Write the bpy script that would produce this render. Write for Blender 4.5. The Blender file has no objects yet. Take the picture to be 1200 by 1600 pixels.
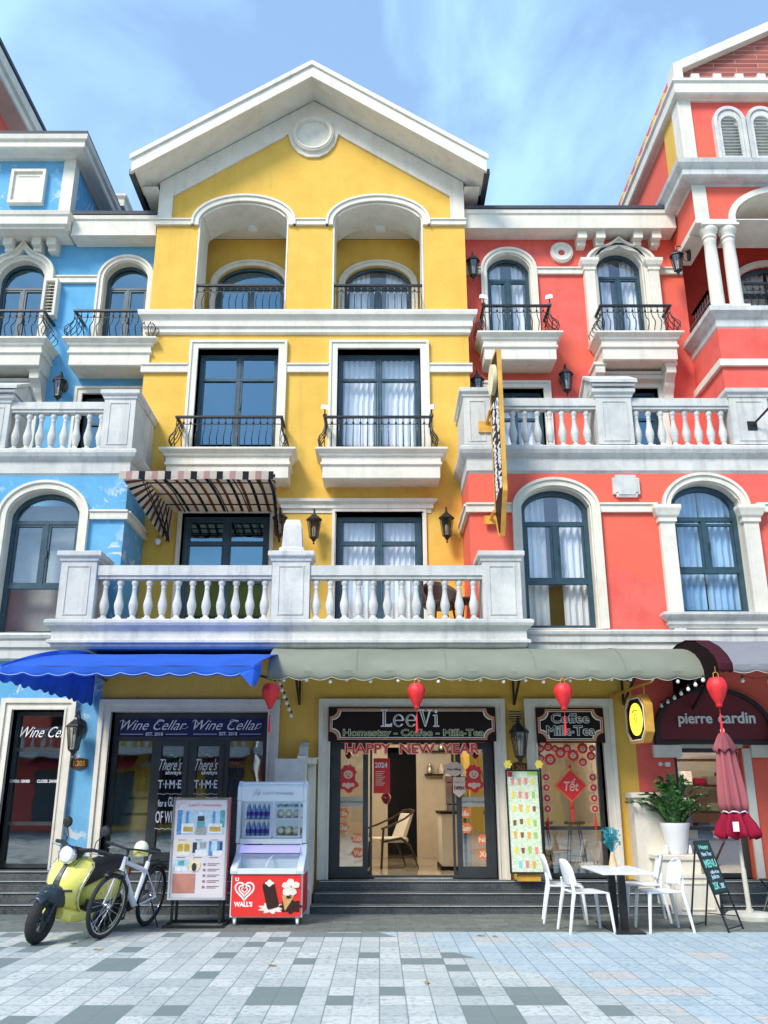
import bpy, bmesh, math, random
from mathutils import Vector, Matrix, geometry
random.seed(7)
S = bpy.context.scene
COL = S.collection
R = math.radians
# ---------------- camera ----------------
FP, TH, CX, CY, CH = 1375.0, math.atan(445/1375.0), 593.0, 800.0, 1.5
cam = bpy.data.objects.new('camera', bpy.data.cameras.new('camera')); COL.objects.link(cam)
cam.location = (0, 0, CH); cam.rotation_euler = (R(90)+TH, 0, 0)
cam.data.sensor_width = 36; cam.data.lens = 36*FP/1600; cam.data.shift_x = 7/1600
cam.data.clip_end = 2000; cam.data.clip_start = .05
S.camera = cam
# ---------------- world ----------------
SUN_EL, SUN_AZ = R(44), R(215)     # azimuth clockwise from +Y ; sun stands behind the viewer's left shoulder
W = bpy.data.worlds.new('World'); S.world = W; W.use_nodes = True
nt = W.node_tree; N = nt.nodes; L = nt.links; N.clear()
out = N.new('ShaderNodeOutputWorld'); bg = N.new('ShaderNodeBackground'); bg.inputs['Strength'].default_value = .15
sky = N.new('ShaderNodeTexSky'); sky.sky_type = 'NISHITA'; sky.sun_disc = False
sky.sun_elevation = SUN_EL; sky.sun_rotation = SUN_AZ; sky.air_density = 1.0; sky.dust_density = .6; sky.ozone_density = 1.6
tc = N.new('ShaderNodeTexCoord'); mp = N.new('ShaderNodeMapping'); mp.inputs['Scale'].default_value = (1.3, 1.0, 1.5)
mp.inputs['Rotation'].default_value = (0, R(25), R(20))
n1 = N.new('ShaderNodeTexNoise'); n1.inputs['Scale'].default_value = 2.3; n1.inputs['Detail'].default_value = 9; n1.inputs['Roughness'].default_value = .55; n1.inputs['Distortion'].default_value = .9
cr = N.new('ShaderNodeValToRGB'); cr.color_ramp.elements[0].position = .44; cr.color_ramp.elements[1].position = .62
cr.color_ramp.elements[0].color = (.32,.32,.32,1); cr.color_ramp.elements[1].color = (.85,.85,.85,1)
mx = N.new('ShaderNodeMix'); mx.data_type = 'RGBA'
mx.inputs['B'].default_value = (2.2, 3.6, 5.3, 1)
L.new(tc.outputs['Generated'], mp.inputs['Vector']); L.new(mp.outputs[0], n1.inputs['Vector']); L.new(n1.outputs[0], cr.inputs[0])
L.new(cr.outputs[0], mx.inputs['Factor']); L.new(sky.outputs[0], mx.inputs['A']); L.new(mx.outputs['Result'], bg.inputs[0]); L.new(bg.outputs[0], out.inputs[0])
# ---------------- sun ----------------
sd = bpy.data.lights.new('sun', 'SUN'); sd.energy = 2.1; sd.angle = R(18); sd.color = (1, .93, .82)
sun = bpy.data.objects.new('sun', sd); COL.objects.link(sun)
sv = Vector((math.sin(SUN_AZ)*math.cos(SUN_EL), math.cos(SUN_AZ)*math.cos(SUN_EL), math.sin(SUN_EL)))
sun.rotation_euler = sv.to_track_quat('Z', 'Y').to_euler(); sun.location = sv*60
# ---------------- exposure ----------------
S.view_settings.view_transform = 'Standard'; S.view_settings.look = 'None'; S.view_settings.gamma = 1
S.view_settings.exposure = .93
S.render.engine = 'CYCLES'; S.cycles.transparent_max_bounces = 12; S.cycles.max_bounces = 7; S.cycles.caustics_reflective = False; S.cycles.caustics_refractive = False

# ---------------- helpers ----------------
ST, CT = math.sin(TH), math.cos(TH)
def wz(py, D): return ((FP*ST+(CY-py)*CT)/(FP*CT-(CY-py)*ST))*D+CH
def wx(px, py, D): return (px-CX)/(FP*CT-(CY-py)*ST)*D
def wp(px, py, D): return (wx(px,py,D), D, wz(py,D))
ORG = {}
def empty(name, loc=(0,0,0), rz=0, local=False, rot=None):
    o = bpy.data.objects.new(name, None); COL.objects.link(o); o.location = loc
    o.rotation_euler = rot if rot else (0,0,rz); o.empty_display_size = .2
    ORG[o] = Vector((0,0,0)) if local else Vector(loc)
    return o
def tag(o, label=None, cat=None, group=None, kind=None):
    if label: o['label'] = label
    if cat: o['category'] = cat
    if group: o['group'] = group
    if kind: o['kind'] = kind
    return o
def thing(name, label, cat, loc=(0,0,0), rz=0, group=None, local=False, rot=None):
    return tag(empty(name, loc, rz, local, rot), label, cat, group)
def arc(cx, cz, rx, rz, a0, a1, n):
    return [(cx+rx*math.cos(R(a0+(a1-a0)*i/n)), cz+rz*math.sin(R(a0+(a1-a0)*i/n))) for i in range(n+1)]
def arch(x0, x1, z0, zs, rise, n=20, closed=True):
    """outline of an arched opening, counter-clockwise from bottom left; zs = springing height"""
    p = [(x0,z0),(x1,z0)] if closed else [(x1,z0)]
    p += arc((x0+x1)/2, zs, (x1-x0)/2, rise, 0, 180, n)
    if not closed: p += [(x0,z0)]
    return p
def rect(x0, x1, z0, z1): return [(x0,z0),(x1,z0),(x1,z1),(x0,z1)]
class MB:
    def __init__(s): s.v = []; s.f = []; s.m = []
    def add(s, vs, fs, mi=0):
        b = len(s.v); s.v += [tuple(v) for v in vs]; s.f += [tuple(b+i for i in f) for f in fs]; s.m += [mi]*len(fs); return s
    def box(s, x0, x1, y0, y1, z0, z1, mi=0):
        x0,x1 = min(x0,x1),max(x0,x1); y0,y1 = min(y0,y1),max(y0,y1); z0,z1 = min(z0,z1),max(z0,z1)
        return s.add([(x0,y0,z0),(x1,y0,z0),(x1,y1,z0),(x0,y1,z0),(x0,y0,z1),(x1,y0,z1),(x1,y1,z1),(x0,y1,z1)],
            [(0,3,2,1),(4,5,6,7),(0,1,5,4),(1,2,6,5),(2,3,7,6),(3,0,4,7)], mi)
    def obox(s, c, sz, rot=(0,0,0), mi=0):
        from mathutils import Euler
        M = Euler([R(a) for a in rot]).to_matrix(); a,b,d = [k/2 for k in sz]
        vs = [Vector(c)+M@Vector(p) for p in [(-a,-b,-d),(a,-b,-d),(a,b,-d),(-a,b,-d),(-a,-b,d),(a,-b,d),(a,b,d),(-a,b,d)]]
        return s.add(vs, [(0,3,2,1),(4,5,6,7),(0,1,5,4),(1,2,6,5),(2,3,7,6),(3,0,4,7)], mi)
    def hull8(s, a, b, mi=0):
        """a: four points (ccw seen from front), b: the matching back points"""
        return s.add(list(a)+list(b), [(0,1,2,3),(7,6,5,4),(0,4,5,1),(1,5,6,2),(2,6,7,3),(3,7,4,0)], mi)
    def sheet(s, loop, holes, y0, y1, mi=0, axis='y'):
        """flat plate in the x-z plane with holes, from y0 (front) to y1"""
        loops = [loop]+list(holes)
        tess = geometry.tessellate_polygon([[Vector((p[0],p[1],0)) for p in l] for l in loops])
        pts = [p for l in loops for p in l]; n = len(pts)
        def P(p, y): return (p[0],y,p[1]) if axis=='y' else ((y,p[0],p[1]) if axis=='x' else (p[0],p[1],y))
        vs = [P(p,y0) for p in pts]+[P(p,y1) for p in pts]; fs = []
        for t in tess:
            a,b,c = [pts[i] for i in t]
            ar = (b[0]-a[0])*(c[1]-a[1])-(b[1]-a[1])*(c[0]-a[0])
            if abs(ar) < 1e-10: continue
            t = tuple(t) if ar > 0 else tuple(reversed(t))
            fs.append(t); fs.append(tuple(n+i for i in reversed(t)))
        k = 0
        for l in loops:
            m = len(l)
            for i in range(m): j = (i+1)%m; fs.append((k+i,n+k+i,n+k+j,k+j))
            k += m
        return s.add(vs, fs, mi)
    def band(s, outer, inner, y0, y1, mi=0, closed=False):
        m = len(outer); vs = [(p[0],y0,p[1]) for p in outer]+[(p[0],y0,p[1]) for p in inner]+[(p[0],y1,p[1]) for p in outer]+[(p[0],y1,p[1]) for p in inner]
        fs = []
        for i in range(m if closed else m-1):
            j = (i+1)%m
            fs += [(i,m+i,m+j,j),(2*m+i,2*m+j,3*m+j,3*m+i),(i,j,2*m+j,2*m+i),(m+i,3*m+i,3*m+j,m+j)]
        if not closed: fs += [(0,2*m,3*m,m),(m-1,2*m-1,4*m-1,3*m-1)]
        return s.add(vs, fs, mi)
    def tiers(s, x0, x1, yf, yb, prof, mi=0, backoff=False):
        """loft of rectangles: prof = [(offset, z)...]; grows outwards left, right and to the front"""
        vs = []; fs = []
        for o, z in prof:
            bo = o if backoff else 0
            vs += [(x0-o,yf-o,z),(x1+o,yf-o,z),(x1+o,yb+bo,z),(x0-o,yb+bo,z)]
        n = len(prof)
        for k in range(n-1):
            for i in range(4):
                j = (i+1)%4; fs.append((4*k+i,4*k+j,4*k+4+j,4*k+4+i))
        fs += [(3,2,1,0),(4*n-4,4*n-3,4*n-2,4*n-1)]
        return s.add(vs, fs, mi)
    def lathe(s, c, prof, n=12, mi=0, axis='z', a0=0, sx=1, sy=1, caps=True):
        vs = []; fs = []
        for r, h in prof:
            for i in range(n):
                a = a0+2*math.pi*i/n; u,v = r*math.cos(a)*sx, r*math.sin(a)*sy
                p = (u,v,h) if axis=='z' else ((h,u,v) if axis=='x' else (u,h,v))
                vs.append((c[0]+p[0],c[1]+p[1],c[2]+p[2]))
        for k in range(len(prof)-1):
            for i in range(n):
                j = (i+1)%n; fs.append((k*n+i,k*n+j,k*n+n+j,k*n+n+i))
        if caps: fs += [tuple(range(n-1,-1,-1)), tuple((len(prof)-1)*n+i for i in range(n))]
        return s.add(vs, fs, mi)
    def tube(s, pts, r, n=6, mi=0, closed=False, rads=None, flat=1):
        P = [Vector(p) for p in pts]; m = len(P); vs = []; fs = []
        prev = None
        for i, p in enumerate(P):
            if closed: t = P[(i+1)%m]-P[i-1]
            else: t = P[min(i+1,m-1)]-P[max(i-1,0)]
            t.normalize()
            if prev is None:
                up = Vector((0,0,1)) if abs(t.z) < .9 else Vector((0,1,0))
                a = t.cross(up).normalized()
            else: a = (prev-t*prev.dot(t)).normalized()
            prev = a; b = t.cross(a)
            rr = rads[i] if rads else r
            for k in range(n):
                an = 2*math.pi*(k+.5)/n; vs.append(p+a*math.cos(an)*rr+b*math.sin(an)*rr*flat)
        for i in range(m if closed else m-1):
            q = (i+1)%m
            for k in range(n): j = (k+1)%n; fs.append((i*n+k,i*n+j,q*n+j,q*n+k))
        if not closed: fs += [tuple(range(n-1,-1,-1)), tuple((m-1)*n+k for k in range(n))]
        return s.add(vs, fs, mi)
    def grid(s, fn, nu, nv, mi=0):
        vs = [fn(i/nu, j/nv) for j in range(nv+1) for i in range(nu+1)]
        return s.add(vs, [(j*(nu+1)+i,j*(nu+1)+i+1,(j+1)*(nu+1)+i+1,(j+1)*(nu+1)+i) for j in range(nv) for i in range(nu)], mi)
    def xf(s, M):
        s.v = [tuple(M@Vector(v)) for v in s.v]; return s
    def build(s, name, mats, parent=None, smooth=False, loc=None, fixn=True, bevel=0):
        o0 = Vector((0,0,0))
        if parent is not None: o0 = ORG.get(parent, o0)
        elif loc is not None: o0 = Vector(loc)
        me = bpy.data.meshes.new(name); me.from_pydata([(v[0]-o0.x,v[1]-o0.y,v[2]-o0.z) for v in s.v], [], s.f)
        if not isinstance(mats, (list,tuple)): mats = [mats]
        for m in mats: me.materials.append(m)
        if len(mats) > 1: me.polygons.foreach_set('material_index', s.m)
        bm = bmesh.new(); bm.from_mesh(me)
        if fixn: bmesh.ops.recalc_face_normals(bm, faces=bm.faces)
        bm.to_mesh(me); bm.free()
        if smooth:
            me.polygons.foreach_set('use_smooth', [True]*len(me.polygons))
            try: me.set_sharp_from_angle(angle=R(40))
            except Exception: pass
        me.update()
        o = bpy.data.objects.new(name, me); COL.objects.link(o)
        if parent is not None: o.parent = parent
        elif loc is not None: o.location = loc
        ORG[o] = o0
        if bevel:
            b = o.modifiers.new('bevel','BEVEL'); b.width = bevel; b.segments = 2; b.limit_method = 'ANGLE'; b.angle_limit = R(35)
        return o
def copy_tree(o, parent=None, loc=None, rz=None):
    c = o.copy(); COL.objects.link(c); c.parent = parent; ORG[c] = ORG.get(o, Vector((0,0,0)))
    if loc is not None: c.location = loc
    if rz is not None: c.rotation_euler[2] = rz
    for ch in list(o.children): copy_tree(ch, c)
    return c
def shrink(x0, x1, z0, z1, d): return x0+d, x1-d, z0+d, z1-d
# text: always meshes; fitted to a rectangle in the x-z plane (facing -y)
def text_mb(body, x0, x1, z0, z1, y, depth=.004, shear=0, bold=0, keep=False, hole=False):
    cu = bpy.data.curves.new('lettering', 'FONT'); cu.body = body; cu.size = 1; cu.shear = shear; cu.offset = bold; cu.extrude = .5; cu.resolution_u = 3
    to = bpy.data.objects.new('lettering', cu); COL.objects.link(to)
    dg = bpy.context.evaluated_depsgraph_get(); dg.update()
    me = bpy.data.meshes.new_from_object(to.evaluated_get(dg))
    vs = [v.co.copy() for v in me.vertices]; fs = [tuple(p.vertices) for p in me.polygons]
    bpy.data.objects.remove(to); bpy.data.curves.remove(cu); bpy.data.meshes.remove(me)
    m = MB()
    if not vs: return m
    ax, bx = min(v.x for v in vs), max(v.x for v in vs); ay, by = min(v.y for v in vs), max(v.y for v in vs)
    kx = (x1-x0)/max(bx-ax,1e-6); kz = (z1-z0)/max(by-ay,1e-6)
    if keep: kx = kz = min(kx,kz)
    ox = x0 if not keep else (x0+x1)/2-(bx-ax)*kx/2
    m.add([(ox+(v.x-ax)*kx, y-(v.z+.5)*depth, z0+(v.y-ay)*kz) for v in vs], fs)
    return m
# ---------------- materials ----------------
MT = {}
def base_mat(name, col, rough=.6, metal=0, spec=.5):
    m = bpy.data.materials.new(name); m.use_nodes = True; n = m.node_tree.nodes; b = n['Principled BSDF']
    b.inputs['Base Color'].default_value = (*col, 1); b.inputs['Roughness'].default_value = rough; b.inputs['Metallic'].default_value = metal
    b.inputs['Specular IOR Level'].default_value = spec
    return m, n, m.node_tree.links, b
def plain(name, col, rough=.5, metal=0, var=.12, scale=6, bump=0, bscale=60, spec=.5):
    """slightly mottled painted / moulded surface"""
    m, n, l, b = base_mat(name, col, rough, metal, spec)
    t = n.new('ShaderNodeTexCoord'); x = n.new('ShaderNodeTexNoise'); x.inputs['Scale'].default_value = scale; x.inputs['Detail'].default_value = 5
    l.new(t.outputs['Object'], x.inputs['Vector'])
    r = n.new('ShaderNodeMapRange'); r.inputs[1].default_value = .3; r.inputs[2].default_value = .7; r.inputs[3].default_value = 1-var; r.inputs[4].default_value = 1+var
    l.new(x.outputs[0], r.inputs[0]); v = n.new('ShaderNodeVectorMath'); v.operation = 'SCALE'; v.inputs[0].default_value = col
    l.new(r.outputs[0], v.inputs['Scale']); l.new(v.outputs[0], b.inputs['Base Color'])
    rr = n.new('ShaderNodeMapRange'); rr.inputs[3].default_value = max(rough-.08,.02); rr.inputs[4].default_value = min(rough+.1,1); l.new(x.outputs[0], rr.inputs[0]); l.new(rr.outputs[0], b.inputs['Roughness'])
    if bump:
        y = n.new('ShaderNodeTexNoise'); y.inputs['Scale'].default_value = bscale; y.inputs['Detail'].default_value = 4; l.new(t.outputs['Object'], y.inputs['Vector'])
        u = n.new('ShaderNodeBump'); u.inputs['Strength'].default_value = bump; u.inputs['Distance'].default_value = .01; l.new(y.outputs[0], u.inputs['Height']); l.new(u.outputs[0], b.inputs['Normal'])
    return m
def stucco(name, col, light=None, dark=None, peel=0, peelcol=(.62,.66,.68), streak=.35, bump=.5, patch=None, pscale=1.0):
    m, n, l, b = base_mat(name, col, .85, 0, .25)
    g = n.new('ShaderNodeNewGeometry'); P = g.outputs['Position']
    def noise(scale, detail=6, rough=.6, vec=P, dist=0):
        x = n.new('ShaderNodeTexNoise'); x.inputs['Scale'].default_value = scale; x.inputs['Detail'].default_value = detail; x.inputs['Roughness'].default_value = rough; x.inputs['Distortion'].default_value = dist
        l.new(vec, x.inputs['Vector']); return x.outputs[0]
    def ramp(v, a, c): 
        r = n.new('ShaderNodeMapRange'); r.inputs[1].default_value = a; r.inputs[2].default_value = c; r.clamp = True; l.new(v, r.inputs[0]); return r.outputs[0]
    def mix(f, A, B, k=1):
        x = n.new('ShaderNodeMix'); x.data_type = 'RGBA'
        if k != 1:
            q = n.new('ShaderNodeMath'); q.operation = 'MULTIPLY'; q.inputs[1].default_value = k; l.new(f, q.inputs[0]); f = q.outputs[0]
        l.new(f, x.inputs['Factor'])
        for s_, v in (('A',A),('B',B)):
            if isinstance(v, tuple): x.inputs[s_].default_value = (*v, 1)
            else: l.new(v, x.inputs[s_])
        return x.outputs['Result']
    light = light or tuple(min(1,c*1.12+.02) for c in col); dark = dark or tuple(c*.72 for c in col)
    c = mix(ramp(noise(.7, 5), .35, .65), col, light)
    c = mix(ramp(noise(2.6, 8, .7), .45, .70), c, dark, .6)
    c = mix(ramp(noise(9, 9, .78, dist=.4), .56, .70), c, light, .5)
    mpn = n.new('ShaderNodeMapping'); mpn.inputs['Scale'].default_value = (5,5,.35); l.new(P, mpn.inputs['Vector'])
    c = mix(ramp(noise(1.2, 6, .65, mpn.outputs[0]), .52, .75), c, tuple(k*.55+.02 for k in dark), streak)
    c = mix(ramp(noise(30, 3), .4, .7), c, dark, .14)
    if patch: c = mix(ramp(noise(pscale, 2, .4, dist=.3), .5, .54), c, patch, .75)
    if peel:
        pe = ramp(noise(3.2, 10, .72, dist=.6), .60-peel, .615-peel)
        zone = ramp(noise(.55, 2), .42, .5)
        q = n.new('ShaderNodeMath'); q.operation = 'MULTIPLY'; l.new(pe, q.inputs[0]); l.new(zone, q.inputs[1])
        c = mix(q.outputs[0], c, peelcol, .85)
    l.new(c, b.inputs['Base Color'])
    u = n.new('ShaderNodeBump'); u.inputs['Strength'].default_value = bump; u.inputs['Distance'].default_value = .02
    l.new(noise(22, 8, .75), u.inputs['Height']); l.new(u.outputs[0], b.inputs['Normal'])
    return m
def glass(name, tint=(.75,.85,.9), refl=.22, rough=.02, gc=(.9,.95,1)):
    m = bpy.data.materials.new(name); m.use_nodes = True; n = m.node_tree.nodes; l = m.node_tree.links; n.clear()
    o = n.new('ShaderNodeOutputMaterial'); x = n.new('ShaderNodeMixShader'); t = n.new('ShaderNodeBsdfTransparent'); g = n.new('ShaderNodeBsdfGlossy')
    t.inputs[0].default_value = (*tint,1); g.inputs['Roughness'].default_value = rough; g.inputs[0].default_value = (*gc,1)
    w = n.new('ShaderNodeLayerWeight'); w.inputs['Blend'].default_value = .5; pw = n.new('ShaderNodeMath'); pw.operation = 'POWER'; pw.inputs[1].default_value = 4; a = n.new('ShaderNodeMath'); a.operation = 'MULTIPLY_ADD'; a.inputs[1].default_value = 1-refl; a.inputs[2].default_value = refl; a.use_clamp = True
    # panes are never perfectly flat
    tcn = n.new('ShaderNodeNewGeometry'); nn = n.new('ShaderNodeTexNoise'); nn.inputs['Scale'].default_value = 1.3; bu = n.new('ShaderNodeBump'); bu.inputs['Strength'].default_value = .045; bu.inputs['Distance'].default_value = .05
    l.new(tcn.outputs['Position'], nn.inputs['Vector']); l.new(nn.outputs[0], bu.inputs['Height']); l.new(bu.outputs[0], g.inputs['Normal'])
    l.new(w.outputs['Facing'], pw.inputs[0]); l.new(pw.outputs[0], a.inputs[0]); l.new(a.outputs[0], x.inputs[0]); l.new(t.outputs[0], x.inputs[1]); l.new(g.outputs[0], x.inputs[2]); l.new(x.outputs[0], o.inputs[0])
    return m
def emit(name, col, s=1):
    m, n, l, b = base_mat(name, col, .4); b.inputs['Emission Color'].default_value = (*col,1); b.inputs['Emission Strength'].default_value = s
    return m
YEL = stucco('yellow_stucco', (.77,.47,.085), light=(.83,.53,.11), dark=(.68,.39,.065), streak=.22)
WHT = stucco('white_trim', (.74,.70,.60), light=(.81,.77,.67), dark=(.58,.55,.46), streak=.28, bump=.25)
STO = stucco('cast_stone', (.60,.60,.56), light=(.72,.71,.66), dark=(.38,.41,.42), streak=.55, bump=.45)
BLU = stucco('blue_stucco', (.13,.40,.64), light=(.18,.46,.70), dark=(.09,.30,.50), peel=.04, streak=.12)
BLU2 = stucco('blue_stucco_upper', (.13,.40,.64), light=(.17,.45,.68), dark=(.10,.33,.54), streak=.1, patch=(.16,.47,.79), pscale=.55)
REDM = stucco('red_stucco', (.79,.125,.095), light=(.83,.165,.13), dark=(.68,.085,.065), streak=.2, patch=(.82,.15,.09), pscale=.35)
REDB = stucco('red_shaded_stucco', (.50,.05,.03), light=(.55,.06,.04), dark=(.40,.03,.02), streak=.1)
TILE = plain('roof_slate', (.05,.055,.075), .7, var=.3, scale=20)
FRM = plain('teal_frame_paint', (.03,.07,.095), .35, var=.25)
FRB = plain('charcoal_frame_paint', (.035,.042,.045), .4, var=.2)
IRON = plain('black_iron', (.012,.013,.017), .38, var=.3, scale=30)
GL = glass('window_glass', (.98,.99,1.0), .09); GLD = glass('tinted_window_glass', (.14,.32,.42), .32, gc=(.36,.60,.74)); GLS = glass('shop_glass', (.93,.95,.94), .16)
GLX = glass('clear_glass', (.93,.96,.97), .03)
CUR = plain('white_curtain', (.93,.95,.96), .9, var=.03); CURB = plain('pale_blue_curtain', (.45,.68,.88), .9, var=.06)
DARK = plain('dark_interior', (.035,.035,.04), .9)
CREAM = plain('cream_interior', (.62,.57,.47), .8, var=.05); CEIL = plain('interior_ceiling', (.7,.66,.58), .8, var=.03)
BROWN = plain('dark_sign_board', (.012,.005,.005), .6, var=.25, spec=.25); COPP = plain('copper_trim', (.62,.27,.13), .5, var=.2)
GOLD = plain('gold_paint', (.72,.38,.06), .42, metal=.25, var=.2)
WPL = plain('white_plastic', (.80,.82,.83), .35, var=.03, scale=3); WPNT = plain('white_lettering', (.85,.86,.86), .5, var=.04)
LGR = plain('lime_white_lettering', (.75,.80,.50), .5, var=.05); BLKP = plain('black_plastic', (.014,.015,.017), .45, var=.25)
CHR = plain('chrome', (.7,.72,.75), .16, metal=1, var=.05); RUB = plain('tyre_rubber', (.018,.019,.021), .8, var=.3, bump=.3, bscale=90)
REDL = plain('red_silk', (.78,.025,.03), .55, var=.1, scale=14); REDP = plain('red_print', (.68,.02,.025), .45, var=.1)
WOOD = plain('dark_wood', (.05,.018,.012), .4, var=.3, scale=12)
def stone_steps():
    m, n, l, b = base_mat('dark_granite', (.045,.055,.06), .32)
    g = n.new('ShaderNodeNewGeometry'); x = n.new('ShaderNodeTexNoise'); x.inputs['Scale'].default_value = 60; x.inputs['Detail'].default_value = 6; l.new(g.outputs['Position'], x.inputs['Vector'])
    y = n.new('ShaderNodeTexNoise'); y.inputs['Scale'].default_value = 2.5; y.inputs['Detail'].default_value = 6; l.new(g.outputs['Position'], y.inputs['Vector'])
    c = n.new('ShaderNodeValToRGB'); e = c.color_ramp.elements; e[0].position = .35; e[0].color = (.02,.027,.032,1); e[1].position = .72; e[1].color = (.12,.135,.14,1); l.new(x.outputs[0], c.inputs[0])
    q = n.new('ShaderNodeMix'); q.data_type = 'RGBA'; r = n.new('ShaderNodeMapRange'); r.inputs[1].default_value = .45; r.inputs[2].default_value = .75; r.inputs[4].default_value = .5
    l.new(y.outputs[0], r.inputs[0]); l.new(r.outputs[0], q.inputs['Factor']); l.new(c.outputs[0], q.inputs['A']); q.inputs['B'].default_value = (.16,.16,.145,1); l.new(q.outputs['Result'], b.inputs['Base Color'])
    l.new(y.outputs[0], b.inputs['Roughness'])
    return m
STEP = stone_steps(); STEPE = plain('pale_highlight_and_threshold', (.42,.46,.46), .6, var=.2)
def fabric(name, col, dark=None, var=.15):
    m, n, l, b = base_mat(name, col, .75, 0, .2)
    g = n.new('ShaderNodeNewGeometry'); x = n.new('ShaderNodeTexNoise'); x.inputs['Scale'].default_value = 1.6; x.inputs['Detail'].default_value = 6; l.new(g.outputs['Position'], x.inputs['Vector'])
    q = n.new('ShaderNodeMix'); q.data_type = 'RGBA'; l.new(x.outputs[0], q.inputs['Factor']); q.inputs['A'].default_value = (*[c*(1-var*2) for c in col],1); q.inputs['B'].default_value = (*[min(1,c*(1+var)) for c in col],1)
    l.new(q.outputs['Result'], b.inputs['Base Color'])
    w = n.new('ShaderNodeTexNoise'); w.inputs['Scale'].default_value = 240; u = n.new('ShaderNodeBump'); u.inputs['Strength'].default_value = .25; u.inputs['Distance'].default_value = .004
    l.new(g.outputs['Position'], w.inputs['Vector']); l.new(w.outputs[0], u.inputs['Height']); l.new(u.outputs[0], b.inputs['Normal'])
    # cloth lets some daylight through
    t = n.new('ShaderNodeBsdfTranslucent'); l.new(q.outputs['Result'], t.inputs[0]); a = n.new('ShaderNodeMixShader'); a.inputs[0].default_value = .42
    o = n['Material Output']; l.new(b.outputs[0], a.inputs[1]); l.new(t.outputs[0], a.inputs[2]); l.new(a.outputs[0], o.inputs[0])
    return m
BLUF = fabric('blue_awning_cloth', (.05,.20,.82)); SAGE = fabric('sage_awning_cloth', (.40,.43,.345)); MAR = fabric('maroon_awning_cloth', (.10,.02,.035)); GREYF = fabric('grey_awning_cloth', (.40,.41,.45))
PINK = fabric('faded_red_parasol_cloth', (.66,.22,.25)); CRIM = fabric('crimson_cloth', (.50,.02,.07))
# ---------------- shared architectural builders ----------------
F, B, Y2, U, T = 13.7, 13.1, 14.9, 15.4, 14.1
FL = .37
def window(par, x0, x1, z0, z1, y, rise=0, trans=(), mull='low', curtain=None, gl=None, fm=None, fw=.058, leaf=True, room=True, name='window', gap=.06, cut=None):
    """joinery set in an opening; z1 is the springing height (or the head when rise=0)
    trans: heights of transoms; mull: list of (x, za, zb)"""
    fm = fm or FRM; gl = gl or GL; m = MB(); n = 18
    outer = arch(x0, x1, z0, z1, rise, n) if rise else rect(x0, x1, z0, z1)
    inner = arch(x0+fw, x1-fw, z0+fw, z1, rise-fw, n) if rise else rect(x0+fw, x1-fw, z0+fw, z1-fw)
    m.band(outer, inner, y-.04, y+.05, closed=True)
    zs = [z0+fw]+list(trans)+[z1-fw*(0 if rise else 1)]
    for t in trans: m.box(x0+fw-.002, x1-fw+.002, y-.037, y+.047, t-fw*.45, t+fw*.45)
    for (mx_, za, zb) in mull: m.box(mx_-fw*.5, mx_+fw*.5, y-.035, y+.045, za, zb)
    if leaf:   # casement leaves: a slimmer inner frame in each cell between mullion and jambs
        for (mx_, za, zb) in mull:
            if zb-za < .7: continue
            for a, b in ((x0+fw, mx_-fw*.5), (mx_+fw*.5, x1-fw)):
                o = rect(a+.004, b-.004, za+fw*.45, zb-fw*.45); k = .036; i = rect(a+k, b-k, za+k+fw*.45, zb-k-fw*.45); m.band(o, i, y-.025, y+.03, closed=True)
            m.box(mx_+fw*.5+.012, mx_+fw*.5+.03, y-.07, y-.025, (za+zb)/2-.06, (za+zb)/2+.06)
    w = m.build(name, fm, par)
    g = MB(); g.sheet(arch(x0+.03, x1-.03, z0+.03, z1, rise-.03, n) if rise else rect(x0+.03, x1-.03, z0+.03, z1-.03), [], y+.004, y+.010); g.build('pane', gl, w)
    if curtain:
        ztop = z1+rise-.03; random.seed(int(abs(x0*97+z0*13)*10)); ph = random.random()*6; parts = cut or [(x0+.04, (x0+x1)/2-gap/2), ((x0+x1)/2+gap/2, x1-.04)]
        for a, b in parts:
            c = MB(); k = (b-a)/.11
            def fn(u, v):
                s_ = u+.02*math.sin(v*5+ph); return (a+(b-a)*u, y+.16+.035*math.sin(s_*k*6.28+ph)+.012*math.sin(s_*k*14+1+v), z0+(ztop-z0)*v)
            c.grid(fn, int(k*9)+4, 5); c.build('curtain', curtain, w, smooth=True, fixn=False)
    return w
def trim_arch(par, x0, x1, z0, zs, rise, w, y, out_=.07, mat=None, name='arch_trim', back=0):
    m = MB(); m.band(arch(x0-w, x1+w, z0, zs, rise+w, 24, closed=False), arch(x0, x1, z0, zs, rise, 24, closed=False), y-out_, y+.02+back)
    m.band(arch(x0-w-.025, x1+w+.025, z0, zs, rise+w+.025, 24, closed=False), arch(x0-w+.02, x1+w-.02, z0, zs, rise+w-.02, 24, closed=False), y-out_-.03, y+.02)
    return m.build(name, mat or WHT, par)
def lining(m, loop, y0, y1, t=.012, close=True):
    """thin painted lining of an opening's reveal"""
    cx = sum(p[0] for p in loop)/len(loop); cz = sum(p[1] for p in loop)/len(loop)
    inn = [(p[0]+(t if p[0] < cx else -t), p[1]+(t if p[1] < cz else -t)) for p in loop]
    m.band(loop, inn, y0, y1, closed=close)
BAL = [(.058,0),(.058,.035),(.045,.045),(.035,.07),(.045,.085),(.05,.10),(.062,.16),(.072,.21),(.068,.26),(.052,.32),(.038,.40),(.033,.47),(.04,.485),(.034,.50),(.034,.52),(.052,.545),(.056,.575),(.045,.60),(.045,.62)]
_balmesh = {}
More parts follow.
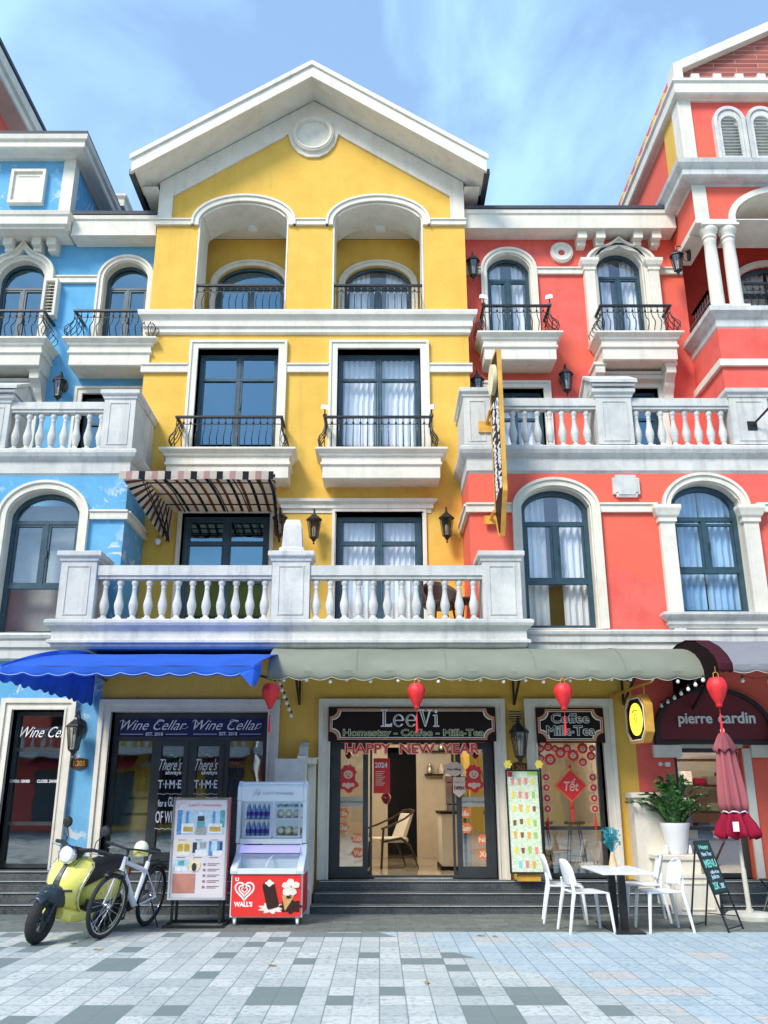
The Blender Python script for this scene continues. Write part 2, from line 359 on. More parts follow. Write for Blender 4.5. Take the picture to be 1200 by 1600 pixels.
def balusters(par, xs, y, z0, h, mat, along=None):
    key = (h, mat.name)
    for x in xs:
        if key not in _balmesh:
            m = MB(); k = h/.62; m.lathe((0,0,0), [(r*1.0, z*k) for r, z in BAL], 14); m.box(-.062,.062,-.062,.062,-.002,.03)
            o = m.build('baluster', mat, None, smooth=True); _balmesh[key] = o
        else: o = _balmesh[key].copy(); COL.objects.link(o)
        o.parent = par; o.location = Vector((x, y, z0))-ORG.get(par, Vector((0,0,0))); ORG[o] = Vector((0,0,0))
def pier(par, x0, x1, y0, y1, z0, zcap, mat, panel=True, name='pier'):
    m = MB(); m.box(x0, x1, y0, y1, z0, zcap-.13)
    if panel:
        d = .09
        o = rect(x0+d, x1-d, z0+.06, zcap-.22); i = rect(x0+d+.02, x1-d-.02, z0+.08, zcap-.24)
        m.band(o, i, y0-.012, y0+.004, closed=True)
    m.tiers(x0, x1, y0, y1, [(.0,zcap-.16),(.02,zcap-.15),(.025,zcap-.11),(.06,zcap-.08),(.065,zcap-.065),(.065,zcap-.01),(.05,zcap)], backoff=True)
    return m.build(name, mat, par)
def rail_block(m, x0, x1, y, z0, z1, w=.10):
    m.box(x0, x1, y-w, y+w, z0+.05, z1); m.box(x0, x1, y-w*.75, y+w*.75, z0, z0+.05)
def balconette(par, x0, x1, yf, yw, ztop, h=.55, inset=.13):
    m = MB()
    m.tiers(x0+inset, x1-inset, yf+inset, yw, [(-.02,ztop-h),(0,ztop-h+.02),(0,ztop-h+.24),(.035,ztop-h+.26),(.035,ztop-h+.30),(.015,ztop-h+.31),(.015,ztop-h+.40),(.05,ztop-h+.42),(.06,ztop-h+.46),(.10,ztop-h+.49),(inset,ztop-.035),(inset,ztop)])
    return m.build('balconette', WHT, par)
def belly(t, b):
    # outward bulge of a bombe railing bar at height fraction t
    return b*math.exp(-((t-.28)/.24)**2)
def railing(par, x0, x1, yf, yw, z0, z1, b=.2, name='railing', step=.125, sides=True, front=True):
    """wrought-iron railing, bars belly outwards; parts: railing, handrail"""
    m = MB(); h = z1-z0; ts = [0,.1,.2,.3,.42,.55,.7,.85,1]
    def bar(px, py, dx, dy, mat=0):
        m.tube([(px+dx*belly(t,b), py+dy*belly(t,b), z0+h*t) for t in ts], .009, 5)
    if front:
        n = max(2, round((x1-x0)/step))
        for i in range(n+1):
            x = x0+(x1-x0)*i/n; bar(x, yf, 0, -1)
            if 0 < i < n: m.lathe((x, yf, z1-.16*h-.0), [(.008,-.03),(.024,0),(.008,.03)], 6)
        m.tube([(x0,yf,z1-.12),(x1,yf,z1-.12)], .009, 4); m.tube([(x0,yf-.02,z0+.02),(x1,yf-.02,z0+.02)], .011, 4)
    if sides:
        for x, sx in ((x0,-1),(x1,1)):
            n = max(2, round((yw-yf)/step))
            for i in range(n): bar(x, yf+(yw-yf)*i/n, sx, 0)
            bar(x, yf, sx*.75, -.75)
            m.tube([(x,yf,z1-.12),(x,yw,z1-.12)], .009, 4); m.tube([(x,yf,z0+.02),(x,yw,z0+.02)], .011, 4)
            # scroll ring on the corner
            m.tube([(x+sx*(.06+.05*math.cos(a)), yf-.03, z0+h*.30+.09*math.sin(a)) for a in [k*math.pi/6 for k in range(12)]], .007, 5, closed=True)
    o = m.build(name, IRON, par)
    t = MB()
    if front: t.box(x0-.03, x1+.03, yf-.03, yf+.03, z1, z1+.035)
    if sides:
        for x in (x0, x1): t.box(x-.028, x+.028, yf+.031, yw, z1+.002, z1+.033)
    t.build('handrail', IRON, o)
    return o
def shop_surround(par, x0, x1, z0, zt, y, w=.16, name='door_surround'):
    m = MB(); o = [(x1+w,z0),(x1+w,zt+w),(x0-w,zt+w),(x0-w,z0)]; i = [(x1,z0),(x1,zt),(x0,zt),(x0,z0)]
    m.band(o, i, y-.07, y+.22)
    o2 = [(x1+w+.001,z0),(x1+w+.02,zt+w+.02),(x0-w-.02,zt+w+.02),(x0-w-.001,z0)]; i2 = [(x1+w-.05,z0),(x1+w-.05,zt+w-.05),(x0-w+.05,zt+w-.05),(x0-w+.05,z0)]
    m.band(o2, i2, y-.10, y-.05)
    o3 = [(x1+.03,z0),(x1+.03,zt+.03),(x0-.03,zt+.03),(x0-.03,z0)]
    m.band(o3, i, y-.085, y-.05)
    return m.build(name, WHT, par)
def rect_trim(par, x0, x1, z0, z1, w, y, out_=.06, name='window_trim'):
    m = MB(); m.band([(x1+w,z0),(x1+w,z1+w),(x0-w,z1+w),(x0-w,z0)], [(x1,z0),(x1,z1),(x0,z1),(x0,z0)], y-out_, y+.24)
    m.band([(x1+w+.02,z0),(x1+w+.02,z1+w+.02),(x0-w-.02,z1+w+.02),(x0-w-.02,z0)], [(x1+w-.03,z0),(x1+w-.03,z1+w-.03),(x0-w+.03,z1+w-.03),(x0-w+.03,z0)], y-out_-.025, y)
    return m.build(name, WHT, par)
def ogee(cx, hw, zs, rise, peak, n=10):
    """ogee arch outline from right springing to left: convex shoulder, concave flare up to a point"""
    r = []
    for i in range(n+1):
        a = R(62*i/n); r.append((hw*math.cos(a), rise*.82*math.sin(a)/math.sin(R(62))))
    x_, z_ = r[-1]
    for i in range(1, 7):
        t = i/6; r.append((x_*(1-t), z_+(peak-z_)*(t**1.7)*.98+ (peak-z_)*.02*t))
    pts = [(cx+x, zs+z) for x, z in r]; pts += [(cx-x, zs+z) for x, z in reversed(r[:-1])]
    return pts

def course(par, name, spans, y, z0, z1, lip=.033, d=.06, mat=None):
    for a, b in spans:
        m = MB(); m.box(a, b, y-d, y+.015, z0, z1); m.box(a, b, y-d-.025, y+.015, z1+.001, z1+lip); m.build(name, mat or WHT, par)
# ================= SETTING: ground =================
def pavers():
    m, n, l, b = base_mat('granite_pavers', (.5,.55,.56), .7, 0, .3)
    g = n.new('ShaderNodeNewGeometry')
    br = n.new('ShaderNodeTexBrick'); br.offset = .0; br.squash = 1; br.inputs['Scale'].default_value = 1
    br.inputs['Brick Width'].default_value = .205; br.inputs['Row Height'].default_value = .34; br.inputs['Mortar Size'].default_value = .006; br.inputs['Mortar Smooth'].default_value = .2
    br.inputs['Color1'].default_value = (0,0,0,1); br.inputs['Color2'].default_value = (1,1,1,1); br.inputs['Mortar'].default_value = (.5,.5,.5,1)
    l.new(g.outputs['Position'], br.inputs['Vector'])
    # per-slab random value: white noise of the snapped slab index
    def snapped(sx, sy, ox=0, oy=0):
        sp = n.new('ShaderNodeSeparateXYZ'); l.new(g.outputs['Position'], sp.inputs[0]); o = []
        for k, s_, off in ((0,sx,ox),(1,sy,oy)):
            d = n.new('ShaderNodeMath'); d.operation = 'MULTIPLY_ADD'; d.inputs[1].default_value = 1/s_; d.inputs[2].default_value = off; l.new(sp.outputs[k], d.inputs[0])
            f = n.new('ShaderNodeMath'); f.operation = 'FLOOR'; l.new(d.outputs[0], f.inputs[0]); o.append(f.outputs[0])
        c = n.new('ShaderNodeCombineXYZ'); l.new(o[0], c.inputs[0]); l.new(o[1], c.inputs[1])
        w = n.new('ShaderNodeTexWhiteNoise'); w.noise_dimensions = '2D'; l.new(c.outputs[0], w.inputs['Vector']); return w
    w1 = snapped(.205,.34); w2 = snapped(.41,.34,.5); w4 = snapped(.41,.68,.5); w3 = snapped(.205,.34)
    def ramp(v, a, c, o0=0, o1=1):
        r = n.new('ShaderNodeMapRange'); r.inputs[1].default_value = a; r.inputs[2].default_value = c; r.inputs[3].default_value = o0; r.inputs[4].default_value = o1; l.new(v, r.inputs[0]); return r.outputs[0]
    def mixc(f, A, Bc):
        x = n.new('ShaderNodeMix'); x.data_type = 'RGBA'; l.new(f, x.inputs['Factor'])
        for s_, v in (('A',A),('B',Bc)):
            if isinstance(v, tuple): x.inputs[s_].default_value = (*v,1)
            else: l.new(v, x.inputs[s_])
        return x.outputs['Result']
    def math_(op, a, c):
        q = n.new('ShaderNodeMath'); q.operation = op
        for i, v in enumerate((a,c)):
            if isinstance(v, (int,float)): q.inputs[i].default_value = v
            else: l.new(v, q.inputs[i])
        return q.outputs[0]
    sp = n.new('ShaderNodeSeparateXYZ'); l.new(g.outputs['Position'], sp.inputs[0])
    # right of a wandering line the slabs are bluish and pinkish, left of it white with dark grey ones
    side = ramp(math_('ADD', sp.outputs[0], math_('MULTIPLY', math_('SUBTRACT', sp.outputs[1], 11.2), .55)), .0, .05)
    inv = math_('SUBTRACT', 1.0, side)
    c = mixc(ramp(w1.outputs[0], 0, 1), (.40,.44,.43), (.60,.62,.59))
    cr_ = mixc(ramp(w1.outputs[0], 0, 1), (.38,.48,.53), (.49,.57,.60))
    pk = ramp(w2.outputs[0], .84, .842); cr_ = mixc(math_('MULTIPLY', pk, .6), cr_, (.60,.50,.42))
    c = mixc(side, c, cr_)
    dk = math_('MULTIPLY', math_('MAXIMUM', ramp(w4.outputs[0], .13, .129), ramp(w1.outputs[0], .09, .089)), math_('ADD', math_('MULTIPLY', inv, .93), .0)); c = mixc(dk, c, (.17,.21,.20))
    fx = n.new('ShaderNodeTexNoise'); fx.inputs['Scale'].default_value = 17; fx.inputs['Detail'].default_value = 9; fx.inputs['Roughness'].default_value = .75; l.new(g.outputs['Position'], fx.inputs['Vector'])
    fm = n.new('ShaderNodeTexNoise'); fm.inputs['Scale'].default_value = 1.4; fm.inputs['Detail'].default_value = 5; l.new(g.outputs['Position'], fm.inputs['Vector'])
    spk = math_('MULTIPLY', ramp(fx.outputs[0], .50, .58), ramp(fm.outputs[0], .30, .62, .25)); c = mixc(math_('MULTIPLY', spk, .72), c, (.20,.26,.28))
    c = mixc(math_('MULTIPLY', br.outputs['Fac'], .75), c, (.16,.20,.21))
    l.new(c, b.inputs['Base Color'])
    u = n.new('ShaderNodeBump'); u.inputs['Strength'].default_value = .5; u.inputs['Distance'].default_value = .006
    hh = math_('SUBTRACT', math_('MULTIPLY', fx.outputs[0], .35), br.outputs['Fac']); l.new(hh, u.inputs['Height']); l.new(u.outputs[0], b.inputs['Normal'])
    return m
def apron():
    m, n, l, b = base_mat('grey_green_pavers', (.14,.16,.15), .75, 0, .3)
    g = n.new('ShaderNodeNewGeometry'); br = n.new('ShaderNodeTexBrick'); br.offset = .5; br.inputs['Scale'].default_value = 1
    br.inputs['Brick Width'].default_value = .4; br.inputs['Row Height'].default_value = .2; br.inputs['Mortar Size'].default_value = .004
    br.inputs['Color1'].default_value = (.13,.15,.135,1); br.inputs['Color2'].default_value = (.19,.205,.185,1); br.inputs['Mortar'].default_value = (.07,.08,.08,1)
    l.new(g.outputs['Position'], br.inputs['Vector'])
    x = n.new('ShaderNodeTexNoise'); x.inputs['Scale'].default_value = 9; x.inputs['Detail'].default_value = 8; l.new(g.outputs['Position'], x.inputs['Vector'])
    q = n.new('ShaderNodeMix'); q.data_type = 'RGBA'; q.blend_type = 'OVERLAY'; q.inputs['Factor'].default_value = .5; l.new(br.outputs['Color'], q.inputs['A']); l.new(x.outputs[0], q.inputs['B']); l.new(q.outputs['Result'], b.inputs['Base Color'])
    return m
g_ = MB(); g_.box(-400, 400, -400, 400, -.5, -.02); gr = g_.build('ground', plain('far_ground', (.25,.26,.25), .9)); tag(gr, 'plain grey ground beyond the paving', kind='structure')
g_ = MB(); g_.box(-24, 24, -10.5, 11.28, -.018, 0); o = g_.build('pavement', pavers()); tag(o, 'pale granite paving with scattered dark and pinkish slabs', kind='structure')
g_ = MB(); g_.box(-24, 24, 11.2805, 20, -.018, .001); o = g_.build('paving_band', apron()); tag(o, 'dark grey green paving band in front of the steps', kind='structure')
# steps
def steps(label, x0, x1, levels, y0, tread, yend):
    t = thing('stone_steps', label, 'steps', ((x0+x1)/2, y0, 0), group='dark stone steps below the shop fronts')
    for i, z in enumerate(levels):
        za = levels[i-1] if i else 0; ya = y0+tread*i
        m = MB(); m.box(x0+.02*i, x1-.02*i, ya, yend, za+.001, z-.02); m.box(x0+.02*i, x1-.02*i, ya-.015, yend+.001, z-.02, z)
        for k in range(1, int((x1-x0)/1.28)+1): m.box(x0+k*1.28-.002, x0+k*1.28+.002, ya-.0022, ya+.001, za+.002, z-.021)
        s_ = m.build('step', STEP, t)
        e = MB(); e.box(x0+.03*i+.01, x1-.03*i-.01, ya-.019, ya-.0152, z-.017, z-.006); e.build('nose_highlight', STEPE, s_)  # pale strip paints the highlight along the step nose
    return t
steps('three dark granite steps with edge highlights painted pale below the open cafe door', -.93, 3.92, (.11,.24,.37), 12.92, .28, 13.95)
steps('four dark granite steps behind the scooter and bicycle', -9.2, -1.06, (.13,.26,.39,.50), 12.86, .2, 13.95)
steps('dark granite steps behind the folded parasol', 4.62, 9.2, (.11,.24,.37), 12.92, .28, 13.95)

# ================= YELLOW BUILDING =================
yb = thing('yellow_building', 'yellow house with a wide gable, two arched loggias and a cafe below', 'building', (-1.365, 14.9, 0))
ax, hw = -1.365, 3.055; zg = 12.95; SL = .667
def gz(x, top=15.33): return top-abs(x-ax)*SL
opL = [(-3.59,-1.81),(-.92,.86)]
holes = [arch(a, b, 10.38, 12.36, .48, 24) for a, b in opL]
w3 = [(-3.42,-1.90),(-.79,.77)]; holes += [rect(a, b, 7.35, 9.56) for a, b in w3]
w2 = [(-3.50,-1.94),(-.77,.76)]; holes += [rect(a, b, 4.0, 6.30) for a, b in w2]
m = MB(); m.sheet([(ax-hw,3.6),(ax+hw,3.6),(ax+hw,gz(ax+hw)),(ax,15.33),(ax-hw,gz(ax-hw))], holes, Y2, Y2+.24); m.build('wall', YEL, yb)
# side walls and rear
m = MB(); m.box(ax-hw+.001, ax-hw+.2, Y2+.241, 24, 0, gz(ax-hw)-.02); m.box(ax+hw-.2, ax+hw-.001, Y2+.241, 24, 0, gz(ax+hw)-.02); m.sheet([(ax-hw,0),(ax+hw,0),(ax+hw,gz(ax+hw)),(ax,15.33),(ax-hw,gz(ax-hw))], [], 24.001, 24.2); m.build('side_wall', YEL, yb)
# loggia: arch linings, floor, ceiling, rear wall
m = MB()
for a, b in opL: lining(m, arch(a, b, 10.38, 12.36, .48, 24), Y2-.01, Y2+.78, .03)
m.build('arch_lining', WHT, yb)
m = MB(); m.box(ax-hw+.21, ax+hw-.21, Y2+.245, 16.1, 10.0, 10.37); m.box(ax-hw+.21, ax+hw-.21, Y2+.8, 16.1, 12.84, 12.95)
for x in (ax,): m.box(x-.42, x+.42, Y2+.245, 16.1, 10.371, 12.839)
m.box(ax-hw+.21, -3.63, Y2+.245, 15.6, 10.371, 12.839); m.box(.90, ax+hw-.21, Y2+.245, 15.6, 10.371, 12.839); m.build('loggia_floor_and_ceiling', WHT, yb)
cl = [(-2.70,.72),(-.03,.70)]
m = MB(); m.sheet(rect(ax-hw+.21, ax+hw-.21, 10.38, 12.83), [arch(c-h, c+h, 10.40, 11.70, .47, 20) for c, h in cl], 16.101, 16.3); m.build('loggia_wall', YEL, yb)
for k, (c, h) in enumerate(cl):
    trim_arch(yb, c-h, c+h, 10.40, 11.70, .47, .10, 16.1, .04)
    window(yb, c-h+.01, c+h-.01, 10.40, 11.70, 16.2, .46, trans=(11.70,), mull=[(c, 10.45, 11.70)], curtain=CUR if k else None, gl=GL if k else GLD, gap=.35)
    lampm = MB(); lampm.lathe((c+.05, 15.7, 12.84), [(.13,-.001),(.13,-.03),(.11,-.06),(.04,-.08)], 16); lampm.build('ceiling_lamp', WPL, yb, smooth=True)
for a, b in opL: railing(yb, a+.05, b-.05, Y2+.06, Y2+.3, 10.39, 10.96, b=.14, sides=False)
# cornice, string courses, arch trims
m = MB(); m.tiers(ax-hw+.02, ax+hw-.02, Y2, Y2+.1, [(.03,9.86),(.06,9.89),(.06,9.97),(.10,10.0),(.10,10.12),(.13,10.17),(.18,10.21),(.19,10.27),(.19,10.31),(.05,10.345)]); m.build('cornice', WHT, yb)
course(yb, 'arch_band', ((ax-hw-.03,-3.72),(-1.69,-1.04),(.99,ax+hw+.03)), Y2, 12.30, 12.40)
for a, b in opL: trim_arch(yb, a, b, 12.30, 12.38, .48, .12, Y2, .06, name='arch_trim')
course(yb, 'string_course', ((ax-hw-.05,-3.57),(-1.75,-.94),(.92,ax+hw+.05)), Y2, 9.06, 9.20)
for a, b in w3: rect_trim(yb, a, b, 7.35, 9.56, .14, Y2)
# gable
m = MB(); t = .5
m.sheet([(ax-hw,12.43),(ax-hw+.28,12.43),(ax-hw+.28,gz(ax-hw+.28)-t),(ax-.62,gz(ax-.62)-t),(ax-.52,gz(ax-.5)-t-.0),(ax-.44,14.22),(ax-.30,14.03),(ax-.12,13.93),(ax+.12,13.93),(ax+.30,14.03),(ax+.44,14.22),(ax+.52,gz(ax+.5)-t),(ax+.62,gz(ax+.62)-t),(ax+hw-.28,gz(ax+hw-.28)-t),(ax+hw-.28,12.43),(ax+hw,12.43),(ax+hw,gz(ax+hw)),(ax,15.33),(ax-hw,gz(ax-hw))], [], Y2-.05, Y2-.002); m.build('gable_border', WHT, yb)
m = MB(); ci = lambda r, k=32: [(ax+r*math.cos(2*math.pi*i/k), 14.46+r*math.sin(2*math.pi*i/k)) for i in range(k)]
m.band(ci(.42), ci(.34), Y2-.12, Y2-.045, closed=True); m.band(ci(.39), ci(.36), Y2-.14, Y2-.045, closed=True); m.build('round_medallion', WHT, yb)
# roof with overhang
ho = 3.42; yo = 14.2
rf = MB(); zt = 15.40
for s_ in (-1, 1):
    x_ = ax+s_*ho; zb = zt-ho*SL; A = [(ax,zt),(x_,zb)]
    q = [(ax,yo+.02,zt),(x_,yo+.02,zb),(x_,24.4,zb),(ax,24.4,zt)]
    rf.add([*q, *[(a,b_,c+.16) for a,b_,c in q]], [(0,1,2,3),(4,7,6,5),(0,4,5,1),(1,5,6,2),(2,6,7,3),(3,7,4,0)])
roof = rf.build('roof', TILE, yb)
m = MB()
for s_ in (-1, 1):
    x_ = ax+s_*(ho-.01); zb = zt-(ho-.01)*SL
    q = [(ax,yo+.02,zt-.04),(x_,yo+.02,zb-.04),(x_,Y2+.1,zb-.04),(ax,Y2+.1,zt-.04)]; m.add([*q, *[(a,b_,c+.038) for a,b_,c in q]], [(0,1,2,3),(4,7,6,5),(0,4,5,1),(1,5,6,2),(2,6,7,3),(3,7,4,0)])
    # side eave soffit boxes and gutters
    m.box(ax+s_*(hw+.002), ax+s_*(ho-.06), Y2-.2, 24.3, zb-.10, zb-.045)
m.build('soffit', WHT, roof)
m = MB(); fo = [(ax-ho-.02,zt-ho*SL-.12),(ax-ho-.02,zt-ho*SL+.22),(ax,zt+.24),(ax+ho+.02,zt-ho*SL+.22),(ax+ho+.02,zt-ho*SL-.12)]; fi = [(ax-ho-.0,zt-ho*SL-.12),(ax,zt-.10),(ax+ho,zt-ho*SL-.12)]
m.sheet(fo[:1]+fo[1:4]+fo[4:]+[(ax,zt-.10)], [], yo-.05, yo+.019)
m2 = [(ax-ho-.06,zt-ho*SL+.14),(ax-ho-.06,zt-ho*SL+.25),(ax,zt+.28),(ax+ho+.06,zt-ho*SL+.25),(ax+ho+.06,zt-ho*SL+.14),(ax,zt+.17)]
m.sheet(m2, [], yo-.09, yo-.051); m.build('fascia', WHT, roof)
for s_ in (-1, 1): m = MB(); m.box(ax+s_*(ho+.0), ax+s_*(ho+.09), yo+.05, 24.3, zt-ho*SL-.1, zt-ho*SL+.02); m.build('gutter', FRB, roof)
# third-floor windows, balconettes
for k, (a, b) in enumerate(w3):
    c = (a+b)/2
    window(yb, a+.01, b-.01, 7.36, 9.52, Y2+.2, 0, trans=(9.0,), mull=[(c, 7.4, 9.5)], curtain=CUR if k else None, gl=GL if k else GLD)
    balconette(yb, (-3.87,-1.13)[k], (-1.47,1.19)[k], 14.3, Y2-.001, 7.33)
    railing(yb, (-3.61,-.97)[k], (-1.75,.92)[k], 14.42, Y2, 7.335, 7.93, b=.12)
m = MB(); m.tiers(-1.72, .92, Y2-.02, Y2+.1, [(0,6.30),(.0,6.36),(.04,6.38),(.04,6.45),(.10,6.49),(.11,6.54),(.0,6.56)]); m.build('door_hood', WHT, yb)
for k, (a, b) in enumerate(w2):
    c = (a+b)/2; rect_trim(yb, a, b, 4.0, 6.30-.0*k, .05, Y2, .02, name='door_trim')
    window(yb, a+.01, b-.01, 4.0, 6.27, Y2+.17, 0, trans=(5.78,), mull=[(c, 4.05, 6.25)], curtain=CUR if k else None, gl=GL if k else GLD, name='terrace_door', fw=.085)
# ---- terrace over the shop fronts ----
m = MB(); m.tiers(-4.90, 2.20, 13.06, 14.895, [(-.05,3.60),(0,3.63),(.0,3.66),(.05,3.68),(.05,3.72),(.0,3.74),(.0,3.86),(.04,3.90),(.08,3.93),(.10,3.97),(.10,4.01),(.06,4.03)]); terr = m.build('terrace', STO, yb)
m = MB(); rail_block(m, -4.30, -1.64, 13.12, 4.655, 4.86); rail_block(m, -1.06, 1.56, 13.12, 4.655, 4.86); m.build('rail', STO, terr)
balusters(terr, [-4.17+.2205*i for i in range(12)], 13.12, 4.03, .63, STO); balusters(terr, [-.965+.2175*i for i in range(12)], 13.12, 4.03, .63, STO)
pier(terr, -4.84, -4.30, 12.99, 13.55, 4.03, 5.07, STO); pier(terr, -1.63, -1.06, 12.99, 13.3, 4.03, 5.07, STO); pier(terr, 1.56, 2.14, 12.99, 13.55, 4.03, 5.07, STO)
m = MB(); m.tiers(-1.48, -1.21, 13.03, 13.27, [(.06,5.071),(.055,5.12),(.02,5.15),(.0,5.50),(-.03,5.60)], backoff=True)
m.v = [v for v in m.v]; m.build('finial', STO, terr)
# ---- ground floor (plane F) ----
gw = [(-4.07,-1.69,.50,2.75),(-.74,1.72,FL,2.76),(2.37,3.36,FL+.0,2.76)]
m = MB(); m.sheet(rect(-4.25,3.86,FL-.2,3.6), [rect(a,b,c,d) for a,b,c,d in gw], F, F+.2); m.build('ground_floor_wall', YEL, yb)
for a,b,c,d in gw: shop_surround(yb, a, b, c, d-.02, F)
# wine shop front
FB = FRB
sh = window(yb, -4.06, -1.70, .50, 2.72, 13.86, 0, trans=(2.34,), mull=[(-3.42,.55,2.34),(-2.32,.55,2.34),(-2.87,.55,2.34)], fm=FB, gl=GLS, name='shop_front', leaf=False, fw=.07)
m = MB()
for a, b in ((-3.385,-2.895),(-2.845,-2.355)): m.band(rect(a,b,.56,2.31), rect(a+.075,b-.075,.72,2.235), 13.81, 13.86, closed=True)
for x in (-2.93,-2.81): m.box(x-.012,x+.012,13.77,13.80,1.1,1.5)
m.build('double_door', FB, sh)
m = MB(); m.box(-3.99,-1.77,13.842,13.852,2.375,2.655); m.build('navy_band', plain('navy_film', (.01,.016,.10), .35, var=.15), sh)
def lettering(par, items, name='lettering', mat=None):
    m = MB()
    for it in items: q = text_mb(*it[:6], **(it[6] if len(it) > 6 else {})); m.add(q.v, q.f)
    return m.build(name, mat or WPNT, par)
sc = dict(shear=.55, depth=.003, bold=-.004); bo = dict(depth=.003, bold=.02)
lettering(sh, [('Wine Cellar',-3.95,-2.95,2.47,2.62,13.80,sc),('Wine Cellar',-2.84,-1.80,2.47,2.62,13.80,sc),('EST. 2018',-3.56,-3.30,2.385,2.435,13.80,bo),('EST. 2018',-2.44,-2.17,2.39,2.44,13.80,bo)])
m = MB()
for a, b in ((-3.95,-3.6),(-3.26,-2.93),(-2.84,-2.48),(-2.13,-1.80)): m.box(a,b,13.797,13.80,2.405,2.412)
m.build('ruled_line', WPNT, sh)
m = MB()
for x in (-3.95,-2.84): m.tube([(x+.02-.045*math.cos(a*.5),13.796,2.56+.06*math.sin(a*.5)) for a in range(1,9)], .005, 4); m.tube([(x+.60+.05*math.cos(a*.55),13.796,2.585+.045*math.sin(a*.55)) for a in range(0,9)], .004, 4); m.tube([(x+.93,13.796,2.50),(x+.98,13.796,2.485),(x+1.03,13.796,2.52)], .004, 4)
m.build('swash', WPNT, sh)
for x in (-3.30,-2.76):
    lettering(sh, [("There's",x-.02,x+.32,1.88,2.05,13.80,sc),('always',x+.08,x+.32,1.80,1.88,13.80,bo),('T\u00b7I\u00b7M\u00b7E',x-.02,x+.33,1.62,1.74,13.80,bo),('for a',x,x+.13,1.36,1.46,13.80,bo),('GLASS',x+.15,x+.34,1.36,1.50,13.80,bo),('OF WINE',x-.02,x+.34,1.13,1.30,13.80,bo)])
    m = MB(); m.tube([(x-.02+.36*i/16, 13.798, 1.54+.006*math.sin(i*1.2)) for i in range(17)], .004, 4); m.tube([(x-.02+.36*i/16, 13.798, 1.05+.008*math.sin(i*1.6)) for i in range(17)], .006, 4)
    m.tube([(x+.12+.12*i/10, 13.798, 2.09+.02*math.sin(i*.63)) for i in range(11)], .004, 4); m.build('flourish', WPNT, sh)
# cafe door: two fixed side lights and an opening
def ring(name, a, b, c, d, w, y0, y1, par, mat): m = MB(); m.band(rect(a,b,c,d), rect(a+w,b-w,c+w*1.6,d-w), y0, y1, closed=True); return m.build(name, mat, par)
m = MB(); m.band(rect(-.735,1.715,FL+.002,2.32), rect(-.66,1.64,FL+.04,2.26), 13.80, 13.92, closed=True); cfm = m.build('door_frame', FRB, yb)
m = MB(); m.box(-.735,1.715,13.80,13.92,2.321,2.74); m.build('transom_board', BROWN, yb)
for a, b in ((-.66,-.17),(1.15,1.64)):
    d = ring('sliding_door', a, b, FL+.04, 2.26, .075, 13.82, 13.87, yb, FRB)
    m = MB(); m.box(a+.07,b-.07,13.842,13.848,FL+.14,2.19); m.build('pane', GLX if 0 else GLS, d)
for a, b in ((-.25,-.11),(1.09,1.23)):
    d = ring('door_leaf', a, b, FL+.04, 2.26, .035, 13.875, 13.915, yb, FRB)
m = MB(); m.box(-.17+.09,1.15-.09,13.75,13.80,FL+.001,FL+.012); m.build('threshold', STEPE, yb)
# coffee window
cw = window(yb, 2.38, 3.35, FL+.01, 2.74, 13.86, 0, trans=(1.06,), mull=[], fm=FRB, gl=GLS, name='shop_window', leaf=False)
# interior of the cafe and the wine shop
m = MB(); m.box(-1.0,3.8,13.93,20,FL-.1,FL-.0005); m.build('cafe_floor', plain('polished_beige_tile', (.50,.44,.33), .08, var=.06, scale=2), yb)
m = MB(); m.sheet(rect(-1.0,3.8,FL,3.3), [rect(.16,.74,FL,2.45)], 18.4, 18.55); m.box(-1.02,-.95,13.93,18.4,FL,3.3); m.box(3.75,3.82,13.93,18.4,FL,3.3); m.build('cafe_wall', CREAM, yb)
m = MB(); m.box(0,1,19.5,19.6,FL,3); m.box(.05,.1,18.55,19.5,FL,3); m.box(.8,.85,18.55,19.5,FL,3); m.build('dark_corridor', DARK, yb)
m = MB(); m.box(-1.0,3.8,13.93,18.4,3.3,3.4); m.build('cafe_ceiling', CEIL, yb)
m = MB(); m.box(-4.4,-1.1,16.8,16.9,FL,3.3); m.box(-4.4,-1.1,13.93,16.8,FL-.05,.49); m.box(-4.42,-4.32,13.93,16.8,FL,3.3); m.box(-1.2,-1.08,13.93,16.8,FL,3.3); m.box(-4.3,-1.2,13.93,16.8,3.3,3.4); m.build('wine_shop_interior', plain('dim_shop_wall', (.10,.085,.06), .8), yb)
m = MB(); m.box(ax-hw+.21,ax+hw-.21,16.9,17.0,3.6,10.0); m.box(ax-hw+.21,ax+hw-.21,15.15,16.9,6.7,7.0); m.box(ax-hw+.21,ax+hw-.21,15.15,16.9,3.6,3.99);m.box(ax-hw+.21,ax+hw-.21,15.15,16.9,9.75,9.99); m.box(ax-.1,ax+.1,15.15,16.9,4.0,9.75); m.box(ax-hw+.21,ax+hw-.21,17.2,17.3,10.0,13.2);m.build('rooms', plain('room_wall', (.28,.28,.27), .85), yb)
# ================= BLUE BUILDING =================
bb = thing('blue_building', 'pale blue house with arched windows and peeling paint beside the yellow house', 'building', (-6.6, 13.7, 0))
XL = -10.2
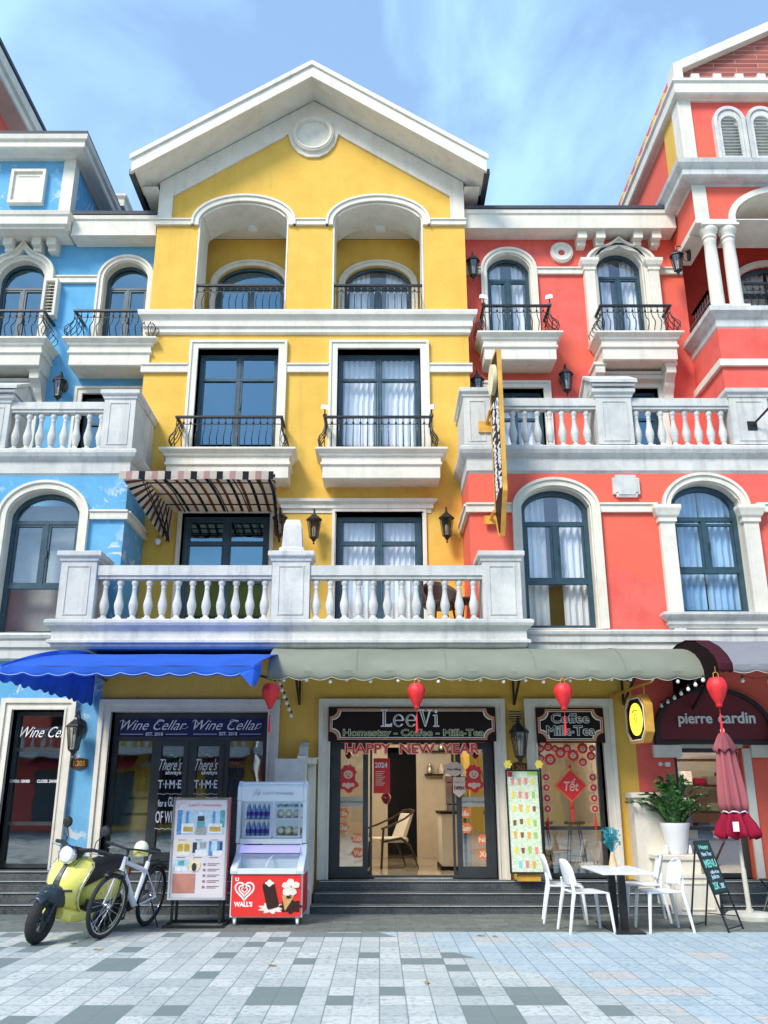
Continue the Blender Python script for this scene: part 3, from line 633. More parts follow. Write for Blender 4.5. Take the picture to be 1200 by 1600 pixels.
# front wing (ground + second floor)
aw = [(-6.08,-4.88)]   # arched window opening centre -5.48
holes = [arch(-6.08,-4.88,3.92,5.86,.46,24), rect(-5.575,-4.775,.50,2.76), arch(-8.5,-7.3,3.92,5.86,.46,24), rect(-9.2,-6.9,.5,2.76)]
m = MB(); m.sheet([(XL,0),(-4.252,0),(-4.252,3.55),(-4.16,3.55),(-4.16,6.6),(XL,6.6)], holes, F, F+.24); m.build('wall', BLU, bb)
m = MB(); m.box(-4.36,-4.161,F+.241,Y2-.002,3.6,6.6); m.build('side_wall', BLU, bb)
for (a, b) in ((-6.08,-4.88),(-8.5,-7.3)):
    trim_arch(bb, a, b, 3.92, 5.86, .46, .12, F, .06)
    m = MB(); lining(m, arch(a,b,3.92,5.86,.46,24), F-.01, F+.25, .02); m.build('arch_lining', WHT, bb)
    window(bb, a+.02, b-.02, 3.93, 5.86, F+.2, .43, trans=(4.72,5.80), mull=[((a+b)/2,4.72,5.80)], gl=GL, fw=.07)
    m = MB(); m.box(a,b,F+.5,F+.53,3.95,6.2); m.build('blind', plain('grey_blind', (.38,.44,.44), .8), bb)
course(bb, 'string_course', ((XL,-8.66),(-7.14,-6.24),(-4.72,-4.10)), F, 5.80, 5.92)
m = MB(); m.box(-4.159,-4.10,F+.011,Y2-.003,5.80,5.92); m.box(-4.159,-4.075,F+.011,Y2-.003,5.921,5.955); m.build('string_course', WHT, bb)
m = MB(); m.tiers(XL,-4.96,F-.1,F+.01,[(-.03,3.50),(0,3.53),(0,3.68),(.04,3.70),(.04,3.80),(.07,3.83),(.09,3.88),(.05,3.92)]); m.build('ledge', STO, bb)
# terrace of the wing
m = MB(); m.tiers(XL,-4.16,F-.01,Y2-.004,[(-.02,6.55),(.0,6.58),(.02,6.60),(.02,6.80),(.06,6.83),(.10,6.87),(.13,6.93),(.13,6.98),(.08,7.02)]); bt = m.build('terrace', STO, bb)
def parapet(par, spans, y, x0s, z0=7.03):
    m = MB()
    for a, b in spans: rail_block(m, a, b, y, 7.70, 7.88)
    m.build('rail', STO, par)
parapet(bt, [(-6.25,-4.66),(XL,-6.77)], 13.74, None)
balusters(bt, [-6.145+.204*i for i in range(8)], 13.74, 7.03, .67, STO); balusters(bt, [-6.9-.204*i for i in range(12)], 13.74, 7.03, .67, STO)
pier(bt, -4.66,-4.13, 13.62,14.0, 7.03,8.08, STO); pier(bt, -6.77,-6.25, 13.62, 14.4, 7.03, 8.0, STO)
m = MB(); m.box(-4.40,-4.135,14.001,Y2-.005,7.03,7.95); m.tiers(-4.40,-4.135,14.07,Y2-.006,[(.0,7.951),(.03,7.96),(.035,8.0),(.06,8.05),(.06,8.08)]); m.build('side_parapet', STO, bt)
def gable_cap(par, x0, x1, y0, y1, z, h):
    """saddle-roofed stone cap, its gables facing left and right"""
    m = MB(); ym = (y0+y1)/2
    m.sheet([(y0,z),(y1,z),(y1,z+.06),(ym,z+h),(y0,z+.06)], [], x0, x1, axis='x')
    for x in (x0-.03, x1+.001): m.band([(y0-.02,0)]*0 or [(p[0],p[1]) for p in [(y0,z+.02),(ym,z+h+.02),(y1,z+.02)]], [(y0+.1,z+.02),(ym,z+h-.07),(y1-.1,z+.02)], 0, .029)
    return m
m = MB(); y0, y1, z, h = 13.5, 14.5, 8.01, .34; ym = 14.0
m.sheet([(y0,z),(y1,z),(y1,z+.05),(ym,z+h),(y0,z+.05)], [], -6.86, -6.16, axis='x'); m.sheet([(y0-.03,z+.05),(ym,z+h+.0),(y1+.03,z+.05),(y1+.03,z+.11),(ym,z+h+.06),(y0-.03,z+.11)], [], -6.90, -6.12, axis='x'); m.build('gabled_cap', STO, bt)
# upper wall
cO, cA = -7.2, -5.09
hl = [arch(cA-.45,cA+.45,9.78,11.40,.42,20), arch(cO-.48,cO+.48,9.78,11.40,.46,20), rect(-5.7,-4.6,6.95,8.86), rect(-7.75,-6.65,6.95,8.86), arch(-9.8,-8.9,9.78,11.4,.42,20)]
m = MB(); m.sheet(rect(XL,-4.43,3.6,12.6), hl, U, U+.24); m.build('upper_wall', BLU2, bb)
for c, hwid in ((cA,.45),(-9.35,.45)):
    trim_arch(bb, c-hwid, c+hwid, 9.78, 11.40, .42, .09, U, .05); m = MB(); lining(m, arch(c-hwid,c+hwid,9.78,11.4,.42,20), U-.01, U+.25, .02); m.build('arch_lining', WHT, bb)
    window(bb, c-hwid+.02, c+hwid-.02, 9.78, 11.40, U+.2, .39, trans=(11.28,), mull=[(c,9.85,11.28)], gl=GLD)
trim_arch(bb, cO-.48, cO+.48, 9.78, 11.40, .46, .05, U, .02); m = MB(); lining(m, arch(cO-.48,cO+.48,9.78,11.4,.46,20), U-.01, U+.25, .02); m.build('arch_lining', WHT, bb)
window(bb, cO-.46, cO+.46, 9.78, 11.40, U+.2, .43, trans=(11.28,), mull=[(cO,9.85,11.28)], gl=GLD)
def ogee_trim(par, c, hw, zb, zs, rise, peak, y, w=.12, out_=.1, pil=True):
    o = [(c+hw+w,zb)]+ogee(c, hw+w, zs, rise+w*.9, peak+w)+[(c-hw-w,zb)]; i = [(c+hw,zb)]+ogee(c, hw, zs, rise, peak-.03)+[(c-hw,zb)]
    m = MB(); m.band(o, i, y-out_, y+.02)
    o2 = [(c+hw+w+.03,zs-.2)]+ogee(c, hw+w+.03, zs, rise+w, peak+w+.04)+[(c-hw-w-.03,zs-.2)]; i2 = [(c+hw+w-.03,zs-.2)]+ogee(c, hw+w-.03, zs, rise+w*.7, peak+w-.03)+[(c-hw-w+.03,zs-.2)]
    m.band(o2, i2, y-out_-.05, y+.02); m.build('ogee_trim', WHT, par)
ogee_trim(bb, cO, .53, 9.78, 11.50, .40, .58, U)
course(bb, 'string_course', ((-6.52,-5.66),(-8.8,-7.95)), U, 11.30, 11.42)
# louvred shutters on the ogee window
def shutter(par, x0, x1, z0, z1, y0, y1, name='shutter', mat=None, rise=0):
    m = MB(); n = max(5, int((z1-z0)/.075)); o = rect(x0,x1,z0,z1); i = rect(x0+.05,x1-.05,z0+.05,z1-.05)
    m.band(o, i, y0, y1, closed=True)
    for k in range(n):
        z = z0+.06+(z1-z0-.12)*(k+.5)/n; m.obox(((x0+x1)/2, (y0+y1)/2, z), (x1-x0-.11, (y1-y0)*.9, .012), (38,0,0))
    m.box(x0+.05,x1-.05,y1-.01,y1,z0+.05,z1-.05)
    return m.build(name, mat or WHT, par)
shutter(bb, -6.66, -6.38, 10.48, 11.30, U-.2, U-.001); shutter(bb, -8.0, -7.74, 10.48, 11.30, U-.2, U-.001)
balconette(bb, -5.97, -4.2, 14.72, U-.001, 9.74); railing(bb, -5.82, -4.35, 14.84, U, 9.745, 10.33, b=.17)
balconette(bb, -8.1, -6.26, 14.72, U-.001, 9.74); railing(bb, -7.95, -6.42, 14.84, U, 9.745, 10.33, b=.17)
for a, b in ((-5.7,-4.6),(-7.75,-6.65)):
    rect_trim(bb, a, b, 6.95, 8.86, .12, U); window(bb, a+.01, b-.01, 6.96, 8.84, U+.18, 0, trans=(8.3,), mull=[((a+b)/2,7,8.8)], gl=GLD, name='terrace_door')
def console(par, x0, x1, yw, z0, z1, d=.42):
    """scrolled bracket in side profile, z1 top"""
    h = z1-z0; pr = [(yw,z0),(yw-.10,z0+.02),(yw-.13,z0+.12*h)]+[(yw-.13-.3*d*(1-math.cos(R(180*i/10)))*.5-.0, z0+h*(.12+.4*i/10)) for i in range(1,11)]
    pr += [(yw-d*.75,z0+h*.62),(yw-d,z0+h*.72),(yw-d*1.02,z0+h*.86),(yw-d,z1-.04),(yw-d,z1),(yw,z1)]
    m = MB(); m.sheet(pr, [], x0, x1, axis='x'); m.tiers(x0,x1,yw-d,yw-.01,[(.0,z1-.05),(.03,z1-.03),(.03,z1+.03)]); return m.build('console', WHT, par)
console(bb, -6.6, -6.42, U, 8.55, 9.18); console(bb, -7.98, -7.8, U, 8.55, 9.18)
m = MB(); m.box(-7.9,-6.5,U-.2,U-.01,8.95,9.02); m.tiers(-7.8,-6.6,U-.15,U-.01,[(0,9.021),(.05,9.05),(.06,9.1)]); m.build('door_hood', WHT, bb)
# eaves
m = MB(); m.box(-6.16,-4.46,15.0,U+.3,12.16,12.2); m.tiers(-6.15,-4.47,15.0,15.05,[(-.0,12.20),(.0,12.5),(.03,12.52),(.04,12.6)]); m.box(-6.155,-4.465,15.051,U+.3,12.201,12.58); m.build('eave', WHT, bb)
m = MB(); m.tiers(XL,-6.17,14.78,U+.3,[(-.06,12.2),(-.06,12.24),(0,12.27),(.0,12.44),(.03,12.47),(.05,12.55),(.0,12.58)]); m.build('cornice', WHT, bb)
for x in (-7.45,-6.88,-6.58): 
    m = MB(); m.box(x-.09,x+.09,U-.3,U-.001,12.02,12.199); m.box(x-.08,x+.08,U-.2,U-.001,11.93,12.019); m.build('corbel', WHT, bb)
m = MB(); m.box(-6.2,-4.47,14.95,U+3,12.62,12.70); m.build('roof', TILE, bb)
# attic storey
m = MB(); m.box(XL,-6.34,15.2,18.6,12.58,14.2); m.build('attic_wall', BLU, bb)
m = MB(); m.box(-6.55,-6.31,15.17,15.42,12.581,14.15); m.build('corner_post', WHT, bb)
m = MB(); m.tiers(XL,-6.31,15.1,18.7,[(0,14.10),(.05,14.13),(.24,14.135),(.27,14.16),(.27,14.28),(.32,14.32),(.34,14.42),(.30,14.45)]); m.build('attic_cornice', WHT, bb)
m = MB(); m.box(XL,-6.0,14.8,18.7,14.452,14.53); m.build('attic_roof', TILE, bb)
m = MB(); m.band(rect(-7.58,-6.87,13.0,13.82), rect(-7.52,-6.93,13.06,13.76), 15.08, 15.21, closed=True); m.box(-7.525,-6.925,15.13,15.21,13.055,13.765); m.box(-7.44,-7.0,15.115,15.131,13.66,13.68); m.build('vent_panel', WHT, bb)
m = MB(); m.box(XL,-6.45,18.71,22,12.6,15.2); m.build('rear_wall', BLU, bb); m = MB(); m.tiers(XL,-6.4,18.3,22.3,[(0,15.21),(.15,15.24),(.15,15.42),(.2,15.5),(.2,15.56)]); m.build('rear_cornice', WHT, bb)
# ground floor
shop_surround(bb, -5.575, -4.775, .50, 2.76, F, w=.15); shop_surround(bb, -9.2, -6.9, .50, 2.76, F, w=.15)
for a, b in ((-5.575,-4.775),(-9.2,-6.9)):
    w_ = window(bb, a+.01, b-.01, .51, 2.74, 13.86, 0, trans=(1.12,2.18), mull=[], fm=FRB, gl=GLS, name='shop_window', leaf=False)
    if a > -6:
        m = text_mb('Wine Cellar', a+.1, b+.16, 2.36, 2.52, 13.80, **sc); m.v = m.v; m.build('lettering', WPNT, w_)
        lettering(w_, [('OPEN: 10H00',a+.03,a+.33,1.70,1.745,13.80,bo),('CLOSE: 24H00',a+.44,a+.76,1.70,1.745,13.80,bo)])
m = MB(); m.box(XL,-4.45,16.4,16.5,0,3.5); m.box(XL,-4.45,13.95,16.4,.38,.49); m.box(XL,-4.45,13.95,16.4,3.3,3.4); m.box(XL,-4.45,16.6,16.7,3.7,12.5); m.box(XL,-4.45,F+.25,16.6,3.5,3.9); m.box(XL,-4.45,U+.25,16.6,6.7,7.0);m.box(XL,-4.45,U+.25,16.6,9.5,9.77);m.box(XL,-4.45,U+.25,16.6,12.3,12.4); m.build('rooms', bpy.data.materials['dim_shop_wall'], bb)
m = MB(); m.box(XL-.2,XL,F,22,0,14.2); m.build('party_wall', BLU, bb)
# tall salmon block behind, seen over the blue attic
tb = thing('salmon_block', 'tall salmon red building with a white eave rising behind the blue house', 'building', (-10.5, 21, 0))
m = MB(); m.box(-13.5,-9.0,15.3,24,14.7,17.1); m.build('wall', REDM, tb)
m = MB(); m.tiers(-13.5,-9.0,15.0,24.2,[(0,16.9),(.30,16.95),(.42,16.97),(.45,17.0),(.45,17.16),(.52,17.2),(.56,17.4),(.5,17.44)]); ev = m.build('eave', WHT, tb)
m = MB(); m.box(-13.5,-8.42,14.5,24.2,17.45,17.55); m.build('roof', TILE, tb)

# ================= RED BUILDING =================
rb = thing('red_building', 'coral red house with a columned tower and arched windows', 'building', (5, 13.7, 0))
XR = 10.2
oW = [(2.30,3.46,4.0,5.98,.40),(4.76,5.92,4.25,6.02,.44),(7.4,8.56,4.25,6.02,.44)]
m = MB(); m.sheet([(3.861,0),(XR,0),(XR,6.6),(1.47,6.6),(1.47,3.602),(3.861,3.602)], [arch(a,b,c,d,e,24) for a,b,c,d,e in oW]+[rect(4.42,5.44,FL,2.28),rect(7.2,9.4,FL,2.5)], F+.0, F+.24); m.build('wall', REDM, rb)
m = MB(); m.box(1.471,1.68,F+.241,Y2-.002,3.61,6.6); m.build('side_wall', REDM, rb)
for k, (a,b,c,d,e) in enumerate(oW):
    m = MB(); lining(m, arch(a,b,c,d,e,24), F-.01, F+.25, .02); m.build('arch_lining', WHT, rb); trim_arch(rb, a, b, c if k == 0 else 6.0, d, e, .11, F, .06)
    window(rb, a+.02, b-.02, c+.01, d, F+.2, e-.03, trans=(4.80 if k == 0 else 4.98, 5.78 if k == 0 else 5.86), mull=[((a+b)/2,4.80 if k == 0 else 4.98,5.82)], curtain=(CUR if k == 0 else CURB), gl=GL, fw=.08, gap=.25 if k == 0 else .05)
for c in (4.66, 6.02, 7.3, 8.66):
    m = MB(); m.box(c-.12,c+.12,F-.09,F-.001,4.25,5.72); m.tiers(c-.12,c+.12,F-.09,F-.001,[(.0,5.721),(.03,5.74),(.03,5.80),(.06,5.84),(.08,5.90),(.10,5.95),(.10,6.01),(.07,6.02)]); m.build('pilaster', WHT, rb)
for a, b in ((4.5,6.18),(7.14,8.82)):
    m = MB(); m.tiers(a,b,F-.12,F-.002,[(-.04,4.0),(-.02,4.04),(.0,4.06),(.0,4.12),(.05,4.16),(.08,4.20),(.08,4.24),(.04,4.25)]); m.box(a+.1,a+.28,F-.11,F-.003,3.78,3.999); m.box(b-.28,b-.1,F-.11,F-.003,3.78,3.999); m.build('window_sill', STO, rb)
course(rb, 'string_course', ((1.41,2.16),(3.59,4.54),(6.16,7.18)), F, 5.92, 6.04)
m = MB(); m.box(1.41,1.469,F,Y2-.003,5.92,6.04); m.box(1.385,1.469,F,Y2-.003,6.041,6.075); m.build('string_course', WHT, rb)
m = MB(); m.tiers(2.30,XR,F-.1,F-.001,[(-.03,3.61),(0,3.63),(0,3.76),(.04,3.78),(.04,3.86),(.07,3.90),(.08,3.94),(.04,3.97)]); m.build('ledge', STO, rb)
m = MB(); c_, z_ = 4.06, 6.37; hw_, hh_, n_ = .22, .19, .05
pl = [(c_-hw_+n_,z_-hh_),(c_+hw_-n_,z_-hh_),(c_+hw_-n_,z_-hh_+n_),(c_+hw_,z_-hh_+n_),(c_+hw_,z_+hh_-n_),(c_+hw_-n_,z_+hh_-n_),(c_+hw_-n_,z_+hh_),(c_-hw_+n_,z_+hh_),(c_-hw_+n_,z_+hh_-n_),(c_-hw_,z_+hh_-n_),(c_-hw_,z_-hh_+n_),(c_-hw_+n_,z_-hh_+n_)]
m.sheet(pl, [], F-.06, F-.001); m.sheet([(c_+(p[0]-c_)*.82,z_+(p[1]-z_)*.82) for p in pl], [], F-.075, F-.061); m.build('wall_plaque', STO, rb)
# terrace of the wing
m = MB(); m.tiers(1.47,XR,F-.01,U-.002,[(-.02,6.60),(.0,6.63),(.02,6.65),(.02,6.86),(.06,6.89),(.10,6.93),(.13,6.99),(.13,7.04),(.08,7.08)]); rt = m.build('terrace', STO, rb)
m = MB(); rail_block(m,1.87,3.66,13.74,7.76,7.95); rail_block(m,4.26,5.92,13.74,7.76,7.95); rail_block(m,6.56,XR,13.74,7.76,7.95); m.build('rail', STO, rt)
balusters(rt, [2.05+.2085*i for i in range(8)], 13.74, 7.09, .67, STO); balusters(rt, [4.36+.206*i for i in range(8)], 13.74, 7.09, .67, STO); balusters(rt, [6.66+.206*i for i in range(10)], 13.74, 7.09, .67, STO)
pier(rt,1.42,1.87,13.62,14.0,7.09,8.12,STO); pier(rt,3.66,4.26,13.60,14.3,7.09,8.10,STO); pier(rt,5.92,6.56,13.60,14.0,7.09,8.10,STO)
m = MB(); m.box(1.425,1.67,14.001,Y2-.005,7.09,7.99); m.tiers(1.425,1.67,14.07,Y2-.006,[(.0,7.991),(.03,8.0),(.035,8.04),(.06,8.09),(.06,8.12)]); m.build('side_parapet', STO, rt)
m = MB(); y0, y1, z, h = 13.5, 14.4, 8.12, .34; ym = 13.95
m.sheet([(y0,z),(y1,z),(y1,z+.05),(ym,z+h),(y0,z+.05)], [], 3.60, 4.32, axis='x'); m.sheet([(y0-.03,z+.05),(ym,z+h),(y1+.03,z+.05),(y1+.03,z+.11),(ym,z+h+.06),(y0-.03,z+.11)], [], 3.56, 4.36, axis='x'); m.build('gabled_cap', STO, rt)
# upper wall
c1, c2 = 2.60, 4.84
m = MB(); m.sheet(rect(1.67,6.12,3.6,12.9), [arch(c1-.45,c1+.45,9.92,11.60,.40,20), arch(c2-.47,c2+.47,9.92,11.66,.44,20), rect(2.05,3.15,7.0,8.98), rect(4.3,5.35,7.0,8.98)], U, U+.24); m.build('upper_wall', REDM, rb)
for c, h_, zs, e in ((c1,.45,11.60,.40),(c2,.47,11.66,.44)):
    m = MB(); lining(m, arch(c-h_,c+h_,9.92,zs,e,20), U-.01, U+.25, .02); m.build('arch_lining', WHT, rb)
    window(rb, c-h_+.02, c+h_-.02, 9.92, zs, U+.2, e-.03, trans=(zs-.12,), mull=[(c,9.98,zs-.12)], curtain=CUR, gl=GL, gap=.22)
trim_arch(rb, c1-.45, c1+.45, 9.92, 11.60, .40, .09, U, .05); trim_arch(rb, c2-.47, c2+.47, 9.92, 11.66, .44, .05, U, .09)
ogee_trim(rb, c2, .55, 9.92, 11.70, .36, .44, U, w=.13, out_=.12)
for s_ in (-1, 1):
    c = c2+s_*.64; m = MB(); m.box(c-.10,c+.10,U-.16,U-.001,9.92,11.50); m.tiers(c-.10,c+.10,U-.16,U-.001,[(0,11.501),(.02,11.52),(.02,11.58),(.05,11.62),(.08,11.70),(.08,11.76),(.05,11.78)]); m.build('pilaster', WHT, rb)
course(rb, 'string_course', ((1.67,2.04),(3.16,4.08),(5.6,6.09)), U, 11.50, 11.61)
m = MB(); ci2 = lambda r, k=28: [(3.69+r*math.cos(2*math.pi*i/k), 12.0+r*math.sin(2*math.pi*i/k)) for i in range(k)]
m.band(ci2(.23), ci2(.15), U-.07, U-.001, closed=True); m.band(ci2(.15), ci2(.07), U-.05, U-.001, closed=True); m.band(ci2(.20), ci2(.17), U-.09, U-.001, closed=True); m.build('ring_medallion', WHT, rb)
balconette(rb, 1.85, 3.46, 14.72, U-.001, 9.86); railing(rb, 2.0, 3.26, 14.84, U, 9.865, 10.44, b=.17)
balconette(rb, 4.08, 5.74, 14.72, U-.001, 9.86); railing(rb, 4.24, 5.56, 14.84, U, 9.865, 10.44, b=.17)
for a, b in ((2.05,3.15),(4.3,5.35)):
    rect_trim(rb, a, b, 7.0, 8.98, .12, U); window(rb, a+.01, b-.01, 7.01, 8.96, U+.18, 0, trans=(8.4,), mull=[((a+b)/2,7.05,8.9)], curtain=CUR if a < 3 else None, gl=GL if a < 3 else GLD, name='terrace_door')
console(rb, 4.08, 4.26, U, 8.65, 9.30); console(rb, 5.42, 5.60, U, 8.65, 9.30)
m = MB(); m.box(4.2,5.48,U-.2,U-.01,9.10,9.17); m.tiers(4.3,5.38,U-.15,U-.01,[(0,9.171),(.05,9.20),(.06,9.25)]); m.build('door_hood', WHT, rb)
for x in (4.07,4.44,5.19,5.56):
    m = MB(); m.box(x-.09,x+.09,U-.32,U-.001,12.16,12.329); m.box(x-.08,x+.08,U-.2,U-.001,12.07,12.159); m.build('corbel', WHT, rb)
m = MB(); m.box(1.70,5.94,15.0,U+.3,12.33,12.37); m.tiers(1.71,5.94,15.0,15.05,[(0,12.371),(0,12.64),(.03,12.66),(.04,12.74)]); m.box(1.71,5.94,15.051,U+.3,12.371,12.72); m.build('eave', WHT, rb)
m = MB(); m.box(1.70,5.9,14.94,U+3,12.75,12.82); m.build('roof', TILE, rb)
# ---- tower ----
tw = 6.10
m = MB(); m.box(tw,XR,T,15.9,7.05,9.6); m.build('tower_wall', REDM, rb)
m = MB(); m.box(tw-.06,XR,T-.06,T-.001,8.78,8.91); m.box(tw-.06,tw-.001,T-.0005,U-.003,8.78,8.91); m.box(7.0,XR,T-.1,T-.061,8.9,9.35); m.build('string_course', WHT, rb)
m = MB(); m.tiers(tw,XR,T,15.9,[(.0,9.55),(.02,9.58),(.02,9.72),(.06,9.75),(.10,9.80),(.15,9.84),(.15,9.93),(.10,9.96)]); m.build('loggia_floor', STO, rb)
tc_ = 7.72; thw = 1.02
m = MB(); m.sheet([(5.98,11.84),(6.70,11.84)]+[(tc_+thw*math.cos(R(180-180*i/24)), 11.86+.62*math.sin(R(180*i/24))) for i in range(25)]+[(8.74,11.84),(XR,11.84),(XR,12.62),(5.98,12.62)], [], T, T+.3)
m.build('arcade_wall', REDM, rb)
m = MB(); m.box(5.98,6.28,T+.301,U-.003,11.84,12.62); m.build('side_arcade_wall', REDM, rb)
m = MB(); m.box(5.94,6.71,T-.05,T+.34,11.76,11.839); m.box(5.94,6.3,T+.341,U-.003,11.72,11.839); m.box(8.74,XR,T-.05,T+.34,11.76,11.839); m.band(arch(tc_-thw-.12,tc_+thw+.12,11.84,11.86,.74,24,closed=False), arch(tc_-thw,tc_+thw,11.84,11.86,.62,24,closed=False), T-.05, T-.001)
m.box(5.96,6.22,T-.03,T-.001,11.84,12.619); m.build('arch_trim', WHT, rb)
m = MB(); lining(m, arch(tc_-thw,tc_+thw,11.86,11.87,.62,24), T+.002, T+.9, .02); m.build('arch_lining', WHT, rb)
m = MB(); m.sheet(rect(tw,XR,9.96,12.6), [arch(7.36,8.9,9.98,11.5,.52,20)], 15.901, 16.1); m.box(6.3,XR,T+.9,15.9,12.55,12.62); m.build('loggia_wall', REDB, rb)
trim_arch(rb, 7.36, 8.9, 9.98, 11.5, .52, .1, 15.9, .04); window(rb, 7.37, 8.89, 9.98, 11.5, 16.0, .5, trans=(11.4,), mull=[(8.13,10,11.4)], curtain=CUR, gl=GL)
for x in (6.22, 6.57, 8.87, 9.2):
    m = MB(); m.box(x-.17,x+.17,T-.06,T+.28,9.962,10.02); m.lathe((x,T+.11,0),[(.15,10.021),(.155,10.05),(.13,10.07),(.125,10.1),(.122,10.6),(.118,11.0),(.108,11.40),(.12,11.42),(.12,11.44),(.108,11.46),(.11,11.48),(.135,11.50),(.135,11.53),(.11,11.55),(.12,11.58),(.16,11.63),(.175,11.68),(.165,11.72)],20); m.box(x-.175,x+.175,T-.065,T+.285,11.72,11.76); m.build('column', WHT, rb, smooth=True)
railing(rb, 6.2, 6.2, T+.35, U-.05, 9.97, 10.55, b=.16, front=False); railing(rb, 6.8, 8.7, T+.15, T+.3, 9.97, 10.55, b=.14, sides=False)
m = MB(); m.tiers(5.98,XR,T,15.6,[(0,12.60),(.03,12.64),(.22,12.66),(.25,12.69),(.25,12.80),(.29,12.84),(.34,12.90),(.36,12.98),(.30,13.0)]); m.build('cornice', STO, rb)
m = MB(); m.box(5.98,XR,T+.05,19.4,12.8,14.75); m.build('attic_wall', REDM, rb)
m = MB(); m.box(5.90,6.16,T+.0,T+.35,13.001,14.66); m.build('corner_post', WHT, rb)
m = MB(); m.box(5.93,5.975,T+.36,T+.95,13.2,14.66); m.build('yellow_pilaster', YEL, rb)
m = MB(); m.tiers(5.98,XR,T,19.4,[(0,14.64),(.03,14.66),(.13,14.67),(.16,14.70),(.16,14.92),(.20,14.96),(.20,15.02)]); m.build('attic_cornice', WHT, rb)
m = MB()
m.sheet([(5.98,15.021),(XR,15.021),(XR,15.1),(10.1,15.1),(8.1,16.42),(8.0,16.42),(5.98,15.38)], [], T+.05, T+.25)
def tiles():
    mm, n, l, b = base_mat('pediment_tiles', (.30,.07,.045), .7); g = n.new('ShaderNodeNewGeometry'); mpn = n.new('ShaderNodeMapping'); mpn.inputs['Rotation'].default_value = (R(90),0,0)
    br = n.new('ShaderNodeTexBrick'); br.inputs['Scale'].default_value = 1; br.inputs['Brick Width'].default_value = .9; br.inputs['Row Height'].default_value = .11; br.inputs['Mortar Size'].default_value = .007
    br.inputs['Color1'].default_value = (.27,.065,.045,1); br.inputs['Color2'].default_value = (.42,.12,.08,1); br.inputs['Mortar'].default_value = (.5,.3,.26,1)
    l.new(g.outputs['Position'], mpn.inputs[0]); l.new(mpn.outputs[0], br.inputs[0]); l.new(br.outputs[0], b.inputs['Base Color']); return mm
m.build('pediment', tiles(), rb)
m = MB(); dx, dz = 8.0-5.92, 16.50-15.44
m.sheet([(5.86,15.03),(6.04,15.03),(6.04,15.34),(8.05,16.38),(10.1,15.34),(10.2,15.5),(8.05,16.60),(5.86,15.46)], [], T-.12, T+.26); m.build('raking_cornice', WHT, rb)
for x in (6.3,6.74,7.18,7.62,8.06,8.5):
    m = MB(); m.box(x-.13,x+.13,T-.1,T+.049,15.021,15.10); m.box(x-.08,x+.08,T-.08,T+.049,15.101,15.24); m.build('corbel', WHT, rb)
for i in range(8):
    y = 14.6+.62*i; m = MB(); m.box(5.78,5.899,y-.09,y+.09,15.021,15.1); m.box(5.82,5.899,y-.06,y+.06,15.1005,15.24); m.build('corbel', YEL, rb)
m = MB(); m.box(5.90,6.02,T+.27,19.4,15.022,15.43); m.build('side_parapet', REDM, rb)
m = MB(); m.add([(5.97,T+.262,15.44),(5.97,19.6,15.44),(8.05,19.6,16.52),(8.05,T+.262,16.52),(10.3,T+.262,15.44),(10.3,19.6,15.44),(5.93,T+.262,15.50),(5.93,19.6,15.50),(8.05,19.6,16.60),(8.05,T+.262,16.60),(10.3,T+.262,15.50),(10.3,19.6,15.50)], [(0,1,2,3),(3,2,5,4),(6,9,8,7),(9,10,11,8),(0,3,9,6),(3,4,10,9),(0,6,7,1),(1,7,8,2),(2,8,11,5),(4,5,11,10)]); m.build('tower_roof', TILE, rb)
for c in (6.86, 7.50):
    m = MB(); hwid = .31; m.band(arch(c-hwid,c+hwid,13.16,14.12,.34,18), arch(c-hwid+.07,c+hwid-.07,13.23,14.12,.27,18), T-.06, T+.049, closed=True); m.band(arch(c-hwid+.075,c+hwid-.075,13.235,14.12,.265,18), arch(c-hwid+.14,c+hwid-.14,13.3,14.05,.2,18), T-.03, T+.049, closed=True)
    for k in range(12): m.obox((c, T+.0, 13.36+.075*k), (2*(hwid-.14)-(0 if k < 10 else .1), .05, .012), (38,0,0))
    m.sheet(arch(c-hwid+.03,c+hwid-.03,13.2,14.12,.3,18), [], T+.03, T+.0495); m.build('louvred_window', STO, rb)
m = MB(); m.box(6.50,7.86,T-.07,T+.049,13.08,13.158); m.build('louvre_sill', STO, rb)
# rooms
m = MB(); m.box(1.7,XR,16.6,16.7,3.6,12.7); m.box(1.7,XR,F+.25,16.6,3.5,3.96); m.box(1.7,6.0,U+.25,16.6,6.7,6.99); m.box(1.7,6.05,U+.25,16.6,9.5,9.9); m.box(3.9,4.0,U+.25,16.6,3.97,12.6); m.box(1.72,6.0,U+.25,16.6,12.3,12.5); m.build('rooms', bpy.data.materials['room_wall'], rb)
m = MB(); m.box(XR,XR+.2,F,19.4,0,15); m.box(XR-.3,XR-.001,19.41,19.6,0,15); m.build('party_wall', REDM, rb)
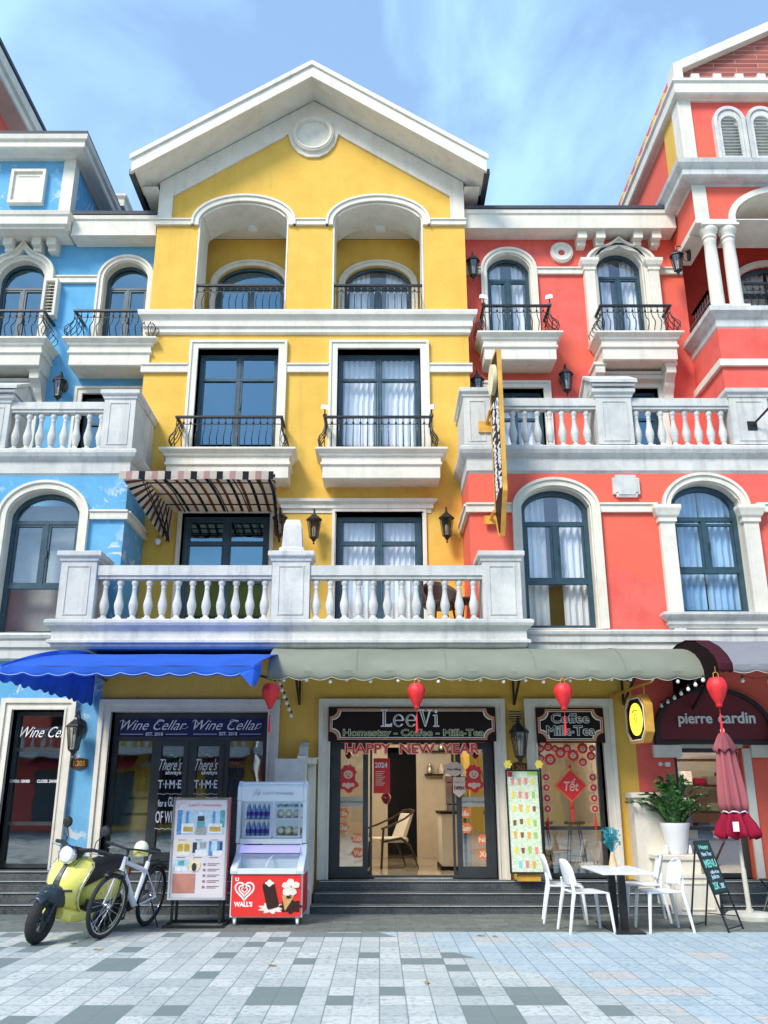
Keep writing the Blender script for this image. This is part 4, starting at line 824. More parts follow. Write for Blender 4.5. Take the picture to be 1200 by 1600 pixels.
# ground floor shop
m = MB(); m.box(3.88,XR,17.5,17.6,0,3.5); m.box(3.88,XR,13.95,17.5,FL-.1,FL); m.box(3.88,XR,13.95,17.5,3.3,3.4); m.box(3.84,3.92,13.95,17.5,FL,3.3); m.build('shop_interior', CREAM, rb)
w_ = window(rb, 4.44, 5.42, FL+.01, 2.20, 13.86, 0, trans=(1.06,), mull=[], fm=FRB, gl=GLS, name='shop_window', leaf=False)
m = MB(); m.box(4.40,5.46,F-.02,F+.18,2.20,2.28); m.build('lintel', WHT, rb)
for a, b in ((4.10,4.52),(5.56,5.86)):
    m = MB(); m.box(a,b,F-.09,F-.001,2.06,2.24); m.build('lintel_block', WHT, rb)
m = MB(); m.box(5.445,5.56,F-.04,F+.2,FL,2.19); m.build('door_jamb', WHT, rb)
m = MB(); aa = arch(4.20,5.86,2.30,2.45,.58,24); m.sheet(aa, [], F-.10, F-.001); ps = m.build('arched_fascia_panel', plain('maroon_panel', (.16,.012,.018), .5, var=.1), rb)
m = MB(); m.band(arch(4.14,5.92,2.25,2.45,.64,24), arch(4.20,5.86,2.30,2.45,.58,24), F-.14, F-.001, closed=True); m.build('dark_border', BLKP, ps)
lettering(ps, [('pierre',4.50,5.01,2.50,2.70,F-.105,dict(depth=.03,bold=.02)),('cardin',5.10,5.66,2.55,2.72,F-.105,dict(depth=.03,bold=.02))])
window(rb, 7.22, 9.38, FL+.01, 2.48, 13.86, 0, trans=(1.06,), mull=[(8.3,1.1,2.4)], fm=FRB, gl=GLS, name='shop_window', leaf=False)
# ================= AWNINGS =================
def solid(o, t=.006):
    s_ = o.modifiers.new('thickness','SOLIDIFY'); s_.thickness = t; s_.offset = 0; return o
def canopy(par, x0, x1, prof, mat, val=.10, sc_w=.30, sag=.012, name='canopy', ripple=.006):
    """cloth over a curved profile (y,z); ends in a scalloped valance"""
    m = MB(); nu = int((x1-x0)/.035); P = prof; nv = len(P)
    vs = []; fs = []
    for j in range(nv+2):
        for i in range(nu+1):
            x = x0+(x1-x0)*i/nu; s_ = math.sin(math.pi*((x-x0)/1.25 % 1))
            if j < nv: y, z = P[j]; z = z-sag*s_*(math.sin(math.pi*j/(nv-1)))+ripple*math.sin(x*9+j)*(j/nv)
            else:
                k = (j-nv+1)/2; sc = abs(math.sin(math.pi*(x-x0)/sc_w)); y = P[-1][0]+.012*math.sin(x*11)*k; z = P[-1][1]-k*(val*.72+val*.28*sc)+ripple*math.sin(x*9+nv)
            vs.append((x,y,z))
    for j in range(nv+1):
        for i in range(nu): a = j*(nu+1)+i; fs.append((a,a+1,a+nu+2,a+nu+1))
    m.add(vs, fs); o = m.build(name, mat, par, smooth=True, fixn=False); solid(o); return o
def hem(par, x0, x1, y, z, val, sc_w, mat, name='hem', ripple=.006, np_=0):
    m = MB(); n = int((x1-x0)/.03); m.tube([(x0+(x1-x0)*i/n, y-.008+.012*math.sin((x0+(x1-x0)*i/n)*11), z-(val*.72+val*.28*abs(math.sin(math.pi*((x1-x0)*i/n)/sc_w)))+ripple*math.sin((x0+(x1-x0)*i/n)*9+np_)) for i in range(n+1)], .004, 4); return m.build(name, mat, par)
HEM = plain('pale_hem', (.58,.61,.52), .7, var=.05)
sp = [(13.69,3.60),(13.4,3.62),(13.1,3.60),(12.85,3.54),(12.6,3.44),(12.42,3.31),(12.32,3.17)]
aw1 = thing('awning', 'sage green scalloped awning over the open cafe door', 'awning', (1.5,13.7,3.4))
cn = canopy(aw1, -1.56, 4.62, sp, SAGE, val=.13); hem(aw1, -1.56, 4.62, 12.32, 3.17, .13, .30, HEM, np_=7)
for x in (-.32,.93,2.18,3.43):
    m = MB(); m.tube([(x,y-.004,z+.008) for y, z in sp], .006, 4); m.build('seam', SAGE, aw1)
def tri_bracket(par, x, yw, yo_, z0, z1, mat=None, r=.022):
    m = MB(); m.tube([(x,yw,z0),(x,yw,z1)], r, 4); m.tube([(x,yw,z0),(x,yo_,z1-.04)], r, 4); m.tube([(x,yw,z1-.05),(x,yo_,z1-.05)], r, 4)
    ym = (yw*.5+yo_*.5); zm = (z0+z1)/2; m.tube([(x,ym,zm),(x,yw,z1-.08)], r*.7, 4); m.tube([(x,ym,zm),(x,ym-.02,z1-.05)], r*.7, 4); m.tube([(x,ym,zm),(x,ym+.2,z1-.05)], r*.7, 4)
    return m.build('bracket', mat or IRON, par)
for x in (-1.22, 2.05, 3.72): tri_bracket(aw1, x, 13.66, 12.62, 2.84, 3.36)
m = MB()
for y, z in ((12.46,3.24),(12.9,3.46)): m.tube([(-1.5,y,z),(4.58,y,z)], .018, 5)
m.build('frame_bar', IRON, aw1)
aw2 = thing('awning', 'bright blue awning reaching out over the wine shop front', 'awning', (-2.9,13.7,3.4))
bp = [(13.69,3.60),(13.2,3.53),(12.6,3.44),(12.0,3.34),(11.4,3.22),(10.9,3.11),(10.5,3.01),(10.22,2.93)]
canopy(aw2, -4.38, -1.45, bp, BLUF, val=.12, sc_w=.28); hem(aw2, -4.38, -1.45, 10.22, 2.95, .12, .28, plain('pale_blue_hem',(.4,.55,.85),.7), np_=8)
m = MB(); n = 48   # left end panel hanging from the arm
top = lambda t: (13.69-3.45*t, 3.59-.64*t**1.7)
vs = []; fs = []
for i in range(n+1):
    t = i/n; y, z = top(t); d = max(.12, z-2.80)*(.93)+.05*abs(math.sin(t*math.pi*11)); vs += [(-4.385,y,z),(-4.385+.03*math.sin(t*19),y,z-d*.5),(-4.385+.02*math.sin(t*23),y,z-d)]
for i in range(n): a = 3*i; fs += [(a,a+3,a+4,a+1),(a+1,a+4,a+5,a+2)]
m.add(vs, fs); solid(m.build('end_panel', BLUF, aw2, smooth=True, fixn=False))
m = MB(); m.add([(-1.62,10.22,2.86),(-1.44,10.2,2.9),(-1.40,10.24,2.86),(-1.47,10.2,2.70),(-1.53,10.23,2.76),(-1.58,10.2,2.82)], [(0,1,2,3,4,5)]); m.add([(-1.45,10.22,2.93),(-1.40,10.5,3.02),(-1.41,10.55,2.9),(-1.44,10.25,2.68)], [(0,1,2,3)]); solid(m.build('loose_corner', BLUF, aw2))
m = MB()
for x in (-4.2,-1.6): m.tube([(x,13.66,3.2),(x+.25*(1 if x < -3 else -1),12.2,3.15),(x,10.35,2.93)], .02, 5)
m.tube([(-4.3,10.26,2.93),(-1.5,10.26,2.93)], .02, 5); m.build('folding_arm', IRON, aw2)
aw3 = thing('awning', 'grey awning with a maroon end band over the maroon shop panel', 'awning', (6.5,13.7,3.4))
gp = [(13.69,3.62),(13.3,3.68),(12.9,3.68),(12.5,3.61),(12.15,3.47),(11.9,3.32),(11.76,3.18)]
canopy(aw3, 4.70, 9.6, gp, GREYF, val=.12); canopy(aw3, 4.50, 4.697, [(y,z+.012) for y, z in gp], MAR, val=.12, sc_w=.1, name='end_band'); hem(aw3, 4.70, 9.6, 11.76, 3.18, .12, .30, HEM, np_=7)
m = MB(); m.add([(4.51,y,z-.01) for y, z in gp]+[(4.51,11.78,3.05),(4.51,12.6,2.98),(4.51,13.69,2.90)], [tuple(range(len(gp)+3))]); solid(m.build('end_panel', fabric('shadowed_panel_cloth',(.02,.01,.012)), aw3))  # side flap coloured near-black, the shadow under the awning is in the colour
for x in (4.75, 6.9): tri_bracket(aw3, x, 13.66, 12.3, 2.75, 3.36)
# striped fan awning over the terrace door
sa = thing('awning', 'raised awning with brown, black and cream stripes above the terrace', 'awning', (-2.8,14.9,5.7))
SC_, SB_, SK_ = fabric('cream_stripe', (.80,.72,.60)), fabric('brown_stripe', (.26,.10,.06)), fabric('black_stripe', (.03,.03,.04))
SR_ = fabric('rose_stripe', (.62,.38,.36))
def strip_mesh(par, name, fn, total, mats, seq, nv=10):
    """seq: list of (width, material index) repeated along u in metres; fn(u,v) -> point"""
    m = MB(); u = 0; k = 0
    while u < total-1e-4:
        w, mi = seq[k % len(seq)]; u2 = min(total, u+w)
        m.add([fn(u/total, j/nv) for j in range(nv+1)]+[fn(u2/total, j/nv) for j in range(nv+1)], [(j,nv+1+j,nv+2+j,j+1) for j in range(nv)], mi); u = u2; k += 1
    return solid(m.build(name, mats, par, smooth=False, fixn=False), .005)
seq = [(.11,0),(.055,1),(.11,0),(.055,2)]
def lerp(a, b, t): return a+(b-a)*t
xa = lambda u, v: lerp(lerp(-3.66,-3.86,v), lerp(-1.76,-1.76,v), u)
strip_mesh(sa, 'canopy', lambda u, v: (xa(u,v), 14.88-1.48*v, 6.32+.13*v+.06*math.sin(math.pi*v)), 2.0, [SC_,SB_,SK_], seq)
strip_mesh(sa, 'valance', lambda u, v: (lerp(-4.22,-1.72,u), 13.385+.01*math.sin(u*40), 6.53-.13*v-.015*abs(math.sin(u*math.pi*22))*v), 2.5, [SC_,SB_,SK_,SR_], [(.11,0),(.10,3),(.11,0),(.10,2)], 3)
# side panels fan down to the pivots on the wall
def side_panel(xt, xo, nm, xw, xp):
    # v: 0 at the canopy edge, 1 at the lower front rib
    def fn(u, v):
        top_ = (lerp(xw, xt, u), 14.88-1.48*u, 6.32+.13*u); low = (lerp(xp, xo, u), 14.88-1.45*u, 5.72+.78*u**1.25)
        return tuple(lerp(top_[i], low[i], v) for i in range(3))
    strip_mesh(sa, nm, fn, 1.5, [SC_,SB_,SK_], [(.07,0),(.06,1),(.07,0),(.05,2)], 6)
side_panel(-3.86, -4.22, 'side_panel', -3.66, -3.69); side_panel(-1.76, -1.70, 'side_panel', -1.76, -1.74)
for q in (.25,.55,.85,1.0):
    m = MB(); m.tube([(-3.70,14.86,5.76),(lerp(-3.66,-3.86,q),14.88-1.48*q,6.30+.13*q),(-1.77,14.88-1.48*q,6.30+.13*q),(-1.76,14.86,5.76)], .014, 5); m.build('rib', IRON, sa)
for i in range(5): m = MB(); x = -3.45+i*.38; m.tube([(x,14.86,6.31),(x-.04,14.1,6.42),(x-.08,13.42,6.42)], .011, 5); m.build('rafter', IRON, sa)

# ================= WALL LANTERNS =================
LGL = glass('lantern_glass', (.75,.72,.62), .12)
def make_lantern():
    t = thing('wall_lantern', 'black iron wall lantern', 'lantern', (0,0,0), local=True, group='black iron wall lanterns')
    m = MB(); m.lathe((0,-.012,0), [(.06,-.012),(.06,.012)], 8, axis='y', sy=1.7)
    m.tube([(0,-.01,.03),(0,-.08,.12),(0,-.15,.17),(0,-.20,.14),(0,-.20,.09)], .009, 6)
    m.tube([(0,-.01,-.06),(0,-.06,-.10),(0,-.11,-.06),(0,-.09,-.02)], .006, 5); m.build('bracket', IRON, t)
    m = MB(); c = (0,-.20,0); m.lathe(c, [(.012,.16),(.012,.10),(.02,.095),(.03,.075),(.05,.06),(.10,.015),(.112,.0),(.112,-.012),(.09,-.014)], 6)
    m.build('cap', IRON, t); m = MB(); m.lathe(c, [(.008,-.36),(.014,-.345),(.008,-.33),(.02,-.31),(.035,-.285),(.055,-.27),(.062,-.262),(.06,-.255)], 6); m.build('bottom_finial', IRON, t)
    m = MB()
    for k in range(6):
        a = k*math.pi/3; m.tube([(.094*math.cos(a),-.20+.094*math.sin(a),-.012),(.058*math.cos(a),-.20+.058*math.sin(a),-.26)], .007, 4)
        b_ = a+math.pi/6; m.tube([(.075*math.cos(b_),-.20+.075*math.sin(b_),-.03),(.062*math.cos(b_),-.20+.062*math.sin(b_),-.14),(.046*math.cos(b_),-.20+.046*math.sin(b_),-.24)], .004, 4)
    m.build('cage', IRON, t)
    m = MB(); m.lathe(c, [(.084,-.016),(.052,-.255)], 6, caps=False); m.build('pane', LGL, t)
    m = MB(); m.lathe(c, [(.018,-.25),(.02,-.19),(.024,-.15),(.02,-.11),(.008,-.09)], 8); m.build('bulb', WPL, t, smooth=True)
    return t
ln = make_lantern(); first = True
LAN = [((-1.14,14.895,6.10),0,1.25,'black iron lantern on yellow wall, left of the curtained terrace door'),((1.17,14.895,6.13),0,1.25,'black iron lantern on yellow wall, right of the curtained terrace door'),
 ((-1.74,14.895,6.14),0,1.2,'black iron lantern half hidden beside the striped awning'),((-6.08,15.395,9.02),0,1.25,'black iron lantern on the blue wall above the terrace railing'),
 ((3.55,15.395,9.16),0,1.3,'black iron lantern on coral wall between the two terrace doors'),((1.86,15.395,11.66),0,1.3,'black iron lantern on coral wall beside the yellow house'),
 ((5.975+.12,14.9,11.62),-90,1.3,'black iron lantern on the tower side wall under the corbels'),((1.86,15.395,9.05),0,1.25,'black iron lantern peeping over the first coral terrace pier'),
 ((-4.52,13.695,2.50),0,1.3,'black iron lantern on the narrow blue strip between shop windows'),((2.07,13.695,2.42),0,1.35,'black iron lantern on yellow strip between cafe door and cafe window')]
for loc, rz, s_, lab in LAN:
    o = ln if first else copy_tree(ln); first = False
    o.location = loc; o.rotation_euler[2] = R(rz); o.scale = (s_,)*3; o['label'] = lab
# large basket lantern at the far right
t = thing('basket_lantern', 'large black wrought-iron lamp basket on the coral wall, far right', 'lantern', (5.98,13.45,2.2))
m = MB()
for k in range(14): a = 2*math.pi*k/14; m.tube([(5.98+r*math.cos(a),13.35+r*math.sin(a),2.0+z) for r, z in ((.12,.42),(.17,.25),(.16,.1),(.10,.0),(.02,-.06))], .006, 4)
for r, z in ((.17,.25),(.165,.15),(.12,.42)): m.tube([(5.98+r*math.cos(a),13.35+r*math.sin(a),2.0+z) for a in [j*math.pi/9 for j in range(18)]], .008, 4, closed=True)
m.build('basket', IRON, t); m = MB(); m.tube([(5.98,13.69,2.35),(5.98,13.5,2.75),(5.98,13.3,2.78),(5.98,13.35,2.45)], .016, 6); m.tube([(5.98,13.69,2.2),(5.98,13.45,2.15),(5.98,13.6,2.5)], .01, 6); m.build('bracket', IRON, t)
m = MB(); m.lathe((5.98,13.35,2.02),[(.09,0),(.12,.2),(.09,.38)],12); m.build('lamp_glass', LGL, t, smooth=True)

# ================= RED SILK LANTERNS, BULBS =================
def make_silk():
    t = thing('silk_lantern', 'red silk lantern', 'lantern', (0,0,0), local=True, group='red silk lanterns along the awnings')
    m = MB(); pr = [(.035,0),(.075,.005),(.105,-.03),(.122,-.075),(.118,-.12),(.098,-.18),(.07,-.24),(.042,-.29),(.036,-.30)]
    n = 32; vs = []; fs = []
    for r, z in pr:
        for i in range(n): a = 2*math.pi*i/n; q = r*(1-.05*abs(math.sin(a*4))); vs.append((q*math.cos(a), q*math.sin(a), z))
    for k in range(len(pr)-1):
        for i in range(n): j = (i+1)%n; fs.append((k*n+i,k*n+j,k*n+n+j,k*n+n+i))
    m.add(vs, fs); m.build('lantern_shade', REDL, t, smooth=True)
    m = MB(); m.lathe((0,0,0),[(.037,-.30),(.04,-.305),(.036,-.325),(.028,-.33)],12); m.lathe((0,0,0),[(.037,.012),(.037,-.004)],12); m.build('rim', REDP, t)
    m = MB(); m.tube([(-.03,0,.005),(-.028,0,.06),(0,0,.075),(.028,0,.06),(.03,0,.005)], .005, 5); m.tube([(0,0,.075),(0,0,.14)], .003, 4); m.build('hanger', GOLD, t)
    m = MB(); m.tube([(0,0,-.33),(.002,0,-.42)], .003, 4); m.lathe((0,0,-.42),[(.004,.01),(.012,0),(.008,-.015),(.012,-.03),(.006,-.035),(.011,-.05),(.017,-.20),(.015,-.23)],8); m.build('tassel', REDL, t)
    return t
sl = make_silk(); first = True
for loc, s_, lab in [((-1.50,12.30,2.98),1.0,'red silk lantern hanging at the corner between blue and green awnings'),((.51,12.30,2.98),1.0,'red silk lantern hanging in front of the large cafe sign'),((2.53,12.30,2.98),1.05,'red silk lantern hanging in front of the small cafe window sign'),((4.45,11.75,2.99),1.12,'red silk lantern hanging above the folded parasol')]:
    o = sl if first else copy_tree(sl); first = False; o.location = loc; o.scale = (s_,)*3; o['label'] = lab
def string_lights(label, pts, cord=True):
    t = thing('string_lights', label, 'string lights', pts[0], group='strings of pale bulbs')
    ext = []
    for i in range(len(pts)-1):
        a, b = Vector(pts[i]), Vector(pts[i+1])
        for k in range(4): q = a.lerp(b, k/4); ext.append((q.x,q.y,q.z+.06-.03*math.sin(math.pi*k/4)))
    ext.append((pts[-1][0],pts[-1][1],pts[-1][2]+.06)); m = MB(); m.tube(ext, .004, 4); m.build('cord', BLKP, t)
    for p in pts:
        m = MB(); m.lathe(p,[(.012,.06),(.014,.025)],8); s_ = m.build('socket', BLKP, t); m = MB(); m.lathe(p,[(.010,.026),(.018,.012),(.027,-.006),(.026,-.02),(.016,-.033),(.004,-.036)],10); m.build('bulb', BULB, t, smooth=True)
BULB = plain('milky_bulb', (.86,.86,.80), .25, var=.02)
random.seed(3)
string_lights('row of pale bulbs along the green awning front edge', [(-1.3+.30*i+random.uniform(-.06,.06), 12.36, 3.05+random.uniform(-.02,.02)) for i in range(19)])
string_lights('short chain of bulbs down the left iron bracket', [(-1.40+.02*i, 12.45+.16*i, 3.02-.075*i) for i in range(6)])
string_lights('chain of bulbs slanting down by the arched maroon panel', [(4.35-.03*i, 11.95+.22*i, 3.0-.035*i) for i in range(7)])
string_lights('few bulbs under the right end of the grey awning', [(4.9+.36*i, 12.0, 3.0-.02*math.sin(i)) for i in range(8)])

# ================= SIGNS =================
def notched(x0, x1, z0, z1, r, n=6, g=0):
    """rectangle with concave quarter-round corners"""
    x0 += g; x1 -= g; z0 += g; z1 -= g; P = []
    for cx, cz, a0 in ((x1,z0,180),(x1,z1,270),(x0,z1,0),(x0,z0,90)):
        P += [(cx+r*math.cos(R(a0-90*k/n)), cz+r*math.sin(R(a0-90*k/n))) for k in range(n+1)]
    return P
def shop_sign(name, label, x0, x1, z0, z1, y, texts):
    t = thing(name, label, 'sign', ((x0+x1)/2,y,z0)); m = MB(); m.box(x0,x1,y,y+.06,z0,z1); m.build('board', BROWN, t)
    m = MB(); m.band(notched(x0,x1,z0,z1,.12,g=.02), notched(x0,x1,z0,z1,.13,g=.04), y-.012, y-.001, closed=True); m.build('copper_line', COPP, t)
    m = MB(); m.band(notched(x0,x1,z0,z1,.125,g=.05), notched(x0,x1,z0,z1,.13,g=.06), y-.010, y-.001, closed=True); m.build('pale_line', WPNT, t)
    for body, a, b, c, d, mat, kw in texts:
        q = text_mb(body, a, b, c, d, y-.004, depth=.016, bold=.045, **kw); q.build('letter_outline', mat, t)
        q = text_mb(body, a+.008, b-.008, c+.008, d-.008, y-.019, depth=.01, bold=-.004, **kw); q.build('lettering', SGN, t)
    return t
SGN = plain('dark_green_letter_face', (.03,.05,.035), .3, var=.1)
LOG = plain('olive_letter_face', (.16,.18,.05), .4, var=.1)
s1 = shop_sign('shop_sign', 'wide dark sign with white outlined lettering above the cafe door', -.77, 1.75, 2.29, 2.79, 13.58, [('Homestay - Coffee - Milk-Tea',-.55,1.57,2.335,2.47,LGR,{})])
# large serif lettering, built from strokes
def serif_word(par, x0, z0, h, y):
    def glyphs():
        H = h; w = .065*H/.26; s_ = .02*H/.26
        L_ = [[(0,0),(.66*H,0),(.66*H,.22*H),(.62*H,.22*H),(.55*H,s_*2),(.30*H,s_*2),(.30*H,H-s_),(.40*H,H-s_),(.40*H,H),(0,H),(0,H-s_),(.10*H,H-s_),(.10*H,s_),(0,s_)]]
        V_ = [[(0,H),(0,H-s_),(.08*H,H-s_),(.38*H,0),(.46*H,0),(.76*H,H-s_),(.84*H,H-s_),(.84*H,H),(.54*H,H),(.54*H,H-s_),(.64*H,H-s_),(.45*H,.24*H),(.30*H,H-s_),(.38*H,H-s_),(.38*H,H)]]
        i_ = [[(0,0),(.36*H,0),(.36*H,s_),(.27*H,s_),(.27*H,.70*H),(0,.70*H),(0,.70*H-s_),(.09*H,.70*H-s_),(.09*H,s_),(0,s_)], [(.18*H+.10*H*math.cos(R(a)), .88*H+.10*H*math.sin(R(a))) for a in range(0,360,30)]]
        o = [(.34*H+.34*H*math.cos(R(a)), .36*H+.38*H*math.sin(R(a))) for a in range(-35,-1,8)][::-1]
        e_out = [(.33*H+.33*H*math.cos(R(a)), .36*H+.37*H*math.sin(R(a))) for a in range(0,326,13)]; e_in = [(.33*H+.20*H*math.cos(R(a)), .36*H+.29*H*math.sin(R(a))) for a in range(322,-1,-14)]
        e_ = [e_out+e_in, [(.10*H,.34*H),(.62*H,.34*H),(.62*H,.40*H),(.10*H,.40*H)]]
        return [(L_,.72*H),(e_,.74*H),(e_,.74*H),(V_,.88*H),(i_,.4*H)]
    x = x0
    for loops, adv in glyphs():
        for k, lp in enumerate(loops):
            p = [(x+a, z0+b) for a, b in lp]; m = MB(); m.sheet(p, [], y-.012-.001*k, y-.001); m.build('letter', WPNT, par)
            cx = sum(a for a, b in p)/len(p); cz = sum(b for a, b in p)/len(p)
        x += adv
serif_word(s1, .02, 2.50, .255, 13.568)
# inner dark strokes so the large letters read as outlines
m = MB(); H = .255; X0 = .02
def stroke(pts, w): 
    for a, b in zip(pts[:-1], pts[1:]):
        d = Vector((b[0]-a[0],0,b[1]-a[1])); n_ = Vector((-d.z,0,d.x)).normalized()*w/2; A = Vector((a[0],13.552,a[1])); Bv = Vector((b[0],13.552,b[1]))
        m.add([A-n_,Bv-n_,Bv+n_,A+n_,*[v+Vector((0,.003,0)) for v in (A-n_,Bv-n_,Bv+n_,A+n_)]], [(0,1,2,3),(4,7,6,5),(0,4,5,1),(1,5,6,2),(2,6,7,3),(3,7,4,0)])
stroke([(X0+.20*H,2.5+.05*H),(X0+.20*H,2.5+.95*H)], .016)
for k in (0,1):
    xx = X0+(.72+.74*k)*H; stroke([(xx+(.33+.265*math.cos(R(a)))*H, 2.5+(.36+.33*math.sin(R(a)))*H) for a in range(90,310,20)], .009)
xv = X0+(.72+1.48)*H; stroke([(xv+.19*H,2.5+.93*H),(xv+.42*H,2.5+.12*H)], .014)
xi = xv+.88*H; stroke([(xi+.18*H,2.5+.05*H),(xi+.18*H,2.5+.64*H)], .013); m.build('letter_core', SGN, s1)
s2 = shop_sign('shop_sign', 'small dark sign with white outlined lettering above the cafe window', 2.36, 3.38, 2.27, 2.78, 13.58, [('Coffee',2.58,3.16,2.55,2.70,WPNT,{}),('Milk-Tea',2.50,3.24,2.37,2.52,WPNT,{})])
# letter banner
t = thing('letter_banner', 'red paper letter banner strung under the large cafe sign', 'banner', (.5,13.54,2.2))
q = text_mb('HAPPY  NEW  YEAR', -.52, 1.50, 2.10, 2.265, 13.555, depth=.006, bold=.06); q.build('letter_backing', plain('peach_paper', (.85,.45,.32), .6), t)
q = text_mb('HAPPY  NEW  YEAR', -.505, 1.485, 2.115, 2.25, 13.548, depth=.006, bold=.005); q.build('lettering', REDP, t)
m = MB(); m.tube([(-.56,13.553,2.27),(.49,13.553,2.24),(1.56,13.553,2.27)], .004, 4); m.build('cord', REDP, t)
# projecting octagonal sign, hung from a gold pole
t = thing('projecting_sign', 'octagonal dark sign with a yellow oval hanging from a gold pole', 'sign', (3.70,12.85,2.2))
def oct_(a0, a1, z0, z1, c): return [(a0+c,z0),(a1-c,z0),(a1,z0+c),(a1,z1-c),(a1-c,z1),(a0+c,z1),(a0,z1-c),(a0,z0+c)]
def turned(m, piv, deg):   # turn about a vertical axis
    M = Matrix.Translation(piv)@Matrix.Rotation(R(deg),4,'Z')@Matrix.Translation([-k for k in piv]); return m.xf(M)
pv = Vector((3.70,12.85,0))
o = oct_(12.50,13.20,2.22,2.88,.14); i = oct_(12.54,13.16,2.26,2.84,.13)
m = MB(); m.sheet(o, [i], 3.64, 3.76, axis='x'); turned(m, pv, 8).build('frame', GOLD, t)
m = MB(); m.sheet(i, [], 3.665, 3.735, axis='x'); turned(m, pv, 8).build('board', BROWN, t)
m = MB(); o2 = oct_(12.535,13.165,2.255,2.845,.132); i2 = oct_(12.55,13.15,2.27,2.83,.128); m.sheet(o2, [i2], 3.632, 3.64, axis='x'); turned(m, pv, 8).build('pale_line', WPNT, t)
m = MB(); m.sheet([(12.85+.20*math.cos(R(a)), 2.55+.225*math.sin(R(a))) for a in range(0,360,12)], [], 3.645, 3.664, axis='x'); turned(m, pv, 8).build('lit_oval', emit('lit_yellow', (.92,.80,.06), .75), t)
m = MB(); m.tube([(3.642,12.80,2.50),(3.642,12.80,2.60),(3.642,12.84,2.62),(3.642,12.88,2.60),(3.642,12.86,2.54),(3.642,12.82,2.50),(3.642,12.9,2.50)], .006, 4); m.tube([(3.642,12.76,2.66),(3.642,12.84,2.68),(3.642,12.94,2.65)], .008, 4); turned(m, pv, 8).build('emblem', COPP, t)
m = MB(); m.tube([(3.60,13.69,2.98),(3.78,12.35,3.03)], .022, 8); m.tube([(3.665,13.1,2.87),(3.67,13.1,3.0)], .008, 5); m.tube([(3.735,12.6,2.87),(3.735,12.6,3.02)], .008, 5); m.box(3.52,3.68,13.68,13.699,2.93,3.03); m.build('pole', GOLD, t)
# tall blade sign on the red house
t = thing('blade_sign', 'tall narrow brown sign with gold edge projecting from the coral house', 'sign', (1.9,13.1,5.3))
pv = Vector((1.90,13.05,0)); fr = [(12.68,5.95),(12.68,8.36),(12.80,8.42),(13.38,8.42),(13.46,8.3),(13.46,5.75),(13.25,5.38),(13.05,5.34)]
def scale_loop(l, k): cx = sum(p[0] for p in l)/len(l); cz = sum(p[1] for p in l)/len(l); return [(cx+(p[0]-cx)*k, cz+(p[1]-cz)*(1-(1-k)*.35)) for p in l]
m = MB(); m.sheet(fr, [scale_loop(fr,.93)], 1.87, 1.94, axis='x'); turned(m, pv, 2.5).build('frame', GOLD, t)
m = MB(); m.sheet(scale_loop(fr,.93), [], 1.885, 1.925, axis='x'); turned(m, pv, 2.5).build('board', BROWN, t)
m = MB(); m.sheet([(13.06+.25*math.cos(R(a)), 8.0+.25*math.sin(R(a))) for a in range(0,360,12)], [], 1.82, 1.884, axis='x'); turned(m, pv, 2.5).build('round_emblem', plain('cream_disc',(.85,.78,.5),.4), t)
def blade_text(body, ya, yb_, za, zb):
    q = text_mb(body, za, zb, ya, yb_, 0, depth=.02, bold=.03)  # x->-z, z->y
    q.v = [(1.884+v[1]*.5, v[2], za+zb-v[0]) for v in q.v]
    # mirror fix so that it reads from the street side
    return turned(q, pv, 2.5)
blade_text('LeeVi Homestay', 13.10, 13.38, 6.0, 7.65).build('lettering', WPNT, t); blade_text('Coffee - Milk-Tea', 12.80, 13.02, 6.05, 7.6).build('lettering', WPNT, t)
m = MB(); m.tube([(1.80,13.60,7.45),(1.84,13.4,7.62)], .03, 5); m.box(1.66,1.92,13.585,13.619,7.30,7.50); m.build('bracket', GOLD, t); m = MB(); m.tube([(1.80,13.62,5.78),(1.84,13.4,5.85)], .03, 5); m.box(1.70,1.95,13.60,13.635,5.70,5.84); m.build('bracket', GOLD, t)
# dark sign entering from the right
t = thing('hanging_sign', 'dark maroon sign edge held on a black arm at the right terrace pier', 'sign', (6.6,13.3,7.6))
m = MB(); m.box(6.55,6.62,12.75,13.05,7.05,8.3); m.build('board', plain('maroon_board',(.16,.02,.03),.4), t); m = MB(); m.tube([(6.25,13.6,7.42),(6.56,13.0,7.75)], .02, 6); m.box(6.17,6.33,13.588,13.619,7.34,7.50); m.build('bracket', IRON, t)
# house number plates and notice plate
def plate(label, x, z, mat, body, w=.22, h=.10):
    t = thing('number_plate', label, 'number plate', (x,F,z), group='house number plates')
    m = MB(); m.sheet([(x-w/2,z),(x-w*.4,z-.01),(x-w*.2,z-.02),(x,z-.035),(x+w*.2,z-.02),(x+w*.4,z-.01),(x+w/2,z),(x+w/2,z+h),(x+w*.3,z+h+.01),(x,z+h+.03),(x-w*.3,z+h+.01),(x-w/2,z+h)], [], F-.025, F-.001); m.build('plate', mat, t)
    q = text_mb(body, x-w*.36, x+w*.36, z+.02, z+h-.015, F-.027, depth=.003, bold=.01); q.build('lettering', GOLD, t)
PLT = plain('bronze_plate', (.10,.04,.02), .4, metal=.3)
plate('bronze number plate under the lantern on the blue strip', -4.49, 1.92, PLT, '1.205', .24, .11); plate('brown number plate under the lantern between cafe door and window', 2.08, 1.86, PLT, '1.203', .26, .11); plate('dark number plate on the coral wall at the far right', 6.02, 1.86, plain('dark_bronze_plate',(.03,.025,.015),.4), '1.201', .26, .11)
t = thing('notice_plate', 'small buff notice plate with dark lines above the cafe wall lantern', 'notice', (2.06,F,2.6)); m = MB(); m.box(1.94,2.19,F-.012,F-.001,2.56,2.76); m.build('plate', plain('buff_plate',(.50,.38,.12),.6), t)
m = MB()
